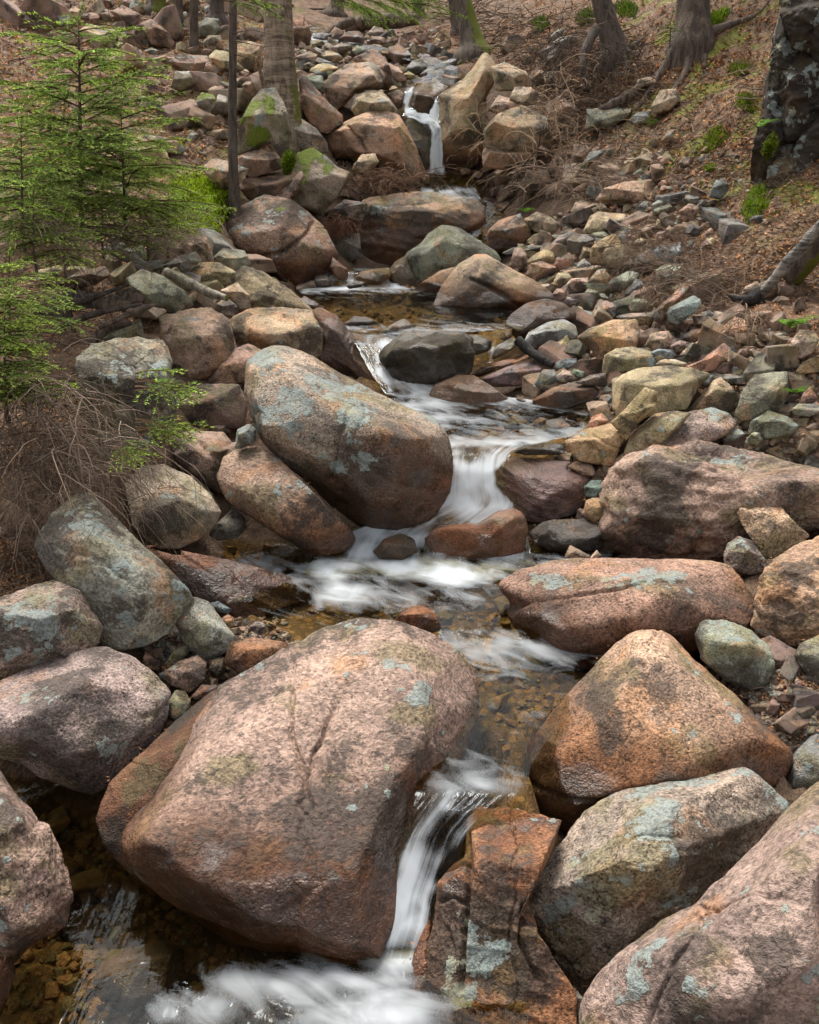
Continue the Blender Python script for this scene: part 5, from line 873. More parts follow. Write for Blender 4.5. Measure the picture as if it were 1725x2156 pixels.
# --- upper right slope
for row in [
 ('R2', '745,545 750,460 870,450 935,455 915,500 850,535', 'green', 'flat-topped grey block on the leafy slope', 'flat-topped slope block', dict(p=26)),
 ('R2', '918,512 960,475 1020,465 1015,500 960,520', 'grey', 'grey wedge next to the flat-topped slope block', 'grey slope wedge', dict(p=24)),
 ('R2', '1015,450 1060,380 1120,375 1140,420 1095,470 1030,480', 'tan', 'tan moss-edged rock on the leafy slope', 'tan moss-edged rock', dict(p=20)),
 ('R2', '950,380 960,335 1030,320 1070,350 1010,360', 'brown', 'brown slab jutting from the slope under a root', 'jutting brown slab', dict(p=22)),
 ('R2', '825,440 850,415 890,412 885,435 845,447', 'grey', 'small grey stone above the flat-topped slope block', 'small grey slope stone', dict(p=22)),
 ('R2', '580,170 610,135 660,115 640,155 600,178', 'green', 'pale flat stone high on the dark bank', 'pale high bank stone', dict(p=22)),
 ('R2', '1150,850 1165,822 1200,822 1195,850 1160,858', 'grey', 'small grey stone in orange leaves', 'small grey leaf stone', dict(p=22)),
 ('R2', '1205,870 1240,840 1265,850 1250,880 1215,885', 'purple', 'small rosy stone in orange leaves', 'small rosy leaf stone', dict(p=22)),
 ('R2', '1260,830 1290,760 1330,750 1345,800 1310,840', 'blue', 'dark grey jagged rock on the right slope', 'dark jagged slope rock', dict(p=24, crag=.6, tint=(.75, .75, .75))),
 ('R2', '680,890 700,850 780,838 775,860 730,890', 'tan', 'tan stone below the dry brush', 'tan stone below brush', dict(p=22)),
 ('R2', '690,750 760,640 830,630 800,660 730,720', 'grey', 'dark slab edge in the dry brush', 'dark slab in brush', dict(p=22, tint=(.8, .8, .75))),
 ('R2', '1050,600 1090,550 1120,545 1110,590 1070,605', 'brown', 'brown stone among roots on the slope', 'brown root stone', dict(p=22)),
 # headwater stones
 ('A', '98,332 180,303 228,320 213,357 130,373', 'tanpink', 'pink-tan rounded stone right behind the birch', 'pink-tan stone behind birch', dict(p=14)),
 ('A', '178,302 220,278 268,295 243,318 200,322', 'grey', 'grey-olive cobble in the upper stone field', 'grey-olive cobble', dict(p=12)),
 ('A', '223,332 290,303 350,313 383,347 330,363 260,348', 'tan', 'pale tan slab in the upper stone field', 'pale tan upper slab', dict(p=16, tint=(1.15, 1.15, 1.05))),
 ('A', '293,287 350,258 420,253 433,292 370,318 308,313', 'purple', 'grey-brown rock in the upper stone field', 'grey-brown upper rock', dict(p=20, tint=(1.1, 1.1, 1.))),
 ('A', '418,302 460,268 513,283 503,323 460,333', 'green', 'pale green cobble in the upper stone field', 'pale green upper cobble', dict(p=12, tint=(1.1, 1.15, 1.1))),
 ('A', '203,357 240,338 322,368 335,390 250,390', 'grey', 'grey flat stone in the upper stone field', 'grey flat upper stone', dict(p=16)),
 ('A', '138,372 170,356 213,385 183,403 148,398', 'tan', 'small orange-tan cobble beside the birch', 'small orange-tan cobble', dict(p=12)),
 ('A', '178,413 230,378 290,373 373,400 300,433 220,445', 'ochre', 'yellow-green smooth stone above the red-brown slab', 'yellow-green smooth stone', dict(p=11, tint=(1.05, 1.05, .95))),
 ('A', '262,432 290,400 323,410 318,443 285,458', 'green', 'small bright green cobble above the pale block', 'small green cobble', dict(p=11, tint=(1., 1.15, .85))),
 ('A', '638,282 700,263 752,290 803,352 772,380 700,390 658,342', 'tanpink', 'pink-tan slab above the waterfall lip', 'pink-tan lip slab', dict(p=22, tint=(1.1, 1.08, 1.))),
 ('A', '733,413 790,353 840,353 873,387 853,423 790,445 738,433', 'green', 'grey-green domed stone above the waterfall', 'grey-green domed stone', dict(p=12, tint=(.95, 1., .98))),
 ('A', '638,372 700,393 733,432 753,472 700,485 648,468', 'tanpink', 'orange-tan wedge left of the waterfall lip', 'orange-tan lip wedge', dict(p=20)),
 ('A', '718,443 760,418 803,440 793,463 738,458', 'ochre', 'small olive cobble at the waterfall lip', 'small olive lip cobble', dict(p=11, tint=(.9, .9, .75))),
 ('A', '823,442 870,403 930,413 1003,440 960,465 880,465', 'blue', 'wet blue-grey stone in the headwater', 'wet blue-grey stone', dict(p=14, wet=.2)),
 ('A', '898,397 950,368 1000,348 1048,343 1043,383 980,398', 'grey', 'grey wet stone under the mossy trunk', 'grey wet trunk stone', dict(p=16)),
 ('A', '958,412 1000,383 1053,393 1053,432 1000,445', 'grey', 'dark grey stone right of the headwater', 'dark grey headwater stone', dict(p=16, tint=(.8, .8, .85))),
 ('A', '273,232 330,158 383,183 373,217 330,263 278,253', 'tanpink', 'tan rock beside the top white riffle', 'tan rock by top riffle', dict(p=20, tint=(.95, .9, .85))),
 ('A', '348,232 400,188 470,183 503,222 493,263 420,273 368,258', 'brown', 'brown dome in the far stream bed', 'brown far dome', dict(p=14, tint=(.9, .85, .85))),
 ('A', '508,202 560,158 608,163 623,202 590,223 528,228', 'purple', 'grey-brown far rock under the fallen log', 'grey-brown far rock', dict(p=16)),
 ('A', '518,252 560,213 618,218 623,252 560,268', 'brown', 'flat brown rock in the far stream bed', 'flat brown far rock', dict(p=16)),
 ('A', '72,253 80,108 150,98 193,200 183,263 120,268', 'brown', 'red-brown upright boulder behind the birch', 'red-brown upright boulder', dict(p=18, tint=(1., .85, .75))),
 ('A', '155,260 170,240 260,235 265,265 200,280', 'green', 'olive wet stone below the top riffle', 'olive wet riffle stone', dict(p=14, tint=(.7, .7, .6))),
 # upper left slope
 ('R1', '590,100 640,80 700,130 735,180 720,205 640,190', 'brown', 'long red-brown rock under the twin dark trunks', 'long red-brown slope rock', dict(p=22)),
 ('R1', '830,110 870,75 920,80 930,130 890,160 840,150', 'green', 'grey-green rock right of the dark trunks', 'grey-green slope rock', dict(p=22)),
 ('R1', '850,180 880,150 930,150 940,200 880,215', 'tan', 'tan mossy rock behind the thin spruce trunk', 'tan mossy slope rock', dict(p=20)),
 ('R1', '1000,190 1050,175 1100,190 1100,290 1040,300 1000,260', 'tan', 'pale tan sheet of rock between the two trunks', 'pale tan rock between trunks', dict(p=22, W=.6, tint=(1.1, 1.05, .95))),
 ('R1', '880,240 910,210 960,220 1000,260 1030,290 990,310 930,290', 'ochre', 'pale ochre rock crossed by the thin spruce trunk', 'pale ochre slope rock', dict(p=22)),
 ('R1', '680,260 760,230 875,235 880,260 850,310 760,300', 'brown', 'flat-topped brown ledge on the left slope', 'flat-topped brown ledge', dict(p=26)),
 ('R1', '860,300 870,262 930,270 940,300 890,310', 'tanpink', 'small pink block on the left slope', 'small pink slope block', dict(p=26)),
 ('R1', '720,370 740,305 800,300 820,350 780,390', 'dark', 'dark mossy rock at the spruce branch tips', 'dark mossy slope rock', dict(p=20, tint=(1.8, 1.7, 1.3))),
 ('R1', '820,430 850,390 900,400 920,450 880,485 830,460', 'mossy', 'mossy rock left of the tall mossy rock', 'mossy low rock', dict(p=18)),
 ('R1', '880,480 920,400 960,410 965,480 920,490', 'dark', 'dark block behind the thin spruce trunk', 'dark block behind trunk', dict(p=24, tint=(2, 1.8, 1.5))),
 ('R1', '280,50 310,28 350,45 340,72 295,75', 'tan', 'tan rock above the young spruce top', 'tan rock above spruce', dict(p=22)),
 ('R1', '70,100 80,65 130,75 160,110 110,120', 'brown', 'brown rock at the top left slope', 'brown top-left rock', dict(p=24)),
 ('R1', '120,110 150,90 170,105 150,120', 'grey', 'small grey-green stone at the top left slope', 'small grey top-left stone', dict(p=20)),
 ('R1', '85,40 120,15 160,45 150,70 110,65', 'brown', 'jagged brown rock at the top left corner', 'jagged brown corner rock', dict(p=26)),
 ('R1', '460,50 520,25 590,60 600,110 530,100', 'brown', 'brown leaf-strewn rock at the top of the left slope', 'brown leaf-strewn rock', dict(p=22)),
 ('R1', '600,215 640,200 670,215 640,230', 'grey', 'small grey stone below the dark trunks', 'small grey trunk stone', dict(p=22)),
 ('R1', '590,560 640,570 740,590 790,640 740,650 650,610', 'tan', 'long pale rock behind spruce needles', 'long pale rock behind needles', dict(p=20)),
 ('R1', '520,600 590,580 700,640 720,700 600,710 530,680', 'ochre', 'golden rock seen through the spruce branches', 'golden rock through branches', dict(p=16, tint=(1.1, 1., .9))),
 ('R1', '480,790 510,770 540,800 530,840 490,830', 'purple', 'grey lichen stone in the dead twigs under the spruce', 'grey lichen twig stone', dict(p=20)),
 ('R1', '780,1030 810,990 870,1000 895,1050 850,1090 790,1070', 'tanpink', 'pink slab below the moss cushion', 'pink slab below moss', dict(p=22, tint=(.9, .85, .8))),
]:
    T(row[0], row[1], row[2], row[3], row[4], **row[5])
print('traced rocks', len(KEY))

# seat the rocks: the ground dips under every traced rock, then the sheet is built
_X, _Y = np.meshgrid(XS, YS, indexing='ij')
HZ -= .045 * (WET <= 0) * sstep(4.5, 2.5, np.abs(_X)) * (_Y < 14)
for (c, z0, z1, rx, ry) in FOOT:
    e = ((_X - c[0]) / (rx * .92)) ** 2 + ((_Y - c[1]) / (ry * .92)) ** 2
    m = e < 1.0; HZ[m] = np.minimum(HZ[m], z0 + (z1 - z0) * (.04 + .14 * e[m]))
build_ground()
# ------------------------------------------------------------------ loose stones, gravel, litter
def hits(px):
    """where a bundle of sight lines meets the ground"""
    px = np.asarray(px, float); D = Fv + ((px[:, :1] - CX) / FPX) * Rv + ((CY - px[:, 1:2]) / FPX) * Uv
    t = np.geomspace(1.4, 26, 330); out = np.zeros((len(px), 3)); prev = None; done = np.zeros(len(px), bool); tp = t[0]
    for tk in t:
        Pq = CAM + D * tk; g = Pq[:, 2] - H(Pq[:, 0], Pq[:, 1]); new = (g < 0) & ~done
        if prev is not None and new.any():
            f = prev[new] / (prev[new] - g[new] + 1e-9); out[new] = CAM + D[new] * (tp + (tk - tp) * np.clip(f, 0, 1))[:, None]
        done |= new; prev = g; tp = tk
    out[~done] = CAM + D[~done] * 26
    return out, done
def in_poly(poly, n, rs):
    lo, hi = poly.min(0), poly.max(0); res = np.zeros((0, 2))
    while len(res) < n: q = rs.uniform(lo, hi, (n * 2 + 8, 2)); res = np.concatenate([res, q[insides(poly, q)]])
    return res[:n]
def blob(lvl, seed, p=34, flat=.65, chips=3, rough=1.0, box=False):
    rs = np.random.RandomState(seed)
    if box: pts = np.array([(a, b, c) for a in (-1, 1) for b in (-1, 1) for c in (-1, 1)]) * np.array([.8, .62, .8 * flat]) * rs.uniform(.62, 1.15, (8, 3))
    else: pts = rs.normal(size=(11, 3)); pts /= np.linalg.norm(pts, axis=1)[:, None]; pts *= np.array([1, .8, flat]) * rs.uniform(.8, 1.1, (11, 1))
    N, Hh, cen = hull_planes([list(q) for q in pts], .9); d, Fc = ico(lvl)
    dn = np.maximum(d @ N.T, 0) / Hh[None]; mx = dn.max(1); r = 1 / (mx * np.power(((dn / mx[:, None]) ** p).sum(1), 1 / p)); V = d * r[:, None]
    for _ in range(chips):
        nd = rs.normal(size=3); nd /= np.linalg.norm(nd); s_ = V @ nd; V = V - nd * (np.maximum(s_ - np.quantile(s_, .92), 0) * .95)[:, None]
    V = V + d * (fbm(V * 1.6 + seed, 3) * .035 * rough + fbm(V * 5 + seed, 2) * .025 * rough)[:, None]
    V /= np.abs(V).max(); return V, Fc
rng = np.random.RandomState(11)
PROTO = {}
for fi, fm_ in enumerate(['tan', 'tanpink', 'grey', 'green', 'brown', 'ochre', 'blue', 'purple']):
    for k in range(3):
        V, Fc = blob(4, fi * 10 + k, p=[90, 70, 30][k], flat=[.55, .8, .7][k], chips=[2, 2, 0][k], box=k < 2)
        me = mesh_np('stone', V, Fc, FINE); wear(me, V * .12, up_normals(V, Fc)[:, 2], FAM[fm_], rng.uniform(0, 40, 3), .12); PROTO[fm_, k] = me
COLW = {'tan': 'tan', 'tanpink': 'pinkish', 'grey': 'grey', 'green': 'grey-green', 'brown': 'red-brown', 'ochre': 'ochre', 'blue': 'blue-grey', 'purple': 'purplish'}
SHW = {0: 'flat angular', 1: 'blocky', 2: 'rounded'}
BIGP = {}
for fi, fm_ in enumerate(['tan', 'tanpink', 'grey', 'green', 'brown', 'ochre', 'purple']):
    for k in range(2):
        V, Fc = blob(5, 200 + fi * 10 + k, p=110, flat=[.5, .8][k], chips=2, box=True)
        me = mesh_np('rock', V, Fc, FINE); wear(me, V * .2, up_normals(V, Fc)[:, 2], FAM[fm_], rng.uniform(0, 40, 3), .2, lvl=5); BIGP[fm_, k] = me
used_labels = set(); KC = np.array([poly_area_c(k[0])[1] for k in KEY])
def stone_label(fm_, k, pr, x, y, noun='stone'):
    size = 'tiny' if pr < 9 else 'small' if pr < 13 else 'fist-sized' if pr < 18 else 'larger'
    d = np.hypot(*(KC - [x, y]).T); cand = None
    for i in np.argsort(d)[:8]:
        dx, dy = x - KC[i, 0], y - KC[i, 1]
        rel = ('right of' if dx > 0 else 'left of') if abs(dx) > abs(dy) else ('below' if dy > 0 else 'above')
        lb = f"{size} {COLW[fm_]} {SHW[k]} {noun} {rel} the {KEY[i][1]}"
        if lb not in used_labels: cand = lb; break
    cand = cand or lb; used_labels.add(cand); return cand
SC = [ # polygon, count, size range, families, group
 ('1090,500 1250,440 1420,560 1500,640 1680,730 1680,800 1400,790 1250,890 1130,830 1190,700 1120,600', 50, (9, 17), ['tan', 'tanpink', 'tan', 'green', 'brown', 'tanpink', 'blue', 'ochre'], 'loose stones of the right-hand scree'),
 ('620,95 800,70 905,120 870,185 640,185', 26, (6, 13), ['tan', 'tanpink', 'grey', 'green', 'ochre'], 'cobbles of the upper stone field'),
 ('0,10 560,10 600,230 420,330 250,130 0,60', 26, (9, 18), ['tan', 'tanpink', 'brown', 'ochre'], 'loose stones on the left slope'),
 ('400,530 470,530 640,720 560,730 420,640', 12, (8, 15), ['tan', 'tanpink', 'grey', 'green'], 'loose stones on the left bank'),
 ('1440,840 1725,830 1725,985 1560,925', 12, (9, 18), ['tan', 'tanpink', 'tan', 'green'], 'loose stones above the craggy boulder'),
 ('1500,1450 1725,1400 1725,1560 1660,1590', 14, (8, 18), ['grey', 'tanpink', 'brown', 'tan', 'purple'], 'loose stones at the right edge'),
 ('400,1250 480,1270 560,1320 540,1350 450,1330', 12, (6, 13), ['tanpink', 'brown', 'tan'], 'stones of the red gravel patch'),
 ('300,1360 470,1400 470,1460 400,1460 300,1400', 8, (9, 17), ['tanpink', 'brown', 'grey'], 'stones in the gap between left boulders'),
 ('1190,240 1500,340 1600,470 1300,480', 16, (6, 13), ['grey', 'tan', 'brown', 'green'], 'loose stones on the leafy slope'),
 ('900,830 1230,830 1240,900 1000,920', 8, (9, 16), ['brown', 'green', 'tanpink'], 'stones in the shallow pool'),
 ('560,1190 1080,1190 1150,1420 1060,1560 960,1600 1010,1420 780,1290 600,1300', 26, (14, 30), ['brown', 'tan', 'ochre', 'green', 'tanpink'], 'stones on the bed of the clear channel'),
 ('60,1700 250,1830 420,1980 300,2120 60,2100', 10, (18, 34), ['brown', 'tan', 'ochre', 'green'], 'stones on the bed of the lower pool'),
]
RC = [
 ('200,540 470,500 640,600 660,700 520,740 330,700', 24, (16, 36), ['tan', 'tanpink', 'tan', 'ochre', 'grey'], 'rocks filling the left bank'),
 ('0,10 560,0 600,230 430,330 250,130 0,60', 24, (18, 46), ['tan', 'tanpink', 'brown', 'tan', 'tanpink'], 'rocks on the left slope'),
 ('1090,500 1250,440 1420,560 1500,640 1680,730 1680,800 1400,790 1250,890 1130,830 1190,700 1120,600', 44, (18, 40), ['tan', 'tanpink', 'tan', 'brown', 'tanpink', 'ochre', 'green', 'purple'], 'rocks of the right-hand scree'),
 ('1150,330 1420,330 1560,480 1440,560 1230,470', 18, (14, 34), ['tan', 'tanpink', 'tan', 'tanpink', 'grey'], 'rocks along the foot of the leafy slope'),
 ('1430,840 1725,800 1725,1000 1500,920', 10, (16, 30), ['tan', 'tanpink', 'green', 'tan'], 'rocks above the craggy boulder'),
 ('630,85 940,80 960,180 850,200 640,200', 20, (10, 18), ['tan', 'tanpink', 'ochre', 'grey', 'tan'], 'rocks of the upper stone field'),
 ('1050,120 1240,190 1250,390 1100,430', 12, (15, 34), ['tan', 'tanpink', 'tan'], 'rocks right of the waterfall'),
 ('690,330 900,370 900,430 700,440', 7, (9, 18), ['brown', 'tan', 'tanpink'], 'rocks in the debris below the waterfall'),
 ('1020,60 1180,80 1260,200 1100,140', 8, (10, 22), ['brown', 'grey', 'tan'], 'rocks on the dark rooty bank'),
 ('540,720 680,760 700,830 560,760', 4, (14, 24), ['tan', 'tanpink', 'brown'], 'rocks behind the big lichen boulder'),
 ('1440,1380 1725,1290 1725,1620 1650,1600', 8, (16, 32), ['tan', 'tanpink', 'brown', 'purple'], 'rocks at the lower right edge'),
 ('960,350 1120,330 1200,430 1050,450', 9, (11, 22), ['brown', 'tan', 'tanpink'], 'rocks at the foot of the dry brush'),
 ('1480,600 1725,560 1725,720 1500,690', 8, (14, 30), ['brown', 'tanpink', 'tan'], 'rocks under the leaning birch'),
 ('330,780 540,780 540,1000 460,1000', 5, (12, 22), ['tanpink', 'brown', 'tan'], 'rocks left of the big lichen boulder'),
 ('1180,950 1290,880 1290,1150 1200,1130', 5, (12, 22), ['brown', 'tanpink', 'tan'], 'rocks between red block and craggy boulder')]
placed = np.zeros((0, 3))
for poly_s, cnt, (s0, s1), fams, grp in RC + SC:
    rk = grp.startswith('rocks')
    poly = P2('F', poly_s); bed = 'bed' in grp; Q = in_poly(poly, cnt * 14, rng); PR = rng.uniform(s0, s1, len(Q)); keep = np.ones(len(Q), bool)
    if not bed:
        for k in KEY: keep &= ~insides(k[0], Q - np.c_[0 * PR, PR * .2])
    sel = []
    for q, pr in zip(Q[keep], PR[keep]):
        if len(sel) >= cnt: break
        if len(placed) and (np.hypot(placed[:, 0] - q[0], placed[:, 1] - q[1]) < .62 * (pr + placed[:, 2])).any(): continue
        placed = np.concatenate([placed, [[q[0], q[1], pr]]]); sel.append((q, pr))
    hp_, _ = hits([q for q, _ in sel])
    for (q, pr), hp in zip(sel, hp_):
        r = pr * np.linalg.norm(hp - CAM) / FPX
        fm_ = fams[rng.randint(len(fams))]; k = rng.randint(2) if rk else rng.choice([0, 0, 1, 1, 1, 2])
        o = link('rock' if rk else 'stone', (BIGP if rk else PROTO)[fm_, k]); o.location = (hp[0], hp[1], hp[2] + r * (.05 if 'slope' in grp else .3)); o.scale = (r * rng.uniform(1.05, 1.4), r * rng.uniform(.8, 1.15), r * rng.uniform(.75, 1.1))
        o.rotation_euler = (rng.uniform(-.5, .5), rng.uniform(-.5, .5), rng.uniform(0, 6.28)); b = rng.uniform(.85, 1.2); o.color = (b, b * rng.uniform(.93, 1.03), b * rng.uniform(.9, 1.05), 1)
        if bed: o.color = (b * 1.1, b * .9, b * .6, 1)
        nn = 'rock' if rk else 'stone'; tag(o, stone_label(fm_, k, pr, *q, nn), nn, grp)
# gravel: thousands of chips too small to pick apart
def merged(name, parts_V, parts_F, cols, mat, kind='stuff', label=None, smooth=False, extra=None):
    n = 0; Vs, Fs, Cs = [], [], []
    for V, Fc, c in zip(parts_V, parts_F, cols): Vs.append(V); Fs.append(Fc + n); Cs.append(np.tile(c, (len(V), 1))); n += len(V)
    me = mesh_np(name, np.concatenate(Vs), np.concatenate(Fs), mat, smooth); color_attr(me, 'tone', np.concatenate(Cs))
    if extra:
        for k_, v_ in extra.items(): point_attr(me, k_, np.full(n, v_))
    o = link(name, me); tag(o, label, kind=kind); return o
GB = [blob(2, 300 + k, p=60, flat=.7, chips=1, box=k < 6) for k in range(8)]
GCOL = np.array([(.40, .28, .20), (.36, .29, .22), (.27, .265, .24), (.26, .255, .20), (.36, .23, .165), (.42, .34, .21), (.38, .26, .19), (.30, .21, .17)])
def gravel(name, label, regions, seed):
    rs = np.random.RandomState(seed); PV, PF, PC = [], [], []
    for poly_s, cnt, s0, s1, dark in regions:
        q = in_poly(P2('F', poly_s), cnt, rs); hp, ok = hits(q)
        for (pt, good) in zip(hp, ok):
            if not good: continue
            V, Fc = GB[rs.randint(8)]; r = rs.uniform(s0, s1) ** 1.0 * np.linalg.norm(pt - CAM) / FPX
            R3 = np.array(Euler((rs.uniform(-.6, .6), rs.uniform(-.6, .6), rs.uniform(0, 6.28))).to_matrix())
            PV.append((V * r) @ R3.T + pt + [0, 0, r * .2]); PF.append(Fc); PC.append(GCOL[rs.randint(8)] * rs.uniform(.6, 1.15) * dark * (np.array([1.1, .9, .6]) if 'bed' in name else 1))
    o = merged(name, PV, PF, PC, FINE, label=label, extra={'stain': -3, 'lich': -9, 'moss': -9, 'wetness': 0, 'lhue': 0}); return o
gravel('gravel', 'loose gravel and chips of the bed and banks', [
 ('1090,500 1250,440 1420,560 1500,640 1690,730 1690,810 1400,790 1250,890 1130,830 1190,700 1120,600', 420, 8, 15, 1.0), ('630,85 940,80 960,180 640,195', 160, 5, 10, 1.0), ('1150,300 1420,330 1560,480 1440,560 1230,470', 120, 6, 13, .95), ('300,520 660,540 680,720 400,700', 110, 7, 14, .95), ('0,10 560,0 600,230 430,330', 110, 6, 14, .95),
 ('1080,480 1250,430 1440,560 1520,650 1725,720 1725,860 1420,800 1250,900 1120,860 1180,700 1100,600', 1000, 3, 8, .95),
 ('610,60 930,60 960,190 620,200', 500, 2, 7, 1.0), ('0,0 620,0 640,260 420,420 0,150', 350, 2, 7, .95), ('300,520 660,520 680,720 520,740 330,680', 300, 3, 7, .85),
 ('1400,820 1725,830 1725,1000 1500,930', 260, 3, 8, .9), ('1480,1400 1725,1380 1725,1680 1600,1560', 380, 3, 9, .8), ('380,1230 580,1290 640,1360 560,1420 400,1400 300,1380', 420, 3, 9, .85),
 ('1150,200 1560,330 1640,500 1250,500', 420, 2, 6, .8), ('1725,600 2150,500 2150,2100 1725,2100', 420, 4, 16, .95), ('-420,1100 0,1100 0,2100 -420,2100', 300, 4, 16, .95), ('870,380 1010,380 1060,500 990,500', 120, 2, 7, .6)], 5)
gravel('stream_bed_gravel', 'brown gravel under the clear water', [
 ('480,1150 1250,1150 1250,1250 1150,1420 1240,1480 960,1650 890,1640 1000,1450 700,1290 480,1300', 520, 3, 12, .5), ('640,590 1060,620 1080,700 740,700', 300, 2, 8, .55), ('860,830 1250,840 1240,920 920,930', 320, 3, 9, .6),
 ('20,1680 300,1800 480,1980 700,2150 20,2150', 420, 4, 16, .55)], 6)

# leaves, needles, twig litter
def leaf_mat(name, transl=.25):
    s = NT(name); c = s.mix(1.0, s.attr('tone', out='Color'), s.n('ShaderNodeObjectInfo').outputs['Color'], 'MULTIPLY')
    d = s.n('ShaderNodeBsdfDiffuse'); s.put(d.inputs[0], c); t = s.n('ShaderNodeBsdfTranslucent'); s.put(t.inputs[0], c)
    m = s.n('ShaderNodeMixShader'); m.inputs[0].default_value = transl; s.put(m.inputs[1], d.outputs[0]); s.put(m.inputs[2], t.outputs[0]); return s.done(m.outputs[0])
LEAFM = leaf_mat('dead_leaf', .15)
def litter(name, label, regions, seed):
    rs = np.random.RandomState(seed); VV, FF, CC = [], [], []; n = 0
    pal = 1.45 * np.array([(.34, .165, .07), (.27, .13, .06), (.38, .24, .14), (.20, .105, .06), (.30, .19, .12), (.14, .08, .05), (.42, .21, .09)])
    for poly_s, cnt, s0, s1 in regions:
        q = in_poly(P2('F', poly_s), cnt, rs); hp, ok = hits(q); hp = hp[ok]; m = len(hp)
        L = rs.uniform(s0, s1, m) * np.linalg.norm(hp - CAM, axis=1) / FPX; Wd = L * rs.uniform(.22, .5, m); az = rs.uniform(0, 6.28, m); cu = rs.uniform(-.2, .55, m) * L
        a = np.stack([np.cos(az), np.sin(az), rs.uniform(-.5, .5, m)], 1); b = np.stack([-np.sin(az), np.cos(az), rs.uniform(-.6, .6, m)], 1); up = np.array([0, 0, 1.0])
        c = hp + up * (.004 + .3 * L[:, None] * rs.uniform(0, 1, (m, 1)))
        P = np.stack([c - a * L[:, None] * .5 + up * cu[:, None], c - b * Wd[:, None] * .5, c + a * L[:, None] * .5 + up * cu[:, None], c + b * Wd[:, None] * .5], 1)
        VV.append(P.reshape(-1, 3)); k = n + np.arange(m) * 4
        FF.append(np.concatenate([np.c_[k, k + 1, k + 3], np.c_[k + 1, k + 2, k + 3]])); n += 4 * m
        CC.append(np.repeat(pal[rs.randint(len(pal), size=m)] * rs.uniform(.6, 1.2, (m, 1)), 4, 0))
    me = mesh_np(name, np.concatenate(VV), np.concatenate(FF), LEAFM, False); color_attr(me, 'tone', np.concatenate(CC)); tag(link(name, me), label, kind='stuff')
litter('leaf_litter', 'orange-brown leaf litter on the banks', [
 ('1180,180 1480,120 1725,100 1725,560 1560,640 1440,600 1300,520 1230,420 1130,330', 6200, 5, 14), ('1100,0 1725,0 1725,180 1180,200', 2600, 4, 11), ('0,0 600,0 640,240 480,420 0,330', 6200, 5, 13), ('0,300 460,380 480,520 300,620 0,640', 2400, 5, 13),
 ('1250,500 1480,600 1725,640 1725,900 1560,930 1500,760', 1300, 4, 11), ('1560,1360 1725,1380 1725,1660 1640,1600', 900, 5, 13), ('0,1130 170,1200 150,1260 0,1270', 700, 6, 15), ('380,880 540,880 520,960 400,930', 260, 6, 14), ('860,60 1200,40 1250,220 1050,160 880,140', 2200, 4, 9), ('0,640 330,640 330,760 0,1000', 1300, 5, 13), ('330,520 700,520 700,740 540,960 380,960', 900, 4, 10), ('1080,500 1450,560 1700,760 1700,900 1250,920 1130,800', 1300, 4, 9), ('1480,600 1725,540 1725,740 1500,700', 900, 4, 10), ('1240,900 1300,900 1290,1180 1200,1150', 150, 5, 11), ('1725,100 2150,0 2150,2100 1725,2100', 2600, 6, 14), ('-420,0 0,0 0,2100 -420,2100', 2600, 6, 14), ('330,1360 480,1400 480,1470 380,1460', 120, 5, 11)], 21)
def tubes(P, Rd, ns=3):
    """many thin strands at once: P (n, m, 3), Rd (n, m)"""
    n, m = P.shape[:2]; T_ = np.gradient(P, axis=1); T_ /= np.linalg.norm(T_, axis=2)[..., None] + 1e-9
    A = np.cross(T_, np.array([.31, .17, .93])); A /= np.linalg.norm(A, axis=2)[..., None] + 1e-9; B = np.cross(T_, A); an = np.arange(ns) / ns * 2 * math.pi
    V = P[:, :, None] + (A[:, :, None] * np.cos(an)[:, None] + B[:, :, None] * np.sin(an)[:, None]) * Rd[:, :, None, None]
    i, j = np.meshgrid(np.arange(m - 1), np.arange(ns), indexing='ij'); a = (i * ns + j).ravel(); b = (i * ns + (j + 1) % ns).ravel(); F1 = np.c_[a, b, b + ns, a + ns]
    return V.reshape(-1, 3), (F1[None] + (np.arange(n) * m * ns)[:, None, None]).reshape(-1, 4)
def twigs(name, label, regions, seed, mat, kind='stuff', rad=(.6, 1.4)):
    rs = np.random.RandomState(seed); PP, RR = [], []
    for poly_s, cnt, s0, s1, lift in regions:
        hp, ok = hits(in_poly(P2('F', poly_s), cnt, rs)); hp = hp[ok]; n = len(hp); k = np.linalg.norm(hp - CAM, axis=1) / FPX; L = rs.uniform(s0, s1, n) * k; az = rs.uniform(0, 6.28, n)
        d = np.stack([np.cos(az), np.sin(az), rs.uniform(-.35, .45, n)], 1); p = hp + np.c_[np.zeros((n, 2)), lift * k * rs.uniform(0, 1, n)]; pts = [p]
        for j in range(4): pts.append(pts[-1] + d * (L / 4)[:, None]); d = d + rs.normal(size=(n, 3)) * .22
        P = np.stack(pts, 1); g = H(P[..., 0].ravel(), P[..., 1].ravel()).reshape(n, 5); P[..., 2] = np.maximum(P[..., 2], g - .004); PP.append(P); RR.append(np.linspace(1, .4, 5)[None] * (rs.uniform(*rad, n) * k)[:, None])
    P = np.concatenate(PP); V, Fc = tubes(P, np.concatenate(RR)); pal = np.array([(.19, .125, .085), (.10, .07, .05), (.27, .20, .145), (.16, .12, .095)])
    me = mesh_np(name, V, Fc, mat); color_attr(me, 'tone', np.repeat(pal[rs.randint(4, size=len(P))] * rs.uniform(.7, 1.2, (len(P), 1)), 15, 0)); o = link(name, me); tag(o, label, kind=kind); return o
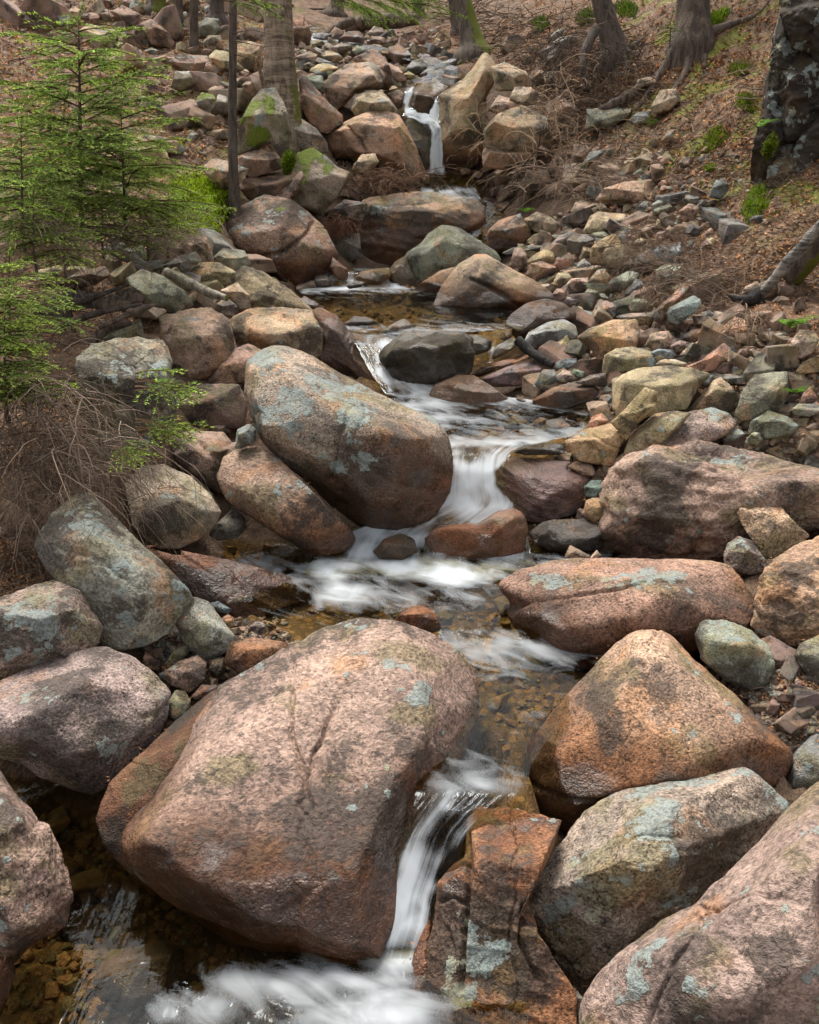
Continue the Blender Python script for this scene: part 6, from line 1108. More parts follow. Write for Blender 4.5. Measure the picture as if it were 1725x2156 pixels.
def tube(pts, rad, ns, cap=False, wob=0.0, seed=0):
    pts = np.asarray(pts, float); rad = np.broadcast_to(rad, (len(pts),)); T_ = np.gradient(pts, axis=0); T_ /= np.linalg.norm(T_, axis=1)[:, None] + 1e-12
    ref = np.array([0, 0, 1.0]) if abs(T_[0, 2]) < .9 else np.array([1.0, 0, 0]); A = np.cross(T_, ref); A /= np.linalg.norm(A, axis=1)[:, None] + 1e-12; Bn = np.cross(T_, A)
    an = np.arange(ns) / ns * 2 * math.pi; ring = A[:, None] * np.cos(an)[None, :, None] + Bn[:, None] * np.sin(an)[None, :, None]
    rr = np.repeat(rad[:, None], ns, 1)
    if wob:
        Q = (pts[:, None] + ring * rad[:, None, None]).reshape(-1, 3); rr = rr * (1 + wob * fbm(Q * (.8 / max(rad.max(), .01)) * np.array([1, 1, .45]) + seed, 3).reshape(rr.shape))
    V = (pts[:, None] + ring * rr[:, :, None]).reshape(-1, 3); m = len(pts)
    i, j = np.meshgrid(np.arange(m - 1), np.arange(ns), indexing='ij'); a = (i * ns + j).ravel(); b = (i * ns + (j + 1) % ns).ravel()
    return V, np.c_[a, b, b + ns, a + ns]
def smooth_path(ctrl, n):
    ctrl = np.asarray(ctrl, float); t = np.r_[0, np.cumsum(np.linalg.norm(np.diff(ctrl, axis=0), axis=1))]; tt = np.linspace(0, t[-1], n)
    out = np.stack([np.interp(tt, t, ctrl[:, k]) for k in range(ctrl.shape[1])], 1)
    for _ in range(max(1, n // 10)): out[1:-1] = (out[:-2] + 2 * out[1:-1] + out[2:]) / 4
    return out
TWIGM = leaf_mat('dry_twig', .0)
twigs('twig_litter', 'fine twigs and rootlets strewn over the banks', [
 ('1150,180 1480,150 1725,120 1725,640 1440,620 1280,520 1200,420', 1500, 15, 60, 8), ('1280,480 1480,560 1600,640 1480,680 1340,600', 420, 20, 70, 25), ('1000,40 1300,30 1400,200 1200,260 1060,160', 800, 15, 60, 14), ('0,0 600,0 620,240 480,420 0,330', 600, 12, 50, 6),
 ('0,560 320,600 330,720 0,760', 500, 15, 70, 14), ('1560,1380 1725,1380 1725,1650 1640,1600', 260, 12, 45, 5), ('0,1130 180,1200 150,1260 0,1280', 300, 15, 60, 10), ('690,350 860,370 840,420 690,420', 260, 12, 45, 8), ('880,0 1100,0 1100,110 1000,140', 200, 12, 60, 8)], 31, TWIGM)

# needles and leaf scraps caught on the rock tops
def caught():
    rs = np.random.RandomState(41); B = np.concatenate(TOPS); B = np.repeat(B, 2, 0) + rs.normal(size=(len(B) * 2, 3)) * [.02, .02, .001] + [0, 0, .003]; n = len(B); k = np.linalg.norm(B - CAM, axis=1) / FPX
    leaf = rs.rand(n) < .35; L = np.where(leaf, rs.uniform(4, 9, n), rs.uniform(6, 16, n)) * k; Wd = np.where(leaf, L * .4, k * 1.1); az = rs.uniform(0, 6.28, n); a = np.stack([np.cos(az), np.sin(az), rs.uniform(-.2, .2, n)], 1); b = np.stack([-np.sin(az), np.cos(az), rs.uniform(-.3, .3, n)], 1)
    P = np.stack([B - a * L[:, None] * .5, B - b * Wd[:, None] * .5, B + a * L[:, None] * .5 + [0, 0, .002], B + b * Wd[:, None] * .5], 1).reshape(-1, 3); i = np.arange(n) * 4
    me = mesh_np('caught_litter', P, np.concatenate([np.c_[i, i + 1, i + 3], np.c_[i + 1, i + 2, i + 3]]), LEAFM, False)
    c = np.array([(.30, .13, .05), (.36, .20, .10), (.16, .09, .05), (.24, .12, .06)])[rs.randint(4, size=n)] * rs.uniform(.7, 1.3, (n, 1)); color_attr(me, 'tone', np.repeat(c, 4, 0)); tag(link('caught_litter', me), 'needles and leaf scraps lying on the rocks', kind='stuff')
caught()
# ------------------------------------------------------------------ trees, shrubs, moss, ferns
def bark_mat(name, c1, c2, c3, ring=0.0, moss=0.0, scale=1.0):
    s = NT(name); tc = s.n('ShaderNodeTexCoord'); v = tc.outputs['Object']
    ver = s.noise(s.vmul(v, (22 * scale, 22 * scale, 5 * scale)), 1.0, 5, .7, .6); hor = s.noise(s.vmul(v, (5 * scale, 5 * scale, 34 * scale)), 1.0, 4, .65, .5); fin = s.noise(v, 60 * scale, 3, .6); big = s.noise(v, 3.5, 4, .6)
    t = s.math('ADD', s.math('MULTIPLY', ver, 1 - ring), s.math('MULTIPLY', hor, ring))
    col = s.mix(s.step(t, .36, .62), c1, c2); col = s.mix(s.math('MULTIPLY', s.step(big, .5, .68), .6), col, c3); col = s.mix(s.math('MULTIPLY', s.step(fin, .52, .75), .45), col, tuple(x * .4 for x in c1))
    if moss:
        geo = s.n('ShaderNodeNewGeometry'); sep = s.n('ShaderNodeSeparateXYZ'); s.put(sep.inputs[0], geo.outputs['Normal'])
        side = s.math('ADD', s.math('MULTIPLY', sep.outputs[0], .25), s.math('ADD', big, s.math('MULTIPLY', ver, .3)))
        col = s.mix(s.step(side, .92 - .35 * moss, 1.02 - .35 * moss), col, s.mix(fin, (.06, .075, .01), (.17, .18, .03)))
    h = s.math('ADD', s.math('MULTIPLY', t, 1.2), s.math('MULTIPLY', fin, .3))
    return s.done(s.bsdf(col, .9, s.bump(h, .02, .9), spec=.2))
BARK_D = bark_mat('bark_dark_spruce', (.055, .042, .035), (.13, .10, .082), (.16, .15, .125))
BARK_B = bark_mat('bark_birch_peeling', (.085, .06, .042), (.36, .28, .205), (.20, .15, .11), ring=.5, moss=.25)
BARK_W = bark_mat('bark_white_birch', (.03, .026, .023), (.34, .31, .27), (.045, .038, .032), ring=.6)
BARK_M = bark_mat('bark_mossy', (.06, .05, .04), (.16, .13, .10), (.20, .17, .13), moss=.85)
BARK_R = bark_mat('bark_root', (.05, .038, .03), (.17, .125, .095), (.22, .18, .145))
BARK_K = bark_mat('bark_black_wet', (.012, .011, .011), (.05, .044, .04), (.03, .027, .026))
def limb(name, ctrl, rads, mat, parent=None, n=24, ns=14, wob=.25, seed=0, flare=0.0):
    P = smooth_path(ctrl, n); cl_ = np.r_[0, np.cumsum(np.linalg.norm(np.diff(np.asarray(ctrl, float), axis=0), axis=1))]; xs_ = cl_ / cl_[-1] if len(rads) == len(ctrl) else np.linspace(0, 1, len(rads)); rd = np.interp(np.linspace(0, 1, n), xs_, rads)
    V, Fc = tube(P, rd, ns, wob=wob, seed=seed)
    k = len(V); V = np.concatenate([V, P[:1], P[-1:]]); c0 = np.array([[k, (j + 1) % ns, j, j] for j in range(ns)]); c1 = np.array([[k + 1, k - ns + j, k - ns + (j + 1) % ns, k - ns + (j + 1) % ns] for j in range(ns)])
    bm = bmesh.new(); vs_ = [bm.verts.new(v_) for v_ in (V - P[0])]
    for f in Fc: bm.faces.new([vs_[i] for i in f])
    for c in (c0, c1):
        for f in c:
            try: bm.faces.new([vs_[i] for i in f[:3]])
            except Exception: pass
    for f in bm.faces: f.smooth = True
    me = bpy.data.meshes.new(name); bm.to_mesh(me); bm.free(); me.materials.append(mat)
    loc = P[0] - (np.array(parent.location) if parent else 0)
    return link(name, me, parent, loc)
def trunk_tree(name, label, base, top, r0, r1, mat, roots=4, extra=3.0, seed=0, branches=(), flare=1.7):
    """tree: flared trunk leaning base->top and on beyond the frame, surface roots, dead branch stubs; base/top = (x, y, Y)"""
    rs = np.random.RandomState(seed); b = hit(base[0], base[1]) if base[2] is None else at(*base); kk = b[1] / at(base[0], base[1], 1.0)[1]; sc_ = np.linalg.norm(b - CAM) / FPX; r0, r1 = r0 * sc_, r1 * sc_
    t = at(top[0], top[1], b[1] + top[2]); d = (t - b); root = empty(name, b); tag(root, label, 'tree')
    ctrl = [b - np.array([0, 0, .55]), b, b + d * .12, b + d * .5, t, t + d / np.linalg.norm(d) * extra]
    limb('trunk', ctrl, [r0 * flare * 1.25, r0 * flare, r0 * 1.15, (r0 + r1) / 2, r1, r1 * .8], mat, root, 90, 22, .2, seed)
    for k in range(roots):
        a = rs.uniform(-3.4, .3) if k else -1.2; L = r0 * rs.uniform(3.0, 5.5); pts = [b + np.array([math.cos(a) * r0 * .5, math.sin(a) * r0 * .5, r0 * .35])]
        for s_ in (.35, .7, 1.0):
            q = b + np.array([math.cos(a) * L * s_, math.sin(a) * L * s_, 0]); a += rs.uniform(-.3, .3); q[2] = H(q[0], q[1])[0] + .01 - .05 * s_; pts.append(q)
        limb('root', pts, [r0 * .42, r0 * .24, r0 * .14, r0 * .05], mat, root, 14, 8, .25, seed + k)
    for (f0, ctrl_px) in branches:
        limb('branch', [at(*c) for c in ctrl_px], [f0, f0 * .6, f0 * .25], mat, root, 14, 5, .1, seed)
    return root
trunk_tree('birch_tree', 'old birch with pale peeling bark beside the mossy rock', (592, 262, 9.25), (584, -10, .1), 34, 27, BARK_B, 4, seed=1, flare=1.2, branches=[(.03, [(560, 200, 9.2), (548, 150, 9.1), (540, 120, 9.0)])])
trunk_tree('spruce_tree', 'thin straight dark spruce trunk left of the birch', (490, 345, 7.9), (491, -10, .1), 8, 7, BARK_D, 2, seed=2, flare=1.2,
           branches=[(.006, [(492, 85 + 28 * i, 7.95), (515, 90 + 30 * i, 7.85), (552, 98 + 34 * i, 7.8)]) for i in range(3)] + [(.005, [(490, 70, 7.95), (530, 62, 7.8), (580, 75, 7.7)]), (.005, [(490, 30, 7.95), (450, 20, 7.8), (400, 40, 7.7)])])
trunk_tree('spruce_tree', 'dark slender trunk with moss at its foot on the left slope', (409, 108, None), (408, -10, 0), 8, 7, BARK_D, 2, seed=3, flare=1.3)
trunk_tree('spruce_tree', 'leftmost dark slender trunk on the left slope', (378, 56, None), (377, -10, 0), 7, 6.5, BARK_D, 2, seed=4, flare=1.3)
trunk_tree('spruce_tree', 'broad mossy trunk base at the top edge of the left slope', (330, 22, None), (335, -15, 0), 16, 14, BARK_M, 3, seed=5)
trunk_tree('spruce_tree', 'dark trunk cut by the top edge between slender trunk and birch', (455, 40, None), (458, -10, 0), 14, 12, BARK_D, 2, seed=6)
trunk_tree('maple_tree', 'mossy leaning trunk standing behind the tall peaked boulder', (1000, 112, None), (972, -12, .2), 22, 16, BARK_M, 5, seed=7, flare=1.7)
trunk_tree('spruce_tree', 'thin dark trunk just left of the mossy leaning trunk', (962, 68, None), (950, -10, .1), 8, 7, BARK_D, 2, seed=8)
trunk_tree('spruce_tree', 'dark snag at the top edge above the fallen log', (882, 38, None), (878, -12, 0), 12, 10, BARK_D, 2, seed=9)
trunk_tree('spruce_tree', 'leaning dark trunk with roots gripping the right slope', (1298, 120, None), (1262, -12, .1), 22, 17, BARK_D, 6, seed=10, flare=1.5)
trunk_tree('oak_tree', 'thick furrowed trunk with a mossy foot on the right slope', (1455, 95, None), (1460, -12, .1), 34, 28, bark_mat('bark_furrowed', (.05, .038, .03), (.14, .105, .08), (.10, .085, .068), scale=.7), 5, seed=11, flare=1.35)
trunk_tree('spruce_tree', 'pale far trunk beside the top riffle', (705, 28, None), (715, -12, 0), 14, 12, BARK_R, 4, seed=12, flare=1.8)
# leaning birch at the right edge, its black wet root end, and fallen wood
def wood(name, label, ctrl, rads, mat, cat='log', n=30, ns=12, wob=.25, seed=0, parts=(), seat=None):
    dY_ = (hit(*seat)[1] - .02 - ctrl[0][2]) if seat else 0.0; k_ = (ctrl[0][2] + dY_) / ctrl[0][2]; ctrl = [(a_, b_, c_ + dY_) for a_, b_, c_ in ctrl]; rads = [r_ * k_ for r_ in rads]
    parts = [(n_, [(a_, b_, c_ + dY_) for a_, b_, c_ in cc], [r_ * k_ for r_ in rr], mm) for n_, cc, rr, mm in parts]
    o = limb(name, [at(*c) for c in ctrl], rads, mat, None, n, ns, wob, seed); tag(o, label, cat)
    for nm, c2, r2, m2 in parts: limb(nm, [at(*c) for c in c2], r2, m2, o, 16, 8, .25, seed + 1)
    return o
wood('leaning_birch', 'white-barked birch stem leaning in from the right edge', [(1595, 625, 5.0), (1618, 606, 4.95), (1655, 555, 4.9), (1725, 480, 4.85), (1800, 400, 4.8)], [.024, .026, .028, .03, .034], BARK_W, 'birch', seat=(1590, 640), parts=[
    ('root', [(1600, 616, 5.0), (1580, 632, 4.95), (1555, 632, 4.9), (1535, 622, 4.9)], [.036, .034, .026, .008], BARK_K), ('root', [(1590, 625, 5.0), (1612, 650, 4.95), (1640, 680, 4.9), (1650, 700, 4.9)], [.03, .022, .014, .008], BARK_K)])
wood('mossy_log', 'dark mossy log above the white birch stem at right edge', [(1668, 585, 5.3), (1700, 545, 5.2), (1760, 480, 5.1), (1830, 420, 5.0)], [.06, .065, .075, .08], BARK_M, seed=3, seat=(1680, 590))
wood('fallen_log', 'fallen weathered log across the far stream', [(735, 62, 13.4), (770, 46, 13.2), (830, 44, 13.0), (880, 40, 12.9)], [.09, .10, .09, .07], BARK_R, seed=4, seat=(740, 70))
wood('fallen_log', 'slanting weathered log beside the far riffle', [(682, 78, 12.9), (720, 52, 13.1), (745, 44, 13.2)], [.05, .06, .05], BARK_R, seed=5, seat=(690, 84))
wood('mossy_branch', 'pale fallen branch with yellow moss on the left bank', [(350, 572, 6.2), (390, 590, 6.1), (430, 612, 6.0), (478, 628, 5.9)], [.03, .034, .03, .02], bark_mat('bark_pale_mossy', (.14, .12, .095), (.42, .37, .30), (.25, .22, .16), moss=.6), 'branch', seed=6)
wood('fallen_branch', 'grey dead branch lying behind the tall grey-green slab', [(150, 740, 4.9), (190, 720, 4.95), (230, 690, 5.0), (275, 680, 5.1)], [.012, .026, .024, .014], BARK_R, 'branch', seed=7)
wood('fallen_branch', 'wet dark plank-like branch above the narrow rust slab', [(1090, 716, 5.7), (1110, 735, 5.65), (1140, 755, 5.55), (1165, 770, 5.5)], [.03, .03, .026, .02], BARK_K, 'branch', seed=8)
wood('fallen_branch', 'pale root snag curling out of the right bank', [(1455, 565, 6.0), (1462, 585, 5.95), (1480, 590, 5.9), (1500, 582, 5.9)], [.012, .018, .018, .01], BARK_W, 'root', seed=9, seat=(1470, 595))
wood('fallen_branch', 'thick root bridging two stones on the right bank', [(1395, 455, 6.9), (1412, 475, 6.8), (1440, 485, 6.75), (1465, 478, 6.75)], [.03, .04, .04, .025], BARK_R, 'root', seed=10, seat=(1400, 470))
wood('fallen_branch', 'bent dry stick rising from the rock right of the cascade', [(1060, 412, 8.9), (1100, 350, 8.8), (1135, 312, 8.7), (1140, 270, 8.6)], [.008, .008, .006, .004], BARK_R, 'stick', seed=11)
wood('fallen_branch', 'brown root running along the slope below the thick trunk', [(1365, 170, 9.2), (1330, 200, 9.1), (1280, 225, 9.0), (1230, 255, 9.0)], [.05, .05, .04, .02], BARK_R, 'root', seed=12, seat=(1240, 262))
wood('fallen_branch', 'long dark root dropping from the leaning trunk', [(1255, 60, 9.9), (1235, 100, 9.8), (1225, 140, 9.7), (1240, 190, 9.6)], [.05, .045, .035, .015], BARK_D, 'root', seed=13, seat=(1245, 200))
for i, (c, lb) in enumerate([([(40, 700, 5.1), (90, 640, 5.3), (140, 615, 5.5)], 'curved grey branch at the left edge of the bark heap'), ([(95, 650, 5.2), (180, 632, 5.3), (270, 600, 5.5)], 'long brown branch across the bark heap'),
                             ([(120, 690, 5.0), (200, 660, 5.1), (300, 640, 5.2)], 'dark branch below the bark heap'), ([(210, 690, 4.9), (300, 650, 5.1), (330, 640, 5.2)], 'weathered stick behind the chipped pink-tan boulder')]):
    wood('fallen_branch', lb, c, [.012, .02, .008], [BARK_R, BARK_D, BARK_D, BARK_R][i], 'branch', 18, 7, .2, 40 + i)
rb = np.random.RandomState(77)
for i, (x, y, w, h, Y) in enumerate([(165, 632, 60, 26, 5.35), (235, 640, 46, 22, 5.3), (120, 655, 44, 20, 5.2), (275, 625, 36, 24, 5.4)]):
    an = np.linspace(0, 6.28, 9)[:-1]; po = np.stack([x + np.cos(an) * w * rb.uniform(.7, 1.1, 8), y + np.sin(an) * h * rb.uniform(.6, 1.1, 8)], 1)
    V, Fc, C, sz = rock_shape(po, Y=Y, seed=900 + i, W=.5, p=14, crag=1.2, lvl=4); o = based('bark_chunk', V, Fc, [BARK_D, BARK_R][i % 2])
    tag(o, ['widest slab of dark rotten bark in the debris heap', 'brown rotten bark chunk at the heap centre', 'left piece of rotten bark in the heap', 'right piece of rotten bark next to the pale slab'][i], 'bark')

# --- black cliff at the right edge
cb = hit(1600, 440); cY = cb[1]; cl = empty('rock_cliff', cb); tag(cl, 'black wet cliff with pale lichen spots at the upper right edge', 'cliff')
for i, (s_, dY, tn) in enumerate([
 ('1560,-80 1640,-100 1760,-100 1770,120 1700,240 1600,220 1570,100', .15, (1.0, .9, .8)), ('1515,330 1530,160 1570,20 1620,20 1640,200 1610,340 1570,430 1520,420', .2, (.85, .85, .75)),
 ('1485,470 1500,330 1540,260 1590,300 1590,480 1560,650 1520,800 1440,835 1440,660', .1, (.9, .8, .7)), ('1540,340 1590,210 1690,140 1760,160 1760,460 1690,600 1600,620 1540,580', .12, (.9, .8, .7)),
 ('1510,650 1545,570 1625,575 1640,700 1628,830 1560,850 1508,835', .0, (2.2, 1.9, 1.6)), ('1610,620 1680,520 1780,400 1900,400 1900,880 1640,870 1605,800', .02, (1.1, 1., .9)), ('1680,80 1760,-100 1900,-100 1900,520 1730,540 1700,300', .1, (.9, .85, .8)), ('1490,900 1560,850 1720,840 1760,940 1640,1000 1510,980', -.1, (.6, .6, .65))]):
    po = P2('R2', s_); V, Fc, C, sz = rock_shape(po, Y=cY + .25 + dY, seed=700 + i, W=1.2, p=20, crag=1.0, tilt=.15, lvl=6)
    o = based('slab', V, Fc, FINE, cl); o.location = Vector(o.location) - cl.location
    f = dict(FAM['cliff']); f['lich'] = [.14, .2, .12, .22, .5, .25, .12, .0][i]; f['wetall'] = .6 if i == 7 else .25
    wear(o.data, V, up_normals(V, Fc)[:, 2], f, rb.uniform(0, 40, 3), sz, None, lvl=6); o.color = (*tn, 1)
    if i == 4: o['label'] = 'paler lichen-blotched lower slab'

# --- moss cushions
def moss_mat():
    s = NT('moss'); tc = s.n('ShaderNodeTexCoord'); v = tc.outputs['Object']; fin = s.noise(v, 110, 3, .7); mid = s.noise(v, 14, 4, .6); oi = s.n('ShaderNodeObjectInfo')
    col = s.mix(s.step(mid, .3, .7), (.08, .13, .01), (.22, .30, .02)); col = s.mix(s.math('MULTIPLY', s.step(fin, .4, .7), .6), (.03, .042, .006), col); col = s.mix(1.0, col, oi.outputs['Color'], 'MULTIPLY')
    return s.done(s.bsdf(col, 1.0, s.bump(s.math('ADD', fin, mid), .03, 1.0), spec=.1))
MOSSM = moss_mat(); TUFTM = leaf_mat('moss_tuft', .2)
def moss_cushion(tg, s_, Y, label, W=.5, tufts=1500, tint=(1, 1, 1), seed=0):
    po = P2(tg, s_); rs = np.random.RandomState(seed); Y = cY + .25 + Y if (Y is not None and Y < 2) else Y; V, Fc, C, sz = rock_shape(po, Y=Y, seed=seed + 500, W=W, p=7, rough=3, lvl=5, chips=0)
    V = V + up_normals(V, Fc) * (fbm(V / sz * 8, 3)[:, None] * .05 * sz)
    o = based('moss_cushion', V, Fc, MOSSM); o.color = (*tint, 1); tag(o, label, 'moss', 'moss cushions')
    N = up_normals(V, Fc); idx = rs.choice(np.where((N @ np.array([0, -.8, .5])) > -.2)[0], tufts); L = rs.uniform(.006, .016, tufts)[:, None]; d = N[idx] + rs.normal(size=(tufts, 3)) * .5 + [0, 0, .3]; w = rs.normal(size=(tufts, 3)) * .0028
    b = V[idx] + rs.normal(size=(tufts, 3)) * .006 - V.mean(0) * 0; P = np.stack([b - w, b + w, b + d * L], 1).reshape(-1, 3) - np.array(o.location)
    me = mesh_np('tufts', P, np.arange(3 * tufts).reshape(-1, 3), TUFTM, False); c = np.array([.14, .20, .018]) * rs.uniform(.5, 1.7, (tufts, 1)) * np.array(tint); color_attr(me, 'tone', np.repeat(c, 3, 0)); tag(link('tufts', me, o), kind='stuff')
def moss_patch(tg, s_, label, h=10, tufts=1500, tint=(1, 1, 1), seed=0):
    """moss mat lying on the ground: a domed sheet over the traced outline"""
    po = P2(tg, s_); rs = np.random.RandomState(seed); A, c2 = poly_area_c(po); th = np.linspace(0, 2 * math.pi, 33)[:-1]; rad = ray_radius(po - c2, th) * rs.uniform(.85, 1.1, 32)
    rr = np.linspace(0, 1, 13)[1:]; px = np.concatenate([[c2], (c2 + (np.stack([np.cos(th), np.sin(th)], 1) * rad[:, None])[None] * rr[:, None, None]).reshape(-1, 2)])
    G, _ = hits(px); rq = np.r_[0, np.repeat(rr, 32)]; k = np.linalg.norm(G - CAM, axis=1) / FPX
    V = G + np.c_[np.zeros((len(G), 2)), k * h * (np.sqrt(np.maximum(1 - rq ** 2, 0)) * (.8 + 1.2 * fbm(G * 9, 3)) - .15)]
    Fc = [[0, 1 + j_, 1 + (j_ + 1) % 32] for j_ in range(32)]
    for i_ in range(11): Fc += [q for j_ in range(32) for q in ([1 + i_ * 32 + j_, 33 + i_ * 32 + j_, 33 + i_ * 32 + (j_ + 1) % 32], [1 + i_ * 32 + j_, 33 + i_ * 32 + (j_ + 1) % 32, 1 + i_ * 32 + (j_ + 1) % 32])]
    o = based('moss_mat', V, np.array(Fc), MOSSM); o.color = (*tint, 1); tag(o, label, 'moss', 'moss mats')
    idx = rs.choice(np.where(rq < .98)[0], tufts); idx2 = np.minimum(idx + 1, len(V) - 1); f = rs.uniform(0, 1, (tufts, 1)); b = V[idx] * (1 - f) + V[idx2] * f + rs.normal(size=(tufts, 3)) * [.02, .02, .004]
    d = rs.normal(size=(tufts, 3)) * .6 + [0, -.2, 1]; L = k.mean() * rs.uniform(2.5, 6, (tufts, 1)); w = rs.normal(size=(tufts, 3)) * k.mean() * .9; P = np.stack([b - w, b + w, b + d * L], 1).reshape(-1, 3) - np.array(o.location)
    me = mesh_np('tufts', P, np.arange(3 * tufts).reshape(-1, 3), TUFTM, False); c = np.array([.17, .25, .022]) * rs.uniform(.5, 1.7, (tufts, 1)) * np.array(tint); color_attr(me, 'tone', np.repeat(c, 3, 0)); tag(link('tufts', me, o), kind='stuff')
for i, (tg, s_, lb, kw) in enumerate([
 ('R1', '720,760 820,725 910,750 990,820 1040,865 990,915 945,945 930,990 880,1025 800,1015 720,930', 'bright green moss carpet left of the brown moss-capped boulder', dict(tufts=6000, tint=(1.6, 1.5, 1), h=16)),
 ('R2', '1400,920 1405,860 1440,830 1470,780 1520,790 1515,870 1460,930 1430,960', 'moss clump at the foot of the black cliff', dict(tufts=1800, tint=(1, 1, 1), h=16)),
 ('R2', '1060,240 1120,215 1180,205 1210,200 1200,225 1130,245 1080,262', 'moss patch at the foot of the thick furrowed trunk', dict(tufts=900, tint=(1.1, 1.05, 1))),
 ('R2', '1210,190 1240,110 1290,60 1360,10 1350,60 1290,110 1250,180', 'moss bank climbing right of the thick furrowed trunk', dict(tufts=1600, tint=(1, 1, 1))),
 ('R2', '1235,650 1260,560 1300,520 1350,560 1320,600 1280,650', 'moss patch among leaves left of the black cliff', dict(tufts=1300, tint=(.95, .85, 1), h=5)),
 ('R2', '1330,300 1380,260 1450,270 1440,310 1380,330', 'flat moss patch in the middle of the needle slope', dict(tufts=900, tint=(.8, .72, 1), h=4)),
 ('R2', '1370,420 1420,390 1470,420 1450,480 1400,470', 'moss patch beside the upper cliff edge', dict(tufts=800, tint=(.8, .72, 1), h=4)),
 ('R2', '850,20 920,5 970,30 950,80 880,70', 'moss patch between the two slope trunks', dict(tufts=700, tint=(.6, .62, 1), h=5)),
 ('R2', '510,100 560,60 600,100 570,140 520,150', 'dark moss patch on the rooty bank', dict(tufts=600, tint=(.5, .52, 1), h=6)),
 ('R2', '700,80 750,40 790,60 760,110 710,120', 'dark moss pad left of the leaning dark trunk', dict(tufts=600, tint=(.5, .52, 1), h=8)),
 ('R2', '1240,720 1260,690 1290,700 1280,725', 'small moss tuft below the moss patch among leaves', dict(tufts=300, h=8)),
 ('R2', '960,520 1000,490 1060,505 1040,530 990,535', 'moss under the grey slope wedge', dict(tufts=400, tint=(.8, .8, 1), h=6)),
 ('R2', '1030,460 1060,430 1090,450 1060,475', 'moss edge of the tan slope rock', dict(tufts=300, tint=(1.1, .95, 1), h=6)),
 ('R1', '690,90 730,100 790,140 790,158 740,140', 'mossy ridge under the dark slender trunks', dict(tufts=500, tint=(.9, .9, 1))),
 ('R1', '556,30 590,25 600,60 575,65', 'little moss cap on the left slope', dict(tufts=250)),
 ('R1', '690,590 740,610 790,650 760,660 710,620', 'yellow-green moss strip behind the spruce boughs', dict(tufts=500, tint=(1.3, 1.15, .8)))]):
    moss_patch(tg, s_, lb, seed=i, **kw)
moss_cushion('R1', '1190,700 1200,640 1235,632 1245,680 1225,735 1195,735', 8.2, 'small dark green moss tuft beside the flat-bottomed pink block', tufts=900, seed=31)
moss_cushion('R2', '1490,640 1510,570 1540,555 1545,600 1520,660 1495,690', -.3, 'moss hanging on the edge of the black cliff', tufts=700, tint=(.9, .85, 1), seed=32)

# --- spruces: needle sprays shared between branches
NEEDLE = leaf_mat('spruce_needle', .42)
def spray_mesh(L, seed, dens=1.0):
    rs = np.random.RandomState(seed); VV, FF, CC = [], [], []; n = 0
    def shoot(p0, d0, ln, r, droop, rank):
        nonlocal n
        m = max(4, int(ln / .02)); pts = [p0]; d = d0 / np.linalg.norm(d0)
        for j in range(m): d = d + np.array([0, 0, -droop / m]) + rs.normal(size=3) * .03; d /= np.linalg.norm(d); pts.append(pts[-1] + d * ln / m)
        pts = np.array(pts); V, Fc = tube(pts, np.linspace(r, r * .35, len(pts)), 3); VV.append(V); FF.append(np.concatenate([Fc[:, :3], Fc[:, [0, 2, 3]]]) + n); CC.append(np.tile([.10, .065, .04], (len(V), 1))); n += len(V)
        # needles
        s0 = .25 if rank == 0 else .08
        k = int(ln * (1 - s0) / .0042 * dens); t = rs.uniform(s0, 1, k); i0 = np.minimum((t * m).astype(int), m - 1); fr = t * m - i0; b = pts[i0] * (1 - fr)[:, None] + pts[i0 + 1] * fr[:, None]; ax = pts[i0 + 1] - pts[i0]; ax /= np.linalg.norm(ax, axis=1)[:, None]
        rn = rs.normal(size=(k, 3)); rn[:, 2] = np.abs(rn[:, 2]) * .8; rn -= ax * np.einsum('ij,ij->i', rn, ax)[:, None]; rn /= np.linalg.norm(rn, axis=1)[:, None]
        dd = rn * .8 + ax * .75; dd /= np.linalg.norm(dd, axis=1)[:, None]; ll = rs.uniform(.010, .017, k)[:, None]; w = np.cross(dd, rs.normal(size=(k, 3))); w = w / np.linalg.norm(w, axis=1)[:, None] * .0015
        P = np.stack([b - w, b + w, b + dd * ll], 1).reshape(-1, 3); VV.append(P); FF.append(np.arange(3 * k).reshape(-1, 3) + n); n += 3 * k
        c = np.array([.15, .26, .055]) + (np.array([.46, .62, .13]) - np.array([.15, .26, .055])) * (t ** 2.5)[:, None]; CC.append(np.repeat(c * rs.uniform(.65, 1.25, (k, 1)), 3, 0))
        return pts
    ax = shoot(np.zeros(3), np.array([1, 0, .10]), L, .004 * (L / .5) ** .5 + .001, .35, 0)
    m = len(ax) - 1; s = .05
    while s < L * .97:
        i = min(int(s / L * m), m - 1); p = ax[i]; sl = min(.75 * (L - s) + .04, .55 * L) * rs.uniform(.6, 1.0)
        for sd in (-1, 1):
            if rs.rand() < .12: continue
            d = np.array([.75, sd * 1.0, rs.uniform(-.25, .08)]); q = shoot(p, d, sl, .002, .3, 1)
            if sl > .13:
                for u_ in np.arange(.25, .85, .055 / sl):
                    j = min(int(u_ * (len(q) - 1)), len(q) - 2); dj = q[j + 1] - q[j]; dj /= np.linalg.norm(dj); sg = rs.choice([-1, 1])
                    shoot(q[j], dj + np.array([-dj[1], dj[0], -.1]) * sg * .8, sl * (1 - u_) * .6 + .02, .0012, .2, 2)
        s += rs.uniform(.028, .05)
    me = mesh_np('branch', np.concatenate(VV), np.concatenate(FF), NEEDLE, False); color_attr(me, 'tone', np.concatenate(CC)); return me
SPR = {.22: [spray_mesh(.22, 1), spray_mesh(.22, 2)], .42: [spray_mesh(.42, 3), spray_mesh(.42, 4)], .7: [spray_mesh(.7, 5), spray_mesh(.7, 6)]}
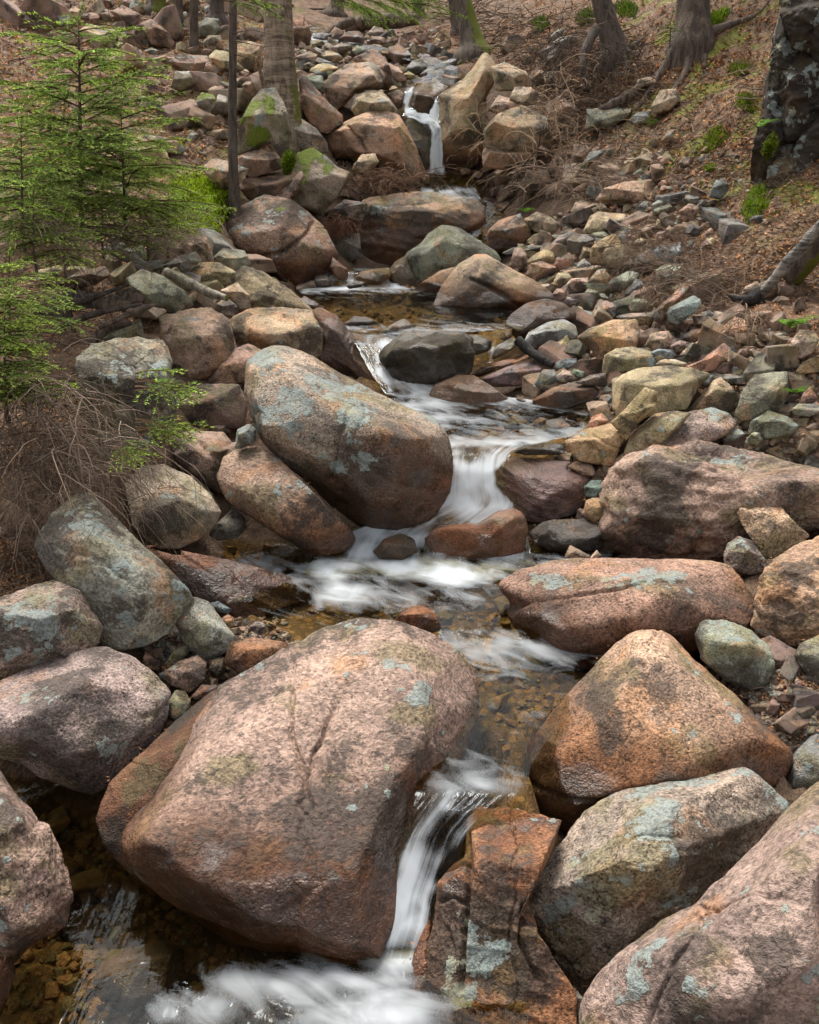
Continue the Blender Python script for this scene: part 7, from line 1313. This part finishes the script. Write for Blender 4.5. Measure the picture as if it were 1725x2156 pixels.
def put_branch(root, p, az, L, pitch, rs, tint=1.0, roll=0):
    key = min(SPR, key=lambda k: abs(k - L)); o = link('branch', SPR[key][rs.randint(2)], root, np.array(p) - np.array(root.location)); k = L / key
    o.rotation_euler = Euler((rs.uniform(-.2, .2) + roll, -pitch, az), 'XYZ'); o.scale = (k, k * rs.uniform(.85, 1.15), k); b = tint * rs.uniform(.8, 1.2); o.color = (b, b, b * rs.uniform(.8, 1.2), 1); return o
def spruce(name, label, base, top, nb, Lmax, seed, tint=1.0, lo=.12, group='young spruces', azr=None, profile=.8):
    rs = np.random.RandomState(seed); b = at(*base); t = at(*top); Hh = np.linalg.norm(t - b); root = empty(name, b); tag(root, label, 'spruce', group)
    limb('trunk', [b - [0, 0, .1], b, (b + t) / 2, t], [.012 * Hh + .006, .012 * Hh + .004, .008 * Hh + .002, .002], BARK_D, root, 20, 7, .15, seed)
    az = rs.uniform(0, 6)
    for i in range(nb):
        f = lo + (1 - lo) * (i + rs.uniform(0, .8)) / nb; az += 2.4 + rs.uniform(-.4, .4); L = max(.1, Lmax * (1 - f) ** profile + .07) * rs.uniform(.75, 1.1)
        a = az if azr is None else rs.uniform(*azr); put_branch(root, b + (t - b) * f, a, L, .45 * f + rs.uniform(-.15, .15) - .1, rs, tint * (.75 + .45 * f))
    put_branch(root, t - (t - b) * .03, 0, .16, 1.45, rs, tint * 1.2)
    return root
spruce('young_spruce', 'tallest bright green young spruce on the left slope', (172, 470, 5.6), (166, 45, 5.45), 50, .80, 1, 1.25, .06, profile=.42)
spruce('young_spruce', 'yellow-green young spruce at the left edge in front of the tallest one', (48, 490, 4.9), (45, 285, 4.85), 22, .46, 2, 1.4, .15, profile=.6)
spruce('young_spruce', 'spruce with long boughs reaching right towards the moss carpet', (265, 480, 5.5), (255, 235, 5.4), 20, .62, 3, 1.2, .1, profile=.4)
spruce('young_spruce', 'small low spruce seedling below the left-edge spruce', (72, 530, 4.7), (70, 440, 4.7), 18, .2, 4, 1.2, .15)
spruce('young_spruce', 'dim spruce behind the tallest young spruce', (110, 440, 6.6), (105, 180, 6.6), 18, .6, 5, 1.0, .15, profile=.6)
spruce('young_spruce', 'small spruce sprig beside the moss carpet', (352, 510, 6.2), (355, 400, 6.2), 22, .28, 6, 1.1, .1)
spruce('young_spruce', 'near spruce at the left edge above the dead twigs', (-50, 1000, 3.7), (-40, 560, 3.7), 34, .36, 7, 1.15, .35, azr=(-1.3, .9), profile=.35)
for i, (x, y, Y, h, L, lb) in enumerate([(215, 505, 5.2, 85, .3, 'ankle-high spruce left of the moss carpet'), (310, 515, 5.6, 70, .28, 'low spruce right below the long-boughed spruce'), (395, 470, 6.8, 60, .3, 'small spruce standing in the moss carpet'), (135, 545, 4.8, 60, .24, 'low spruce above the bark heap'), (20, 700, 4.0, 140, .34, 'leafy spruce at the left edge below the bark heap'), (10, 840, 3.7, 160, .3, 'shadowed spruce at the left edge among dead twigs')]):
    spruce('young_spruce', lb, (x, y, Y), (x, y - h, Y), 16, L, 20 + i, 1.25, .1, profile=.45)
spruce('young_spruce', 'tiny spruce seedling by the thick trunk on the right slope', (1412, 75, 9.1), (1412, 48, 9.1), 10, .12, 8, .8, .1)
for i, (x, y, Y, az, L, lb) in enumerate([(285, 805, 3.4, -.1, .3, 'fresh green spruce sprig before the tall grey-green slab'), (285, 900, 3.35, .0, .32, 'fresh green spruce sprig above the tan twig-covered boulder'), (235, 948, 3.35, -.2, .2, 'lowest fresh green spruce sprig in the dead twigs'), (60, 600, 3.6, .5, .2, 'bright spruce tip over the bark heap at left')]):
    rs = np.random.RandomState(90 + i); root = empty('spruce_sprig', at(x, y, Y)); tag(root, lb, 'spruce')
    for k in range(5): put_branch(root, at(x, y + (k - 2) * 9, Y + .03 * k), az + rs.uniform(-.5, .5), L * rs.uniform(.7, 1), rs.uniform(-.2, .3), rs, 1.35)
root = empty('spruce_bough', at(700, -20, 9.0)); tag(root, 'green spruce boughs hanging over the far stream at top edge', 'spruce'); rs = np.random.RandomState(99)
for i in range(12): put_branch(root, at(690 + i * 12, -18 + rs.uniform(-8, 26), 9.0 + rs.uniform(-.3, .5)), rs.uniform(-.3, .3), rs.uniform(.35, .7), rs.uniform(-.5, -.1), rs, .85)
root = empty('spruce_bough', at(505, -20, 7.4)); tag(root, 'short spruce bough across the thin trunk at top edge', 'spruce')
for i in range(5): put_branch(root, at(470 + i * 14, -6 + rs.uniform(-6, 12), 7.5), rs.uniform(-.6, .4), .3, rs.uniform(-.3, .1), rs, .9)

# --- dead twigs and dry brush
def thicket(name, label, starts, n, Lr, seed, col, rad, arch=.7, grav=.9, dirb=(0, 0, 0), gens=(3, 1)):
    rs = np.random.RandomState(seed); m = 7; PP, RR = [], []
    st = np.array([starts[k] for k in rs.randint(len(starts), size=n)]); px = st[:, :2] + rs.normal(size=(n, 2)) * st[:, 2:4]; Yq = st[:, 4] + rs.uniform(-1, 1, n) * st[:, 5]
    D = Fv + ((px[:, :1] - CX) / FPX) * Rv + ((CY - px[:, 1:2]) / FPX) * Uv; p = CAM + D * (Yq / D[:, 1])[:, None]; az = rs.uniform(0, 6.28, n)
    d = np.stack([np.cos(az), np.sin(az) - .2, rs.uniform(0, 1, n) * arch], 1) + np.array(dirb); L = rs.uniform(*Lr, n); r = rad * rs.uniform(.7, 1.3, n)
    for g_ in range(len(gens) + 1):
        d = d / np.linalg.norm(d, axis=1)[:, None]; pts = [p]
        for j in range(m): d = d + np.array([0, 0, -grav / m]) + rs.normal(size=d.shape) * .13; d /= np.linalg.norm(d, axis=1)[:, None]; pts.append(pts[-1] + d * (L / m)[:, None])
        P = np.stack(pts, 1); gz_ = H(P[..., 0].ravel(), P[..., 1].ravel()).reshape(P.shape[:2]); P[..., 2] = np.maximum(P[..., 2], gz_ + .003); PP.append(P); RR.append(np.linspace(1, .35, m + 1)[None] * r[:, None])
        if g_ < len(gens):
            k = np.repeat(np.arange(len(P)), gens[g_]); jj = rs.randint(1, m, len(k)); p = P[k, jj]; d = (P[k, jj] - P[k, jj - 1]) / (L[k] / m)[:, None] + rs.normal(size=(len(k), 3)) * .9; L = L[k] * rs.uniform(.3, .65, len(k)); r = r[k] * .65
    P = np.concatenate(PP); V, Fc = tubes(P, np.concatenate(RR)); o = based(name, V, Fc, TWIGM)
    color_attr(o.data, 'tone', np.repeat(np.array(col) * rs.uniform(.5, 1.35, (len(P), 1)), (m + 1) * 3, 0)); tag(o, label, 'shrub'); return o
thicket('dry_brush', 'tan tangle of dry brush right of the tall peaked boulder', [(1110, 300, 45, 35, 9.6, .4), (1160, 240, 40, 40, 9.7, .4), (1180, 350, 45, 30, 9.2, .4)], 200, (.25, .65), 1, (.38, .27, .185), .0045, arch=1.2, grav=1.1)
thicket('dry_brush', 'thinner dry brush hanging below the rooty right slope', [(1240, 380, 50, 25, 8.8, .3), (1300, 400, 50, 20, 8.4, .3)], 170, (.2, .5), 2, (.27, .20, .15), .0042, arch=.9)
thicket('dry_brush', 'dark rootlets hanging from the bank under the leaning trunk', [(1180, 110, 40, 40, 10.3, .3), (1250, 130, 40, 40, 9.8, .3)], 150, (.2, .6), 3, (.11, .08, .062), .004, arch=.4, grav=1.2)
thicket('dead_twigs', 'grey mass of dead hanging spruce twigs at the left edge', [(50, 820, 45, 60, 3.7, .2), (130, 890, 45, 50, 3.7, .2), (40, 970, 50, 50, 3.55, .15), (170, 980, 45, 35, 3.65, .15)], 260, (.18, .5), 4, (.20, .15, .115), .0028, arch=.5, grav=1.3, dirb=(.1, -.1, 0))
thicket('dead_twigs', 'dead twigs under the tall young spruce', [(150, 480, 90, 25, 5.5, .3), (280, 500, 80, 25, 5.6, .3), (60, 500, 50, 30, 5.1, .3)], 330, (.15, .45), 5, (.26, .20, .155), .0026, arch=.7)
thicket('root_tangle', 'tangled rootlets spilling over the right bank above the egg boulder', [(1370, 520, 50, 30, 6.7, .3), (1440, 570, 50, 35, 6.1, .3), (1490, 600, 40, 30, 5.8, .2)], 260, (.15, .45), 6, (.19, .135, .10), .0026, arch=.4, grav=1.5)
thicket('root_tangle', 'pale rootlets hanging over the orange block under the birch root', [(1570, 660, 14, 12, 5.0, .06)], 26, (.12, .28), 7, (.28, .20, .14), .0022, arch=.2, grav=2.2)
thicket('drift_debris', 'reddish driftwood debris below the waterfall boulder', [(770, 385, 40, 10, 9.0, .2), (820, 370, 30, 12, 9.1, .2)], 110, (.12, .35), 8, (.20, .125, .085), .004, arch=.5)
thicket('drift_debris', 'red-brown rootlets draped in the cleft left of the wall-like boulder', [(715, 470, 22, 10, 8.3, .1)], 90, (.08, .2), 9, (.17, .085, .055), .003, arch=.4, grav=1.6)

# --- ferns and green sprigs
def fern(label, x, y, Y, n, L, seed, tint=1.0):
    rs = np.random.RandomState(seed); b = at(x, y, Y); root = empty('fern', b); tag(root, label, 'fern')
    for i in range(n):
        az = rs.uniform(-3.0, -.1) if i else -1.5; m = 16; pts = [np.zeros(3)]; d = np.array([math.cos(az) * .6, math.sin(az) * .6, .9]); Lk = L * rs.uniform(.7, 1.1)
        for j in range(m): d = d + np.array([0, 0, -1.5 / m]); d /= np.linalg.norm(d); pts.append(pts[-1] + d * Lk / m)
        pts = np.array(pts); V, Fc = tube(pts, np.linspace(.0016, .0006, m + 1), 3); VV = [V]; FF = [np.concatenate([Fc[:, :3], Fc[:, [0, 2, 3]]])]; CC = [np.tile([.12, .16, .04], (len(V), 1))]; k = len(V)
        side = np.cross(pts[-1] - pts[0], [0, 0, 1.0]); side /= np.linalg.norm(side)
        for j in range(3, m):
            ln = Lk * .26 * math.sin(math.pi * (j / m) ** .7 * .95) + .004
            for sg in (-1, 1):
                tdir = pts[j + 1] - pts[j]; tdir /= np.linalg.norm(tdir); dv = side * sg + tdir * .35; dv /= np.linalg.norm(dv); wv = tdir * Lk / m * .42
                P = np.array([pts[j] - wv * .6, pts[j] + dv * ln * .5 - wv, pts[j] + dv * ln, pts[j] + dv * ln * .5 + wv, pts[j] + wv * .6]) + np.array([0, 0, -.01]) * rs.rand()
                VV.append(P); FF.append(np.array([[0, 1, 4], [1, 3, 4], [1, 2, 3]]) + k); k += 5; CC.append(np.tile(np.array([.13, .27, .035]) * rs.uniform(.7, 1.3) * tint, (5, 1)))
        me = mesh_np('frond', np.concatenate(VV), np.concatenate(FF), NEEDLE, False); color_attr(me, 'tone', np.concatenate(CC)); link('frond', me, root)
fern('bright green fern hanging beside the orange block at the right edge', 1662, 692, 4.75, 5, .20, 1)
fern('small fern growing beside the black cliff', 1598, 272, 6.2, 3, .17, 2, 1.1)
fern('small green sprig next to the olive-grey flat-faced block', 1672, 828, 4.35, 5, .10, 3, .8)
fern('tiny green plant above the pale smooth oval rock', 1108, 448, 8.4, 5, .12, 4, .9)
print('objects', len(bpy.data.objects), 'tris', sum(len(m.polygons) * 2 for m in bpy.data.meshes))
